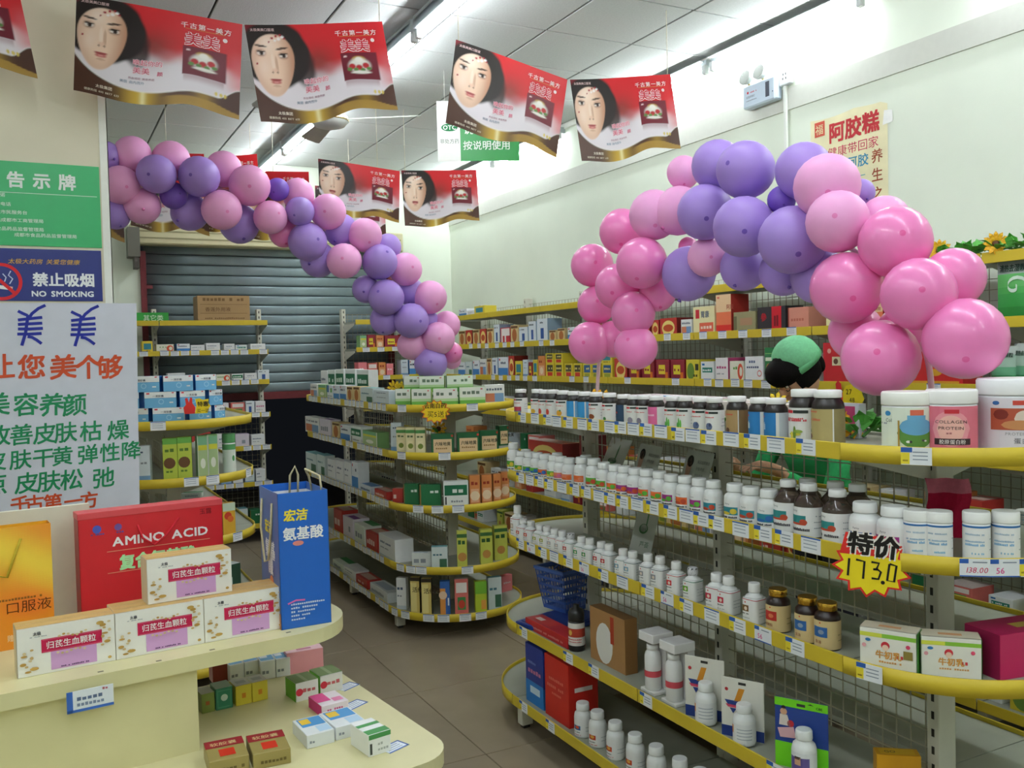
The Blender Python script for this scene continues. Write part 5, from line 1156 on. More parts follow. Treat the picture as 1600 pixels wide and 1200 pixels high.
htext('改善皮肤枯燥', (-22, 14, 51, 84, 124, 167), 696, .061, '1f8a58', .012, .1, -2)
htext('皮肤干黄弹性降', (-26, 14, 50, 80, 120, 155, 188), 735, .057, '1f8a58', .012, .1, -3)
htext('点皮肤松弛', (-28, 22, 57, 93, 143), 773, .062, '1f8a58', .012, .12, -3)
htext('千古第一方', (16, 39, 68, 100, 125), 801, .050, 'cc4c24', .02, .05, -2)

# ================================================================ CREAM DISPLAY COUNTER
ctr = tag(empty('display_counter', (.215, 2.16, 0), math.radians(7)), 'cream laminated display counter with rounded stepped shelves', 'counter')
lam = mat('cream_laminate', 0.4, 0.4, color='d6cf9f', noise=0.05, nscale=9)
def rrect(x0, y0, x1, y1, r1, r2, n=8):
    """rectangle with rounded corners on the right: r1 front, r2 back"""
    P = [(x0, y0)]
    P += [(x1-r1+r1*math.sin(k*PI/2/n), y0+r1-r1*math.cos(k*PI/2/n)) for k in range(n+1)]
    P += [(x1-r2+r2*math.cos(k*PI/2/n), y1-r2+r2*math.sin(k*PI/2/n)) for k in range(n+1)]
    return P+[(x0, y1)]
MB().prism(rrect(-1.1, 0, .50, .44, .17, .12), .945, .98, 'e9e2b4').build('top_shelf', lam, ctr)
MB().prism(rrect(-1.1, -.36, .56, .44, .10, .14), .715, .75, 'e9e2b4').build('lower_shelf', lam, ctr)
MB().box(-1.1, .02, .75, .085, .05, .945, 'e9e2b4').build('riser_panel', lam, ctr)
MB().box(.06, .05, .75, .085, .42, .945, 'e9e2b4').build('riser_side', lam, ctr)
MB().box(-1.1, -.30, .0, .48, .42, .715, 'e9e2b4').build('plinth', lam, ctr)
bp = W(185, 789, 1, 2.52); mbk = MB(); mbk.box(-1.0, .445, .0, -.06, .465, bp[2], 'dedccb'); mbk.build('back_panel', mat('panel_paint', .6, .3, color='d8d5c2', noise=.03), ctr)
holes = MB()
for x, y in ((-.12, .018), (.0, .012), (.12, .015), (.31, .03)): holes.box(x-.006, y-.003, .9802, x+.006, y+.003, .9806, '6a6450')
hm = holes.build('peg_slot', INK, ctr); hm['kind'] = 'stuff'
# price label on the shelf front
a, b = W(103, 1072, 1, 2.115), W(178, 1060, 1, 2.115)
pt = MB(); pt.bev(0, -.001, -.046, b[0]-a[0], 0, 0, .0003, 'e0e6ee'); o = tag(pt.build('price_label', PAPER, None, (a[0], 2.128, .958), .12), 'blue edged white price label on the counter front', 'label')
p = MB(); wd = b[0]-a[0]; y = -.0014
frect(p, 0, -.046, .012, 0, '3a66b8', y); frect(p, 0, -.046, wd, -.040, '3a66b8', y); squig(p, .02, -.022, wd-.02, .008, '5a6a8a', y); squig(p, .02, -.034, wd-.01, .007, '7a88a4', y); squig(p, wd*.7, -.008, wd-.01, .005, 'b0606a', y); p.build('print', INK, o)

# ---- granule cartons
GZ0 = .98; W_g = .196; H_g = .106
cs, sn = math.cos(math.radians(6)), math.sin(math.radians(6))
def cnt(u, v): p = W(28, 1062, 2, GZ0); return (p[0]+u*cs-v*sn, p[1]+u*sn+v*cs)
for col in range(3):
    for k in range(3):
        if col == 0 and k == 2: continue
        x, y = cnt(W_g*(col+.5)*1.005, .004+k*.033); carton('granule_carton', (x, y, GZ0), W_g, .032, H_g, math.radians(6), 'granule', ('white granule carton with crimson band at the front of the counter', 'white granule carton standing right behind a front one', 'white granule carton at the back of its row on the counter')[k], 'box', 'granule cartons on the cream counter')
for k in range(2):
    x, y = cnt(W_g*1.90, .030+.033*k); carton('granule_carton', (x, y, GZ0+H_g+.0008), W_g, .032, H_g, math.radians(6), 'granule', ('white granule carton on top of the row', 'white granule carton behind the topmost one')[k], 'box', 'granule cartons on the cream counter')

# ---- carrier bags
def bag(name, label, p0, p1, z, d_, hh, body, side, group=None):
    """front lower edge from p0 to p1 (world xy)"""
    wd = math.hypot(p1[0]-p0[0], p1[1]-p0[1]); rz = math.atan2(p1[1]-p0[1], p1[0]-p0[0])
    o = tag(empty(name, (p0[0], p0[1], z), rz), label, 'bag', group)
    m_ = MB(); t_ = .0015
    m_.box(0, 0, 0, wd, t_, hh, body); m_.box(0, d_-t_, 0, wd, d_, hh, body); m_.box(0, 0, 0, wd, d_, t_, body)
    for x in (0, wd-t_):
        m_.add([(x, 0, 0), (x, d_, 0), (x, d_, hh), (x, 0, hh), (x+t_, 0, 0), (x+t_, d_, 0), (x+t_, d_, hh), (x+t_, 0, hh)], [(0, 3, 2, 1), (4, 5, 6, 7), (0, 1, 5, 4), (2, 3, 7, 6), (1, 2, 6, 5), (0, 4, 7, 3)], side)
    m_.build('bag_body', CARD, o)
    inn = MB(); q = t_+.0004
    inn.quad((q, q, .01), (wd-q, q, .01), (wd-q, q, hh-.02), (q, q, hh-.02), 'e4e6ea'); inn.quad((q, d_-q, .01), (wd-q, d_-q, .01), (wd-q, d_-q, hh-.02), (q, d_-q, hh-.02), 'e4e6ea')
    inn.quad((q, q, .01), (q, d_-q, .01), (q, d_-q, hh-.02), (q, q, hh-.02), 'e4e6ea'); inn.quad((wd-q, q, .01), (wd-q, d_-q, .01), (wd-q, d_-q, hh-.02), (wd-q, q, hh-.02), 'e4e6ea')
    inn.build('white_lining', PAPER, o)
    return o, wd
def rope(o, pts, col='c8bc98', r=.003): MB().tube(pts, r, 7, col).build('rope_handle', CLOTH, o)
A, B = W(440, 985, 2, .98), W(518, 972, 2, .98)
hb_ = zat(A[0], A[1], 772)-.98
o, wd = bag('gift_bag', 'blue paper gift bag with rope handles at the counter end', A, B, .98, .19, hb_, '1f62c0', '4468a8')
l = MB(); y = -.0008
letter(l, '宏洁', wd*.10, hb_*.80, wd*.24, 'f0dc40', y=y, bold=.03, slant=.1); l.build('front_print', INK, o); l = MB(); letter(l, '氨基酸', wd*.08, hb_*.66, wd*.27, 'f4f4f6', y=y, bold=.022); fdisc(l, wd*.38, hb_*.625, wd*.05, 'e08a80', y, 16, rx=wd*.11)
for k in range(5): squig(l, wd*.2, hb_*(.17-.028*k), wd*(.88-.1*k), hb_*.014, 'cdd8ee', y)
stroke(l, [(wd*.14, hb_*.185), (wd*.3, hb_*.205), (wd*.48, hb_*.2)], .004, 'd86ab0', y)
l.build('front_print', INK, o)
l = MB()
def sidep(u, v): return (-.0008, .19-u, v)
letter(l, '宏洁', .055, hb_*.68, .036, 'f0dc40', map3=sidep, nrm=(-1, 0, 0), bold=.03); letter(l, '氨基', .055, hb_*.50, .048, 'e8eaf0', map3=sidep, nrm=(-1, 0, 0), bold=.05); letter(l, '酸', .08, hb_*.38, .048, 'e8eaf0', map3=sidep, nrm=(-1, 0, 0), bold=.05)
l.add([sidep(.11+.02*math.cos(k*PI/8), hb_*.30+.02*math.sin(k*PI/8)) for k in range(16)], [tuple(range(16))], 'd88a5a')
l.add([sidep(0, 0), sidep(.19, 0), sidep(.19, hb_*.12), sidep(.1, hb_*.08), sidep(0, hb_*.16)], [(0, 1, 2, 3, 4)], 'b87a50')
l.build('side_print', INK, o)
rope(o, [(-.002, .155, hb_-.03), (-.008, .15, hb_-.10), (-.008, .12, hb_-.19), (-.006, .09, hb_-.18), (-.004, .06, hb_-.10), (-.002, .05, hb_-.03)])
rope(o, [(wd+.002, .05, hb_-.03), (wd-.005, .05, hb_+.03), (wd-.03, .09, hb_+.045), (wd-.01, .13, hb_+.02), (wd+.002, .14, hb_-.03)])
rope(o, [(wd*.62, .186, hb_-.03), (wd*.63, .18, hb_+.02), (wd*.72, .17, hb_+.045), (wd*.8, .18, hb_+.02), (wd*.8, .186, hb_-.03)])
A, B = W(122, 966, 2, .98), W(353, 938, 2, .98); B = A+(B-A)
Ay, By = 2.50, 2.545
A = (onY(128, Ay, 1.0), Ay); B = (onY(352, By, 1.0), By)
hr = zat(A[0], A[1], 805)-.98
o, wd = bag('gift_bag', 'red gift bag lettered amino acid behind the granule cartons', A, B, .98, .06, hr, 'c8202a', 'a01a24')
l = MB()
letter(l, 'AMINO ACID', wd*.22, hr*.70, hr*.105, 'f0eeee', y=y, bold=.025, aspect=1.22); letter(l, '复合氨基酸', wd*.26, hr*.50, hr*.135, 'b4f0b0', y=y, bold=.04, aspect=.95)
frect(l, wd*.18, hr*.655, wd*.90, hr*.66, 'e0a888', y); frect(l, wd*.18, hr*.47, wd*.90, hr*.475, 'e0a888', y)
letter(l, '玉露', wd*.83, hr*.89, hr*.055, '6a1018', y=y); fdisc(l, wd*.12, hr*.86, hr*.035, '4a5ab8', y); fdisc(l, wd*.26, hr*.86, hr*.03, '6a5090', y); squig(l, wd*.08, hr*.81, wd*.17, hr*.016, '5a4a90', y); squig(l, wd*.23, hr*.81, wd*.3, hr*.016, '5a4a90', y)
l.build('front_print', INK, o)
MB().bev(-.001, -.001, hr-.014, wd+.001, .061, hr+.002, .001, 'd04a50').build('top_fold', CARD, o)
rope(o, [(wd*.39, -.001, hr*.86), (wd*.42, -.006, hr*.74), (wd*.5, -.006, hr*.67), (wd*.58, -.006, hr*.74), (wd*.68, -.001, hr*.88)], 'c02834', .0028)
Ay = 2.46; A = (onY(-90, Ay-.03, 1.0), Ay-.03); B = (onY(86, Ay, 1.0), Ay)
ho = zat(B[0], B[1], 817)-.98
o, wd = bag('gift_bag', 'glossy orange and yellow gift bag beside the red one', A, B, .98, .05, ho, 'f0a820', 'e09018')
g = MB(); nx, nz = 36, 54; vs = []; cs = []
for i in range(nx+1):
    for j in range(nz+1): vs.append((wd*i/nx, -.0008, ho*j/nz))
fs = [(i*(nz+1)+j, (i+1)*(nz+1)+j, (i+1)*(nz+1)+j+1, i*(nz+1)+j+1) for i in range(nx) for j in range(nz)]
for i in range(nx):
    for j in range(nz):
        u, v = (i+.5)/nx, (j+.5)/nz; q = math.exp(-((v-.72-.12*math.sin(u*4))/.2)**2); r_ = math.exp(-((v-.36)/.1)**2)*math.exp(-((u-.8)/.25)**2)
        cs.append((.82+.1*q, .28+.36*q-.12*r_, .02+.04*q))
g.add(vs, fs, cs, True); letter(g, '口服液', wd*.55, ho*.30, ho*.105, '5a3010', y=-.0012, aspect=1.1); squig(g, wd*.5, ho*.40, wd*.9, ho*.02, '8a5a20', -.0012); letter(g, '赠品', wd*.56, ho*.07, ho*.06, 'f6e0b0', y=-.0012)
g.build('front_print', mat('glossy_print', .2, .55, noise=.02), o)
rope(o, [(wd*.42, -.001, ho*.9), (wd*.5, -.008, ho*.62), (wd*.58, -.008, ho*.6), (wd*.72, -.001, ho*.9)], 'b8a030', .003)

# ---- small cartons on the lower counter shelf
ZL = .75
GLW = 'small cartons on the lower counter shelf'
def low_(pL, pR, h, d_, ds, label): cartG(pL, pR, ZL, 0, d_, ds, label+' on the lower counter shelf', GLW, h=h)
low_((449, 1055), (506, 1045), .062, .045, 'pinklong', 'long pink carton')
low_((408, 1063), (431, 1059), .052, .06, 'whtblu_lid', 'white carton with pale blue lid')
low_((432, 1059), (454, 1055), .052, .06, 'whtblu_lid', 'white carton with pale blue lid')
low_((360, 1068), (382, 1063), .05, .05, 'whtblu_lid', 'white carton with pale blue lid')
low_((383, 1063), (405, 1058), .05, .05, 'whtblu_lid', 'white carton with pale blue lid')
low_((463, 1098), (498, 1089), .05, .07, 'grnpack', 'dark green lidded carton with white front')
low_((501, 1086), (536, 1077), .05, .07, 'grnpack', 'dark green lidded carton with white front')
low_((503, 1121), (545, 1110), .028, .085, 'pinkstrip', 'pink and white carton')
low_((480, 1171), (523, 1160), .032, .105, 'bluecaps', 'white carton with blue capsule picture')
low_((525, 1158), (572, 1145), .032, .105, 'bluecaps', 'white carton with blue capsule picture')
low_((577, 1184), (611, 1173), .05, .09, 'whtgreenlid', 'white carton with green stripes')
low_((328, 1216), (390, 1203), .035, .11, 'redgold', 'red and gold capsule carton')
low_((396, 1204), (455, 1192), .035, .11, 'redgold', 'red and gold capsule carton')
low_((369, 1104), (394, 1098), .052, .055, 'yelsq', 'yellow cube carton with grey lid')
low_((395, 1098), (419, 1092), .052, .055, 'yelsq', 'yellow cube carton with grey lid')
low_((338, 1111), (364, 1105), .056, .055, 'tealsq', 'teal green cube carton')
low_((316, 1116), (336, 1111), .05, .055, 'olivesq', 'olive green cube carton')
low_((333, 1069), (358, 1064), .05, .05, 'redcube', 'dark red cube carton')
for px, py_, rz in ((548, 1072, .5), (560, 1100, .5), (565, 1132, .4), (622, 1166, .4)):
    p = W(px, py_, 2, ZL); c = MB(); c.box(-.03, -.02, 0, .03, .02, .0008, 'dfe6ee')
    for (x0, y0, x1, y1) in ((-.03, -.02, .03, -.016), (-.03, .016, .03, .02), (.026, -.02, .03, .02)): c.box(x0, y0, .0008, x1, y1, .001, '3a5ea8')
    for k in range(3): c.box(-.024, -.010+.009*k, .0008, .018, -.008+.009*k, .001, '8a96a8')
    tag(c.build('price_card', PAPER, None, (p[0]-.01, p[1], ZL+.0005), rz), 'blue edged price card lying beside small cartons on the lower counter shelf', 'price card', 'price cards on the counter')

# ================================================================ HANGING BANNERS
def smooth(a, b, x): t = np.clip((x-a)/(b-a), 0, 1); return t*t*(3-2*t)
def banner_art(nu, nv):
    U, V = np.meshgrid(np.linspace(0, 1, nu), np.linspace(0, 1, nv), indexing='ij')
    def C3(h): return np.array(lin(h))
    img = np.zeros((nu, nv, 3))
    def put(mask, col):
        img[:] = img*(1-mask[..., None])+np.asarray(col)*mask[..., None]
    put(np.ones_like(U), C3('c81e26'))
    put(smooth(.35, 0, U)*smooth(.5, 1, V)*.9, C3('5a1420'))
    nz = np.sin(U*23+V*9)*np.sin(V*17-U*7)*.5+np.sin(U*41+1)*np.sin(V*33+2)*.25
    put(smooth(.62, .40, V+.06*nz+.10*(U-.5))*.95, C3('e9e4ea'))                    # mist
    put(np.exp(-((U-.47)/.13)**2-((V-.60)/.17)**2)*.75, C3('6a3028'))                # smoke by the hair
    put(smooth(.86, 1.0, U)*smooth(.2, .35, V)*smooth(.75, .5, V)*.7, C3('d86a70'))
    # hair
    hair = smooth(1.06, .94, np.sqrt(((U-.18)/.25)**2+((V-.70)/.34)**2)+.04*nz)
    put(hair, C3('1f1513'))
    put(smooth(1.0, .6, np.sqrt(((U-.37)/.10)**2+((V-.56)/.24)**2)+.1*nz)*.9, C3('241817'))
    # face
    fx, fy = (U-.160), (V-.62)
    fxr = fx-.05*fy
    egg = np.sqrt((fxr/(.150+.07*np.clip(fy, -.34, .25)))**2+(fy/np.where(fy > 0, .285, .355))**2)
    face = smooth(1.03, .96, egg)
    sh = smooth(.02, .17, fxr)[..., None]
    put(face, C3('f0cfb6')*(1-sh)+C3('c08c70')*sh)
    put(face*smooth(.5, 1.0, egg)*.30, C3('b98468'))
    put(face*np.exp(-((fxr+.04)/.06)**2-((fy-.20)/.10)**2)*.7, C3('fbe8da'))
    put(face*np.exp(-((fxr+.07)/.04)**2-((fy+.06)/.10)**2)*.5, C3('f8e0d2'))
    def spot(cx, cy, rx, ry, col, k=1.0, ang=0.0):
        a, b = (U-cx)*math.cos(ang)+(V-cy)*math.sin(ang)*.72, -(U-cx)*math.sin(ang)/.72+(V-cy)*math.cos(ang)
        put(smooth(1.2, .7, np.sqrt((a/rx)**2+(b/ry)**2))*k, C3(col))
    for ex, s_ in ((.082, 1), (.238, -1)):
        ey = .715-(ex-.08)*.16
        spot(ex, ey, .040, .045, 'a87058', .45); spot(ex, ey-.004, .030, .022, 'e8dcd4', .9); spot(ex+.004, ey-.002, .014, .023, '33221c'); spot(ex, ey+.014, .034, .009, '20140f', 1.0, -.10*s_); spot(ex, ey-.024, .028, .005, '6a4436', .6)
        spot(ex+.004*s_, ey+.070, .046, .012, '38241c', .95, -.16*s_)
    spot(.158, .615, .012, .10, 'fae4d4', .6); spot(.182, .60, .010, .09, 'b88468', .55); spot(.162, .535, .022, .022, 'e8bea4', .7)
    for nx_ in (.146, .180): spot(nx_, .515, .008, .011, '80503e', .75)
    spot(.160, .440, .044, .013, 'b0504e'); spot(.160, .415, .038, .020, 'c8706a'); spot(.160, .431, .042, .004, '7a302e'); spot(.160, .412, .016, .007, 'e8a8a0', .7); spot(.160, .375, .03, .012, 'b88468', .5)
    for a, b, r in ((.175, .865, .009), (.205, .885, .010), (.235, .895, .008), (.150, .825, .006), (.045, .60, .007), (.262, .86, .008)): spot(a, b, r, r*1.4, 'a0182c')
    for a, b, r in ((.222, .855, .014), (.25, .875, .012), (.195, .84, .010)): spot(a, b, r, r*1.2, 'f4eeee', .9)
    # product carton print with reflection
    box = smooth(.645, .650, U)*smooth(.915, .910, U)*smooth(.33, .338, V)*smooth(.655, .647, V); put(box, C3('6a1426'))
    spot(.775, .575, .05, .035, 'c8a850', .8); spot(.775, .50, .082, .085, 'e8e4dc'); spot(.775, .565, .03, .035, 'f0ece4')
    for a, b in ((.72, .49), (.77, .475), (.82, .50)): spot(a, b, .026, .035, 'b0222a'); 
    for a, b in ((.745, .455), (.795, .45), (.70, .46), (.84, .465)): spot(a, b, .02, .02, '5a8040')
    spot(.78, .42, .075, .018, 'e8e4dc'); spot(.68, .61, .014, .01, 'd8c0c0')
    refl = smooth(.65, .66, U)*smooth(.905, .895, U)*smooth(.24, .33, V)*smooth(.335, .325, V)*.5; put(refl, C3('8a4a58'))
    # ribbon at the foot
    top = .28*np.exp(-U/.13)+.115+.05*smooth(.40, .85, U)+.13*smooth(.86, 1.0, U)
    rib = smooth(top+.004, top-.004, V)
    gold = np.exp(-((U-.40)/.10)**2)[..., None]+.4*np.exp(-((U-.78)/.06)**2)[..., None]
    put(rib, C3('4a2a1c')*(1-np.clip(gold, 0, 1))+C3('c8a238')*np.clip(gold, 0, 1))
    put(rib*np.exp(-((U-.42)/.018)**2)*.8, C3('f0e8b0'))
    put(smooth(.012, .0, np.abs(V-top))*.6, C3('f4f0ec'))
    edge = .055*smooth(.35, .62, U)*smooth(1.02, .8, U); low_b = smooth(.045+edge+.004, .045+edge-.004, V)*smooth(.5, .62, U)
    put(low_b*.8, C3('b08a3c'))
    for a in (.855, .885, .91): spot(a, .20, .010, .022, 'd8c060')
    return img.reshape(-1, 3)
def bedge(u): return -.055*math.exp(-((u-.34)/.22)**2)+.05*math.exp(-((u-.70)/.14)**2)-.02*max(0, (u-.85)/.15)
ART = {}
BANS = 'red promotion banners strung below the ceiling'
def banner(c, dl, dr, label, res=(150, 100), bend=.02, strings=True, zt=ZC-.01):
    """c: pixel corners TL TR BR BL, dl / dr: distance of the left and right edge along the view"""
    TL, TR, BRc, BL = AT(*c[0], dl), AT(*c[1], dr), AT(*c[2], dr), AT(*c[3], dl)
    if res not in ART: ART[res] = banner_art(*res)
    nrm = np.cross(TR-TL, BL-TL); nrm = nrm/np.linalg.norm(nrm)
    if nrm@(CAM-TL) < 0: nrm = -nrm
    org = (TL+TR)/2
    def sf(u, v, e=0.0):
        vv = v+(1-v)*bedge(u)*1.0
        p = (TL*(1-u)+TR*u)*vv+(BL*(1-u)+BRc*u)*(1-vv)
        return p+nrm*(bend*math.sin(u*PI*1.3+.4)*(1-v*.6)+e)-org
    o = tag(empty('promotion_banner', org), label, 'banner', BANS)
    nu, nv = res
    us, vs_ = np.linspace(0, 1, nu), np.linspace(0, 1, nv)
    P = [tuple(sf(u, v)) for u in us for v in vs_]
    F_ = [(i*nv+j, (i+1)*nv+j, (i+1)*nv+j+1, i*nv+j+1) for i in range(nu-1) for j in range(nv-1)]
    me = bpy.data.meshes.new('printed_sheet'); me.from_pydata(P, [], F_)
    ca = me.color_attributes.new('Col', 'FLOAT_COLOR', 'POINT'); ca.data.foreach_set('color', np.concatenate([ART[res], np.ones((nu*nv, 1))], 1).astype(np.float32).ravel())
    me.polygons.foreach_set('use_smooth', np.ones(len(F_), dtype=bool)); inst(me, 'printed_sheet', FILM, o)
    l = MB(); asp = .72
    mp = lambda a, b: tuple(sf(a, b, .0015)); mp2 = lambda a, b: tuple(sf(a, b, .0022))
    def tx(s_, u, v, size, col, f=.0012, bold=.01, tr=0.0): 
        V_, F2, wd = text2(s_, 1.0, track=tr)
        for k, (ox, oy) in enumerate(boldness(bold)): l.add([tuple(sf(u+(a+ox)*size*asp, v+(b+oy)*size, f+.0002*k)) for a, b in V_], F2, col)
    tx('千古第一美方', .63, .855, .066, 'f2e6e6', tr=.1)
    l.build('lettering', INK, o); l = MB()
    tx('美美', .655, .675, .15, 'f4eef0', bold=.045); tx('美美', .655, .675, .15, 'c8283a', f=.0026, bold=.008)
    l.build('lettering', INK, o); l = MB()
    tx('唤起你的', .355, .395, .062, 'f4dce2', bold=.06); tx('唤起你的', .355, .395, .062, 'd04a6a', f=.0026, bold=0.0)
    tx('美美', .355, .31, .072, 'f4dce2', bold=.06); tx('美美', .355, .31, .072, 'd04a6a', f=.0026, bold=0.0); tx('颜', .50, .30, .05, 'd86a86')
    l.build('lettering', INK, o); l = MB()
    tx('太极集团', .135, .085, .036, 'e8dccc'); tx('健康热线 400 8877 633', .065, .035, .028, 'd8ccb8')
    l.build('lettering', INK, o); l = MB()
    tx('美丽 由内而外', .28, .20, .032, '9aa4b4'); tx('养血调经 美容养颜', .33, .245, .026, 'c0a0ac'); tx('太极美美口服液', .03, .935, .034, 'd8b8b8')
    l.add([mp(.90+.018*math.cos(k*PI/8)*.8, .79+.022*math.sin(k*PI/8)) for k in range(16)], [tuple(range(16))], 'f0e0e0')
    l.add([mp(a, b) for a, b in ((.66, .842), (.90, .842), (.90, .846), (.66, .846))], [(0, 1, 2, 3)], 'c8a050')
    l.build('lettering', INK, o)
    if strings:
        for u in ((.03, .97) if strings is True else strings):
            a = sf(u, 1.0); s_ = MB().tube([tuple(a), (a[0], a[1], zt-org[2])], .0025, 5, 'd6d0bc'); s_.build('string', CLOTH, o)
    return o
banner([(-232, -58), (22, -42), (55, 117), (-212, 78)], 3.5, 3.55, 'red promotion banner hanging beside the pillar above the green sign', strings=(.5,))
banner([(120, -8), (378, 37), (372, 182), (116, 141)], 3.75, 3.80, 'red promotion banner with woman portrait in front of the pillar', strings=(.02,))
banner([(382, 38), (596, 35), (619, 172), (408, 188)], 3.95, 4.2, 'red promotion banner hanging below the middle strip lamps', bend=-.025, strings=(.98,))
banner([(712, 62), (888, 124), (873, 243), (695, 192)], 4.45, 4.85, 'red promotion banner hanging in front of the green OTC sign', strings=(.02,))
banner([(891, 124), (1046, 117), (1060, 232), (910, 250)], 4.85, 5.05, 'red promotion banner hanging near the right wall lamps', bend=-.025, strings=(.97,))
R2 = (100, 66)
banner([(497, 248), (625, 267), (624, 346), (500, 331)], 6.7, 6.85, 'red promotion banner above the long balloon arch near the shutter', R2, strings=(.72,))
banner([(627, 266), (744, 266), (748, 344), (633, 352)], 6.9, 7.1, 'red promotion banner touching the right wall lamp at the back', R2, bend=-.02, strings=(.05,))
banner([(203, 238), (318, 240), (326, 366), (205, 352)], 6.6, 6.6, 'red promotion banner behind the top of the long balloon arch', R2, strings=(.5,))
banner([(300, 250), (401, 240), (408, 352), (306, 360)], 7.2, 7.2, 'red promotion banner behind the pink balloons under the back lamp', R2, strings=(.9,))
banner([(372, 268), (482, 268), (486, 372), (376, 370)], 6.9, 6.9, 'red promotion banner half hidden behind the purple balloons over the shutter', R2, strings=(.5,))
banner([(492, 290), (600, 296), (603, 370), (496, 372)], 7.8, 7.8, 'red promotion banner behind another banner near the shutter', R2, strings=(.5,))
banner([(76, 250), (188, 250), (193, 376), (80, 360)], 6.7, 6.7, 'red promotion banner half hidden behind the pillar edge', R2, strings=(.5,))

# ---- OTC sign
a, b = AT(682, 165, 6.0), AT(812, 258, 6.05); dx = b-a; wd = math.hypot(dx[0], dx[1]); rz = math.atan2(dx[1], dx[0])
o = tag(empty('hanging_sign', (a[0], a[1], b[2]+.03), rz), 'green and white OTC medicine sign hanging from the ceiling', 'sign'); hh = a[2]-b[2]
MB().bev(0, 0, 0, wd*.28, .006, hh, .001, 'eceee6').build('white_panel', PLAS, o); MB().bev(wd*.28, 0, 0, wd, .006, hh, .001, '1f8a3c').build('green_panel', PLAS, o)
l = MB(); y = -.001
fdisc(l, wd*.15, hh*.56, hh*.065, '1a7a44', y, 20, rx=wd*.10); letter(l, 'OTC', wd*.07, hh*.525, hh*.1, 'f0f4f0', y=y-.0006, bold=.02); letter(l, '非处方药', wd*.03, hh*.30, hh*.085, '5a6a5a', y=y, aspect=.95)
l.build('lettering', INK, o); l = MB(); letter(l, '请仔细阅读', wd*.32, hh*.78, hh*.15, 'e8f0e6', y=y, aspect=1.0, bold=.01); letter(l, '说明书并', wd*.32, hh*.46, hh*.17, 'e8f0e6', y=y, aspect=1.0, bold=.01, track=.1); l.build('lettering', INK, o); l = MB(); letter(l, '按说明使用', wd*.31, hh*.20, hh*.16, 'e8f0e6', y=y, bold=.01)
l.build('lettering', INK, o)
for u in (.1, .9): MB().tube([(wd*u, .003, hh), (wd*u, .003, ZC-.008-(b[2]+.03))], .002, 5, 'c8c8c0').build('wire', PAINT, o)

# ---- ceiling fan
p = AT(515, 190, 6.0); o = tag(empty('ceiling_fan', (p[0], p[1], 0)), 'pale grey three bladed ceiling fan beside the strip lamps', 'fan'); zf = p[2]
MB().lathe([(.0, zf-.045), (.05, zf-.045), (.10, zf-.03), (.125, zf), (.12, zf+.03), (.07, zf+.055), (.02, zf+.07)], 24, 'c9cec6').build('motor_housing', PAINT, o)
MB().lathe([(.125, zf-.002), (.131, zf+.004), (.125, zf+.01)], 24, 'b8a878', cap=False).build('trim_ring', SHINY, o)
MB().tube([(0, 0, zf+.06), (0, 0, ZC-.04)], .011, 10, 'd0d4ce').build('down_rod', PAINT, o)
MB().lathe([(.02, ZC-.09), (.055, ZC-.05), (.06, ZC-.008)], 18, 'd0d4ce').build('canopy', PAINT, o)
bl = MB(); q = .012
poly = [(.12, -.03), (.2, -.055), (.58, -.07), (.60, -.05), (.60, .05), (.58, .06), (.2, .04), (.12, .03)]
bl.add([(x, y_, zf+.01+y_*.3) for x, y_ in poly]+[(x, y_, zf+.014+y_*.3) for x, y_ in poly], [tuple(range(8))[::-1], tuple(range(8, 16))]+[(k, (k+1) % 8, 8+(k+1) % 8, 8+k) for k in range(8)], 'a4a89e')
bme = bl.mesh('blade')
for k in range(3): inst(bme, 'blade', PAINT, o, (0, 0, 0), math.radians(-32+120*k))

# ---- things on the right wall
XWf = XW-.013
e0, e1 = onX(1163, XW-.06, 3.22), onX(1213, XW-.06, 3.2); yc = (e0+e1)/2; we = e0-e1
ez0, ez1 = 3.10, 3.235
o = tag(empty('emergency_light', (XW-.014, yc, ez0), -PI/2), 'white twin spot emergency light high on the right wall', 'lamp'); hz = ez1-ez0
MB().bev(-we/2, -.06, 0, we/2, 0, hz, .008, 'c8d6e4').build('battery_case', PLAS, o)
l = MB(); y = -.0606
letter(l, '应急照明灯', -we*.38, hz*.42, hz*.11, '4a5060', y=y); squig(l, -we*.38, hz*.28, -we*.05, hz*.05, '8a909c', y); fdisc(l, -we*.33, hz*.66, hz*.06, 'c83040', y, 8); squig(l, -we*.25, hz*.62, -we*.05, hz*.06, 'c05060', y); frect(l, we*.22, hz*.2, we*.34, hz*.85, '4a4e5a', y); fdisc(l, we*.44, hz*.35, hz*.03, '2a3a6a', y, 8)
l.build('case_print', INK, o)
for k, x in enumerate((-we*.36, we*.08)):
    lampb = MB(); prof = [(.012, -.02), (.03, -.01), (.045, .02), (.046, .03)]
    lampb.lathe(prof, 16, 'd8dcd8'); Mx = Matrix.Translation((x, -.05, hz+.042)) @ Matrix.Rotation(math.radians(75), 4, 'X') @ Matrix.Rotation(math.radians(-20+30*k), 4, 'Z'); lampb.xf(Mx); h_ = lampb.build('lamp_head', PLAS, o)
    gl_ = MB().lathe([(.0, .032), (.043, .031)], 16, 'eef0ee', cap=False); gl_.xf(Mx); gl_.build('lens', SHINY, h_)
    MB().tube([(x, -.04, hz-.002), (x, -.045, hz+.02)], .008, 8, 'b8a46a').build('neck', PLAS, o)
ys = onX(1230, XW-.02, 3.2); o = tag(empty('wall_socket', (XW-.0125, ys, 3.17), -PI/2), 'white surface socket with plug beside the emergency light', 'socket')
MB().bev(-.045, -.03, 0, .045, 0, .09, .004, 'e6eaec').build('socket_box', PLAS, o); s_ = MB()
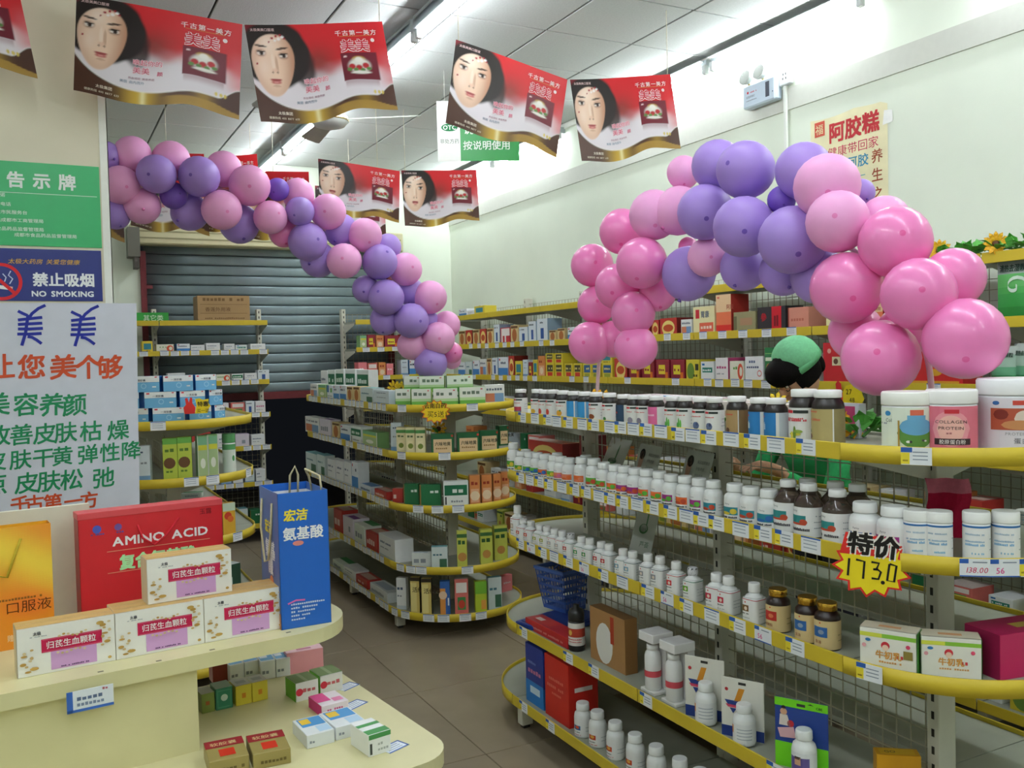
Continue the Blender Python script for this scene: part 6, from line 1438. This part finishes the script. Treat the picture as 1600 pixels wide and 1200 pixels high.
for a, b in ((-.012, .03), (.012, .03), (-.01, .055), (.01, .055)): s_.box(a-.003, -.0306, b, a+.003, -.03, b+.012, '3a3a3a')
s_.build('socket_holes', INK, o)['kind'] = 'stuff'
tag(MB().bev(-.011, -.016, 0, .011, 0, 1.02, .002, 'e8ebe2').build('cable_trunking', PLAS, None, (XW-.0125, ys+.015, 2.15), -PI/2), 'white cable trunking running down from the wall socket', 'trunking')
tag(MB().bev(-.011, -.016, 0, .011, 0, .2, .002, 'e8ebe2').build('cable_trunking', PLAS, None, (XW-.0125, ys+.0, 3.265), -PI/2), 'short white cable trunking above the wall socket', 'trunking')
# yellowed poster
y0, y1 = onX(1267, XW-.003, 2.7), onX(1387, XW-.003, 2.7); zt_, zb_ = 2.925, 2.30; wd = y0-y1
o = tag(empty('wall_poster', (XW-.002, y0, zb_), -PI/2), 'yellowed paper poster with red and blue handwriting on the right wall', 'poster'); hh = zt_-zb_
m_ = MB(); n = 12; top = [(wd*k/n, hh-.012*abs(math.sin(k*2.7))-(.02 if k == n else 0)) for k in range(n+1)]
m_.add([(0, 0, 0), (wd, 0, 0)]+[(a, 0, b) for a, b in top[::-1]], [tuple(range(n+3))], 'ece4bc'); m_.build('sheet', mat('aged_paper', .8, .2, noise=.12, nscale=6), o)
l = MB(); y = -.0012
letter(l, '阿胶糕', wd*.25, hh*.77, .115, 'b8242c', y=y, bold=.03, aspect=1.0); l.build('handwriting', INK, o); l = MB(); letter(l, '把健康带回家', wd*.10, hh*.63, .062, 'c02a50', y=y, bold=.0, aspect=1.12); l.build('handwriting', INK, o); l = MB(); letter(l, '养生之道', wd*.80, hh*.50, .075, '9a4a2c', y=y, bold=.01, vert=True, track=.25)
l.build('handwriting', INK, o); l = MB(); letter(l, '东阿阿胶', wd*.2, hh*.50, .068, '2f8ab0', y=y, bold=.01, aspect=1.1); letter(l, '二〇一三年', wd*.64, hh*.36, .05, '3a90a8', y=y, vert=True); frect(l, wd*.06, hh*.84, wd*.20, hh*.97, 'c8503c', y); letter(l, '福', wd*.07, hh*.865, .06, 'e6dcaa', y=y-.0004)
l.build('handwriting', INK, o)
for a, b in ((wd*1.0, hh*.84), (wd*.03, hh*.70)):
    t_ = MB(); t_.add([(a-.03, -.0018, b-.035), (a+.035, -.0018, b-.03), (a+.03, -.0018, b+.03), (a-.02, -.0018, b+.04)], [(0, 1, 2, 3)], 'f2f2ee'); t_.build('tape', PAPER, o)

# ================================================================ BALLOONS
def balloon_mesh(col, tip):
    mb = MB(); prof = []; cols = []
    n = 14
    for k in range(n+1):
        a = PI*k/n; r = math.sin(a)*(1.0-.05*math.cos(a)); z = -math.cos(a)*1.03
        if k == 0: r = .0
        if k == n: r = 0.0; z = 1.036
        prof.append((max(r, .0001), z))
    for k in range(n): cols.append(tip if k == n-1 else col)
    # the tip keeps a small dark ring
    prof.insert(n, (.085, 1.030)); cols.insert(n-1, col)
    mb.lathe(prof, 22, col, cap=False, cols=cols)
    return mb.mesh('balloon')
BC = {'P': ('f9b0e2', 'ee86c4', 'light pink', LATEX), 'H': ('fb8ccc', 'f060aa', 'glossy hot pink', PEARL), 'V': ('ae8ede', '7656b8', 'purple', LATEX), 'D': ('805cc6', '6446a6', 'small deep purple', LATEX)}
BM_ = {k: (balloon_mesh(a, b), MB().lathe([(.02, -1.02), (.05, -1.05), (.09, -1.12), (.0, -1.12)], 8, b).mesh('knot')) for k, (a, b, _, _) in BC.items()}
for k in BC: BM_[k][0].materials.append(BC[k][3]); BM_[k][1].materials.append(LATEX)
def balloon(p, r, kind, tipdir, label, group):
    o = inst(BM_[kind][0], 'balloon', None, None, p); o.scale = (r, r, r)
    d = Vector(tipdir).normalized(); o.rotation_euler = d.to_track_quat('Z', 'Y').to_euler()
    tag(o, label, 'balloon', group); inst(BM_[kind][1], 'knot', None, o)
    return o
A1 = [  # px, py, diameter px, colour, layer (0 front .. 3 back)
 (166, 245, 48, 'V', 2), (207, 243, 58, 'P', 2), (267, 250, 58, 'P', 2), (188, 289, 60, 'P', 1), (245, 272, 60, 'V', 0), (312, 276, 63, 'V', 0), (350, 265, 56, 'P', 1.6), (390, 290, 64, 'P', .5), (222, 322, 57, 'P', 1.4), (271, 306, 42, 'D', 1), (180, 335, 47, 'V', 2),
 (296, 332, 58, 'V', 2), (346, 328, 62, 'P', 0), (374, 350, 62, 'V', 2.2), (434, 296, 36, 'D', 1), (466, 304, 50, 'P', 1.6), (422, 340, 52, 'P', .3), (469, 330, 45, 'V', 0), (513, 331, 56, 'P', .7), (443, 364, 46, 'H', 2), (480, 378, 60, 'V', .6), (497, 406, 56, 'V', 1.8), (532, 360, 52, 'V', 1.8),
 (570, 367, 53, 'P', .6), (538, 408, 55, 'P', 0), (606, 386, 42, 'V', 2), (593, 410, 55, 'V', 0), (633, 421, 52, 'P', .9), (572, 452, 44, 'V', 1.3), (604, 465, 56, 'V', 0), (641, 456, 44, 'V', 1.8), (672, 464, 52, 'P', .7), (602, 500, 48, 'V', 1.5), (642, 501, 55, 'V', 0), (662, 500, 44, 'V', 1.9), (697, 508, 44, 'P', 1.8),
 (685, 529, 52, 'P', .2), (644, 540, 46, 'P', 1.2), (706, 551, 34, 'H', 1.4), (673, 568, 52, 'V', .6), (706, 563, 28, 'P', 2)]
G1 = 'balloons of the long purple and pink arch'
for px, py, d, c, ly in A1:
    Y = 5.32-.09+.07*ly; p = W(px, py, 1, Y); dep = (p-CAM)@FW; r = d/2*dep/FPX
    out = ray(px, py)*-1+np.array([0, 0, .3*math.sin(px)])+np.array([rnd.uniform(-.7, .7), 0, rnd.uniform(-.6, .6)])
    if ly > 1: out = -out+np.array([rnd.uniform(-.8, .8), 0, .8])
    where = 'near the pillar' if px < 300 else ('over the roller shutter' if px < 560 else 'above the middle gondola')
    side = 'on the front of the long arch' if ly < 1 else 'at the back of the long arch'
    balloon(p, r/1.0, c, out, '%s balloon %s %s' % (BC[c][2], side, where), G1)
A2 = [
 (1068, 270, 52, 'P', 1.6), (1121, 259, 80, 'V', 1), (1166, 266, 90, 'V', .5), (1256, 268, 88, 'V', 1), (1292, 291, 102, 'P', .2), (1221, 312, 44, 'D', .9), (1309, 347, 97, 'P', -.3), (1382, 347, 80, 'P', 1.6), (1345, 302, 44, 'V', 2), (1398, 379, 111, 'H', .3),
 (1322, 449, 111, 'H', -.2), (1435, 460, 113, 'H', -.3), (1490, 436, 94, 'H', 1), (1508, 528, 126, 'H', .2), (1376, 560, 119, 'H', -.4), (1337, 520, 84, 'H', 1), (1238, 374, 106, 'V', -.1), (1224, 426, 74, 'V', 1.4), (1281, 432, 88, 'V', 1.1), (1102, 331, 87, 'V', .4), (1162, 354, 95, 'V', -.2), (1162, 418, 74, 'V', 1.4),
 (1105, 402, 62, 'P', .9), (1076, 428, 84, 'V', 1.1), (1022, 335, 78, 'P', .6), (1060, 330, 76, 'P', 1.1), (972, 361, 71, 'H', .8), (1003, 410, 80, 'H', 0), (925, 415, 67, 'H', .7), (966, 447, 72, 'H', .3), (932, 477, 60, 'H', .8), (989, 490, 69, 'H', .3), (1028, 458, 58, 'H', 1.4), (922, 536, 67, 'H', .2), (994, 544, 68, 'H', .3), (958, 530, 58, 'H', 1.3), (1410, 520, 80, 'H', 1.3), (1075, 385, 30, 'H', 1.9)]
G2 = 'balloons of the short pink and purple arch'
for px, py, d, c, ly in A2:
    X = 2.22-.10+.085*ly; p = W(px, py, 0, X); dep = (p-CAM)@FW; r = d/2*dep/FPX
    out = ray(px, py)*-1+np.array([0, rnd.uniform(-.7, .7), rnd.uniform(-.7, .7)])
    if ly > .9: out = -out+np.array([0, rnd.uniform(-.8, .8), .8])
    where = 'low left cluster' if px < 1045 else ('on the crown' if px < 1360 and py < 440 else 'cluster by the powder cans')
    where = where.replace('low left cluster', 'cluster by the yellow cartons')
    side = 'front' if ly < .8 else 'back'
    balloon(p, r, c, out, '%s balloon, %s of the short arch, %s' % (BC[c][2], side, where), G2)
# ---- arch poles
def bez(pts, n=6):
    P = [Vector(p) for p in pts]; out = []
    for i in range(len(P)-1):
        p0, p1, p2, p3 = P[max(i-1, 0)], P[i], P[i+1], P[min(i+2, len(P)-1)]
        for k in range(n):
            t = k/n; out.append(.5*((2*p1)+(p2-p0)*t+(2*p0-5*p1+4*p2-p3)*t*t+(3*p1-p0-3*p2+p3)*t**3))
    return out+[P[-1]]
pts = []
for px, py in ((931, 606), (938, 545), (955, 470), (1005, 385), (1090, 322), (1200, 325), (1310, 375), (1385, 440), (1432, 520), (1452, 575), (1459, 612)):
    pts.append(W(px, py, 0, 2.23))
pts[0][2] = GZ[0]; pts[-1][2] = GZ[0]
tag(MB().tube(bez(pts), .0085, 8, 'e8c4cc').build('balloon_arch_pole', PLAS), 'pale pink bent tube carrying the short balloon arch', 'pole')
pts = []
for px, py in ((684, 592), (690, 540), (672, 490), (630, 440), (570, 392), (500, 355), (420, 318), (330, 292), (240, 275), (150, 282), (40, 330)):
    pts.append(W(px, py, 1, 5.34))
pts[0][2] = CZ(0)
p = pts[-1]; pts += [np.array([p[0]-.45, p[1], 1.6]), np.array([p[0]-.6, p[1], .8]), np.array([p[0]-.62, p[1], .0])]
tag(MB().tube(bez(pts), .0085, 8, 'e8c4cc').build('balloon_arch_pole', PLAS), 'pale pink bent tube carrying the long balloon arch', 'pole')
# the arch goes on behind the pillar
_pp = bez(pts, 8)
for i, q in enumerate(_pp[82:-9:2]):
    a = i*2.4; r = .092+.012*math.sin(i*1.9)
    c = 'PVPPVVPV'[i % 8]
    balloon((q.x+.07*math.cos(a), q.y+.09*math.sin(a), q.z+.05*math.sin(a*1.3)), r, c, (math.cos(a), math.sin(a)-.4, .2), '%s balloon on the part of the long arch beyond the pillar' % BC[c][2], G1)

# ================================================================ PRICE STARS
def starsign(name, label, loc, rz, R, n, body, rim, aspect=.85, jag=.78):
    o = tag(empty(name, loc, rz), label, 'price sign')
    def poly(k): return [(k*R*(1 if i % 2 == 0 else jag)*math.cos(PI/2+i*PI/n+.1), k*R*aspect*(1 if i % 2 == 0 else jag)*math.sin(PI/2+i*PI/n+.1)) for i in range(2*n)]
    a = MB(); p = poly(1.0)
    a.add([(x, 0, z) for x, z in p]+[(x, -.0015, z) for x, z in p], [tuple(range(2*n)), tuple(range(2*n, 4*n))[::-1]]+[(k, (k+1) % (2*n), 2*n+(k+1) % (2*n), 2*n+k) for k in range(2*n)], rim); a.build('star_card', PAPER, o)
    b = MB(); b.add([(x, -.0019, z) for x, z in poly(.91)], [tuple(range(2*n))[::-1]], body); b.build('star_face', PAPER, o)
    return o
X, Y, t = on_arc(GX, GY0, .393, 1.13, 1360)
zc_ = zat(X, Y, 885)
o = starsign('price_star', 'red edged yellow star price sign reading 173.0', (X-.006, Y-.008, zc_), face_cam(X, Y, -.05), .095, 13, 'f0d820', 'd82a24', .82)
l = MB(); pl = [(-.075, .02), (-.06, .075), (-.02, .072), (.04, .065), (.072, .045), (.05, .015)]
l.add([(a, -.0022, b+.012) for a, b in pl], [tuple(range(6))[::-1]], 'd82a24'); l.build('red_header', PAPER, o)
l = MB(); letter(l, '特价', -.058, .042, .058, 'f2ece4', y=-.0026, bold=.09, rot=-.12, aspect=1.05); letter(l, '特价', -.058, .042, .058, '1c1816', y=-.0031, bold=.035, rot=-.12, aspect=1.05); l.build('header_lettering', INK, o)
l = MB(); y = -.0026
for s_ in ([(-.052, .02), (-.056, -.024)], [(-.036, .018), (-.016, .014), (-.02, -.03)], [(.0, .014), (.018, .012), (.012, -.002), (.022, -.010), (.016, -.028), (.0, -.027)], [(.004, -.004), (.016, -.004)], [(.042, .012), (.058, .008), (.052, -.032), (.036, -.03), (.042, .012)]): stroke(l, s_, .0055, '1c1816', y)
fdisc(l, .026, -.036, .005, '1c1816', y, 10); l.build('price_writing', INK, o)
X, Y, t = on_arc(CX, CY0, .41, 1.36, 680)
o = starsign('price_star', 'orange edged yellow star sign offering buy five get one', (X-.004, Y-.012, zat(X, Y, 643)), face_cam(X, Y), .088, 13, 'f0cc20', 'd85a1c', .8)
l = MB(); letter(l, '云南白药', -.066, .022, .032, '3a2410', y=-.0024, bold=.02); letter(l, '买5送1', -.050, -.030, .040, '2a2010', y=-.0024, bold=.0); l.build('price_writing', INK, o)
X, Y, t = on_arc(LX, LY0, .41, 1.40, 303)
o = tag(empty('price_star', (X+.01, Y-.02, zat(X, Y, 646)), face_cam(X, Y)), 'red and yellow jagged price sign in front of the blue cartons', 'price sign')
l = MB(); l.add([(x, 0, z) for x, z in ((-.055, 0), (-.06, .03), (-.048, .045), (-.052, .075), (-.04, .078), (-.034, .055), (-.028, .08), (-.018, .076), (-.018, .05), (-.005, .03), (-.008, 0))], [tuple(range(11))], 'd83028'); l.build('red_half', PAPER, o)
l = MB(); l.add([(x, -.001, z) for x, z in ((-.008, 0), (.05, 0), (.055, .02), (.065, .035), (.055, .05), (.058, .07), (.03, .066), (.015, .074), (-.005, .07), (.0, .04))], [tuple(range(10))], 'ecd020'); l.build('yellow_half', PAPER, o)
l = MB(); letter(l, '特惠', .004, .036, .026, '2a2010', y=-.002, bold=.02); letter(l, '买一送', .0, .006, .02, '2a2010', y=-.002); l.build('price_writing', INK, o)
# red and yellow tag hanging on the wall shelf by the assistant
yy_ = onX(1325, WXF-.01, 1.44); o = tag(empty('price_star', (WXF-.012, yy_, 1.40), -PI/2), 'red and yellow hand shaped price sign on the third wall shelf', 'price sign')
l = MB(); l.add([(x, 0, z) for x, z in ((-.10, -.03), (-.10, .01), (-.07, .03), (-.075, .07), (-.06, .085), (-.04, .07), (-.035, .03), (-.015, .01), (-.015, -.03))], [tuple(range(9))], 'cc2a2e'); l.build('red_half', PAPER, o)
l = MB(); l.add([(x, -.001, z) for x, z in ((-.03, -.02), (.08, -.03), (.10, .0), (.085, .03), (.1, .055), (.06, .06), (.03, .07), (-.01, .06), (-.03, .03))], [tuple(range(9))], 'e8cc20'); letter(l, '27', -.01, .02, .035, '2a2010', y=-.002); letter(l, '48', .01, -.018, .032, '2a2010', y=-.002); l.build('yellow_half', PAPER, o)
# crimson cloth hanging on the near post
yy_ = GY0; o = tag(empty('fabric_pennant', (GX-.03, yy_-.045, zat(GX-.04, yy_-.04, 758)), -PI/2+.75), 'crimson cloth hanging on the near gondola post', 'cloth')
m_ = MB(); nx, nz = 8, 10
P = [(-.055+.11*i/nx+.008*math.sin(j*.7), -.012*math.sin(i*1.2+j*.4)-.012, .02-.02*j) for i in range(nx+1) for j in range(nz+1)]
m_.add(P, [(i*(nz+1)+j, i*(nz+1)+j+1, (i+1)*(nz+1)+j+1, (i+1)*(nz+1)+j) for i in range(nx) for j in range(nz)], [('c86a80' if j < 2 else 'b0143c') for i in range(nx) for j in range(nz)], True); m_.build('cloth_sheet', CLOTH, o)

# ================================================================ ARTIFICIAL FLOWERS
pet = MB(); pp_ = [(0, 0, 0), (.010, -.006, .004), (.024, -.007, .008), (.034, 0, .006), (.024, .007, .008), (.010, .006, .004)]
pet.add(pp_+[(x, y_, z-.001) for x, y_, z in pp_], [(0, 1, 2, 3, 4, 5), (11, 10, 9, 8, 7, 6)]+[(k, 6+k, 6+(k+1) % 6, (k+1) % 6) for k in range(6)], 'e8b020'); PETY = pet.mesh('petal')
pet = MB(); pet.add(pp_+[(x, y_, z-.001) for x, y_, z in pp_], [(0, 1, 2, 3, 4, 5), (11, 10, 9, 8, 7, 6)]+[(k, 6+k, 6+(k+1) % 6, (k+1) % 6) for k in range(6)], 'f0d030'); PETL = pet.mesh('petal')
lf = MB(); q = [(0, 0, 0), (.012, -.014, .006), (.03, -.018, .01), (.038, -.008, .008), (.052, 0, .002), (.038, .008, .008), (.03, .018, .01), (.012, .014, .006)]
lf.add(q+[(x, y_, z-.001) for x, y_, z in q], [tuple(range(8)), tuple(range(8, 16))[::-1]]+[(k, 8+k, 8+(k+1) % 8, (k+1) % 8) for k in range(8)], '4c9a38'); LEAF = lf.mesh('leaf')
CENT = MB().lathe([(.011, .0), (.012, .004), (.008, .009), (.0, .01)], 10, '5a3418').mesh('flower_centre')
STEM = {}
for m_ in (PETY, PETL, LEAF, CENT): m_.materials.append(FOLI)
FG = 'artificial flowers on the shelves'
def flower(loc, label, sc=1.0, n=9, facing=(0, -1, .4), pm=PETY, leaves=5, blooms=1, stem=.03):
    o = tag(empty('artificial_flower', loc), label, 'flower', FG); o.scale = (sc, sc, sc)
    MB().tube([(0, 0, 0), (.004, .003, stem*.6), (0, 0, stem)], .003, 6, '3f7a30').build('stem', FOLI, o)
    qd = Vector(facing).to_track_quat('Z', 'Y').to_matrix().to_4x4()
    for b in range(blooms):
        c = Vector((.045*math.cos(b*2.2), .02*math.sin(b*1.7), stem+.02*math.sin(b*2.9))) if b else Vector((0, 0, stem))
        Mb = Matrix.Translation(c) @ qd
        for k in range(n):
            x = inst(pm, 'petal', None, o); x.matrix_local = Mb @ Matrix.Rotation(2*PI*k/n+b, 4, 'Z') @ Matrix.Rotation(-.25+.15*(k % 2), 4, 'Y') @ Matrix.Translation((.008, 0, 0))
        x = inst(CENT, 'flower_centre', None, o); x.matrix_local = Mb
    for k in range(leaves):
        x = inst(LEAF, 'leaf', None, o); a = 2*PI*k/max(1, leaves)+rnd.uniform(-.4, .4)
        x.matrix_local = Matrix.Translation((.01*math.cos(a), .01*math.sin(a), stem*rnd.uniform(.3, .9))) @ Matrix.Rotation(a, 4, 'Z') @ Matrix.Rotation(-rnd.uniform(.1, .9), 4, 'Y')
    return o
def leafspray(loc, label, sc=1.0, n=7):
    o = tag(empty('artificial_vine', loc), label, 'vine', FG); o.scale = (sc, sc, sc)
    MB().tube([(-.06, 0, .005), (-.02, .01, .02), (.03, 0, .012), (.07, -.005, .02)], .003, 6, '3f7a30').build('stem', FOLI, o)
    for k in range(n):
        x = inst(LEAF, 'leaf', None, o); a = rnd.uniform(0, 2*PI)
        x.matrix_local = Matrix.Translation((-.06+.12*k/max(1, n-1), 0, .015)) @ Matrix.Rotation(a, 4, 'Z') @ Matrix.Rotation(-rnd.uniform(.1, 1.1), 4, 'Y')
    return o
def gf(px, X, dz=0.0): return (X, onX(px, X, GZ[0]+.05), GZ[0]+dz)
leafspray(gf(1140, GX-.20), 'green artificial leaves between brown bottles on the top shelf', 1.1, 6)
leafspray(gf(1170, GX-.20), 'green artificial leaves beside the bright blue bottles', 1.0, 6)
leafspray(gf(1085, GX-.20), 'green artificial leaves behind the blue crystal bottles', .8, 5)
flower(gf(1214, GX-.18, .02), 'small yellow artificial flower behind the bright blue bottles', .9, facing=(-.6, -.6, .6), pm=PETL, stem=.08)
flower(gf(945, GX-.12), 'orange yellow artificial flower at the foot of the short arch', 1.2, blooms=2, facing=(-.6, -.6, .5), stem=.05)
flower(gf(1335, GX-.13), 'yellow artificial blossoms beside the olive gold bottle', 1.0, blooms=3, facing=(-.7, -.7, .4), leaves=4, stem=.04)
leafspray(gf(1362, GX-.10), 'broad green artificial leaves beside the milk jug can', 1.4, 8)
leafspray(gf(1385, GX-.05), 'green artificial leaves behind the milk jug can', 1.6, 6)
p = W(590, 598, 2, CZ(0)+.04); flower((CX-.22, 5.48, CZ(0)), 'yellow artificial blossoms behind the cartons on the middle gondola', 1.3, blooms=3, pm=PETL, stem=.07)
leafspray((CX-.24, 5.62, CZ(0)+.03), 'green artificial leaves behind the cartons on the middle gondola', 1.2, 7)
p = (CX-.05, CY0-.05, CZ(1)); flower((CX-.10, CY0-.06, CZ(1)), 'orange artificial flower on the second shelf of the middle gondola', 1.3, stem=.10, facing=(-.2, -1, .2))
for i, px in enumerate((1468, 1556)):
    X = WXF+.02; flower((X, onX(px, X, 2.06), WR[0][0]-.0), ('yellow sunflower beside the pink balloons on top of the wall shelving', 'yellow sunflower above the swirl pouch on top of the wall shelving')[i], 1.25, n=12, facing=(-.8, -.6, .15), leaves=3, stem=.025)
for i, px in enumerate((1450, 1490, 1512, 1535, 1575, 1600)):
    X = WXF+.03; o = leafspray((X, onX(px, X, 2.05), WR[0][0]-.012), 'green artificial leaves in the sunflower garland on the wall shelving', 1.3, 7); o.rotation_euler[2] = PI/2
# open pink leaflet box and cards on the top shelf behind the bottles
def lidbox(px0, px1, X, zt_, label, col, art):
    ya, yb = onX(px0, X, GZ[0]+.05), onX(px1, X, GZ[0]+.05)
    o = carton('display_box', (X, (ya+yb)/2, GZ[0]), abs(ya-yb), .16, zt_, -PI/2, art, label, 'box')
D('pinkpanel', 'e6d4d4', ('T', .1, .15, .9, .85, 'e8dcdc'), ('T', .35, .2, .7, .6, '5a90b8'), ('s', .1, .5, .9, .2, 'c88a98'), ('U', '赠品区', .08, .66, .14, '7a6a70'))
D('pinkpanel2', 'dccfc8', ('T', .05, .15, .95, .85, 'd8d0c4'), ('s', .1, .5, .9, .2, 'c09a88'), ('T', .1, .3, .2, .6, '7aa060'), ('T', .4, .25, .5, .6, 'c87a5a'), ('T', .7, .4, .8, .7, '6a6a60'))
lidbox(968, 1082, GX-.245, .098, 'low pale pink display box with blue picture behind the brown bottles', 'e6d4d4', 'pinkpanel')
lidbox(1092, 1250, GX-.235, .094, 'low beige display box with leaflets behind the blue bottles', 'dccfc8', 'pinkpanel2')
X = GX-.15; ya, yb = onX(1300, X, GZ[0]+.1), onX(1342, X, GZ[0]+.1)
D('magcard', 'c8ccd4', ('r', .06, .08, .86, .92, 'b8406c'), ('s', .2, .4, .7, .12, 'd88aa8'))
carton('leaflet_holder', (X, (ya+yb)/2, GZ[0]), abs(ya-yb), .03, .10, -PI/2, 'magcard', 'grey holder with magenta card behind the olive gold bottle', 'holder')

# ================================================================ SHOP ASSISTANT
def person():
    hx, hy, hz = 2.90, 2.93, 1.545
    o = tag(empty('person', (3.05, 2.95, 0)), 'person in green cap and green uniform bending over the shelf behind the gondola', 'person')
    V = []; E = []; R = []
    def v(p, r): V.append(p); R.append(r); return len(V)-1
    def chain(start, pts):
        k = start
        for p, r in pts:
            n_ = v(p, r); E.append((k, n_)); k = n_
        return k
    pel = v((3.10, 2.95, .90), .14)
    ch = chain(pel, [((3.08, 2.95, 1.04), .125), ((3.03, 2.94, 1.18), .135), ((2.985, 2.935, 1.29), .115)])
    nk = chain(ch, [((2.955, 2.933, 1.385), .055), ((2.925, 2.931, 1.45), .062), ((2.905, 2.93, 1.535), .088), ((2.91, 2.93, 1.60), .075)])
    for s_ in (-1, 1):
        sh = chain(ch, [((2.99, 2.935+s_*.12, 1.295), .072), ((2.98, 2.935+s_*.185, 1.26), .058)])
        el = chain(sh, [((2.93, 2.935+s_*.215, 1.13), .047), ((2.87, 2.935+s_*.215, 1.03), .042)])
        wr = chain(el, [((2.76, 2.935+s_*.17, 1.085), .034), ((2.665, 2.935+s_*.12, 1.155), .025)])
        pm_ = chain(wr, [((2.625, 2.935+s_*.105, 1.168), .027), ((2.59, 2.935+s_*.095, 1.168), .024)])
        for f in range(4):
            dy = (-.026+.0175*f); L_ = (.055, .065, .06, .046)[f]
            chain(pm_, [((2.575, 2.935+s_*.095+dy, 1.168), .0085), ((2.575-L_*.5, 2.935+s_*.095+dy*1.15, 1.166), .008), ((2.575-L_, 2.935+s_*.095+dy*1.2, 1.150), .007)])
        chain(wr+1, [((2.615, 2.935+s_*.06, 1.166), .010), ((2.585, 2.935+s_*.045, 1.162), .0085)])
        hp = chain(pel, [((3.10, 2.95+s_*.085, .84), .105), ((3.09, 2.95+s_*.10, .48), .062), ((3.11, 2.95+s_*.10, .30), .052), ((3.12, 2.95+s_*.10, .09), .036), ((3.09, 2.95+s_*.105, .045), .04), ((2.99, 2.95+s_*.115, .032), .03)])
    me = bpy.data.meshes.new('person_rig'); me.from_pydata(V, E, []); t_ = bpy.data.objects.new('person_rig', me); COL.objects.link(t_)
    t_.modifiers.new('skin', 'SKIN'); sd = t_.modifiers.new('sub', 'SUBSURF'); sd.levels = 2; sd.render_levels = 2
    for i, r in enumerate(R): me.skin_vertices[0].data[i].radius = (r, r); 
    me.skin_vertices[0].data[0].use_root = True
    bpy.context.view_layer.update()
    b = bpy.data.meshes.new_from_object(t_.evaluated_get(bpy.context.evaluated_depsgraph_get())); b.name = 'body'
    bpy.data.objects.remove(t_)
    ca = b.color_attributes.new('Col', 'FLOAT_COLOR', 'CORNER'); cols = []
    for p in b.polygons:
        c = p.center
        if c.z > 1.375 and c.x < 2.985: k = 'c99a7e'
        elif c.x < 2.70: k = 'c99a7e'
        elif c.z < .07: k = '242222'
        elif c.z < .88: k = '2c2c34'
        else: k = '2f9a58'
        cols += [(*lin(k), 1)]*p.loop_total
        p.use_smooth = True
    ca.data.foreach_set('color', np.array(cols, dtype=np.float32).ravel())
    x = inst(b, 'body', CLOTH, o, (-3.05, -2.95, 0))
    # head details in a head frame: +z crown, -y face; face looks towards the shelf and down
    fwd = Vector((-.74, .16, -.62)).normalized(); up = Vector((0, 0, 1)); up = (up-fwd*up.dot(fwd)).normalized(); right = fwd.cross(up)
    M = Matrix((( right.x, -fwd.x, up.x, hx), (right.y, -fwd.y, up.y, hy), (right.z, -fwd.z, up.z, hz), (0, 0, 0, 1)))
    M = Matrix.Translation((-3.05, -2.95, 0)) @ M
    def part(mb, name, mt): mb.xf(M); return mb.build(name, mt, o)
    def ell(mb, c, r, col, n=14, m2=18, z0=-1.0, z1=1.0, cut=None):
        prof = []
        for k in range(n+1):
            z = z0+(z1-z0)*k/n; prof.append((math.sqrt(max(0, 1-z*z)), z))
        vs = []; 
        for r_, z in prof:
            for j in range(m2): a = 2*PI*j/m2; vs.append((c[0]+r[0]*r_*math.cos(a), c[1]+r[1]*r_*math.sin(a), c[2]+r[2]*z))
        fs = [(i*m2+j, i*m2+(j+1) % m2, (i+1)*m2+(j+1) % m2, (i+1)*m2+j) for i in range(n) for j in range(m2)]
        if cut: fs = [f for f in fs if not cut(vs[f[0]])]
        mb.add(vs, fs, col, True)
    f = MB(); ell(f, (0, -.004, -.02), (.078, .092, .115), 'c99a7e'); part(f, 'face', SKIN)
    f = MB(); ell(f, (0, -.102, -.035), (.014, .016, .024), 'c49276'); part(f, 'nose', SKIN)
    f = MB(); ell(f, (0, -.086, -.082), (.024, .009, .008), 'a85a54'); part(f, 'mouth', SKIN)
    for s_ in (-1, 1):
        f = MB(); ell(f, (s_*.032, -.084, -.008), (.014, .008, .008), 'ece6e0'); part(f, 'eye', PLAS)
        f = MB(); ell(f, (s_*.032, -.090, -.009), (.006, .004, .006), '1c1412'); part(f, 'pupil', PLAS)
        f = MB(); ell(f, (s_*.078, .008, -.02), (.010, .018, .03), 'c08c70'); part(f, 'ear', SKIN)
        f = MB(); f.tube([(s_*.015, -.088, .018), (s_*.035, -.088, .024), (s_*.055, -.076, .018)], .003, 6, '241a16'); part(f, 'eyebrow', SKIN)
        f = MB(); f.tube([(s_*.034+.022*math.cos(k*PI/8), -.096+.010*abs(math.cos(k*PI/8)), -.010+.018*math.sin(k*PI/8)) for k in range(17)], .0018, 6, '1c1a1e'); part(f, 'glasses_rim', PLAS)
    h = MB(); ell(h, (0, .012, .0), (.093, .105, .118), '14100f', cut=lambda p: p[1] < -.030 and p[2] < .010 or p[2] < -.075)
    ell(h, (0, -.040, .036), (.094, .078, .064), '14100f'); ell(h, (.0, .10, -.03), (.045, .04, .06), '14100f')
    part(h, 'hair', mat('hair_strands', .85, .12, color='0c0908', noise=.3, nscale=120, bump=.5, bscale=300))
    c = MB(); ell(c, (0, .045, .050), (.112, .098, .088), '7cc894', z0=-.45); c.lathe([(.103, .008), (.1075, .006), (.108, .034), (.106, .036)], 22, '70bc88', 0, .040, cap=False); part(c, 'cap', CLOTH)
    return o
person()

bpy.data.objects.remove(_fo); bpy.data.curves.remove(_fc); bpy.data.scenes.remove(_fs)
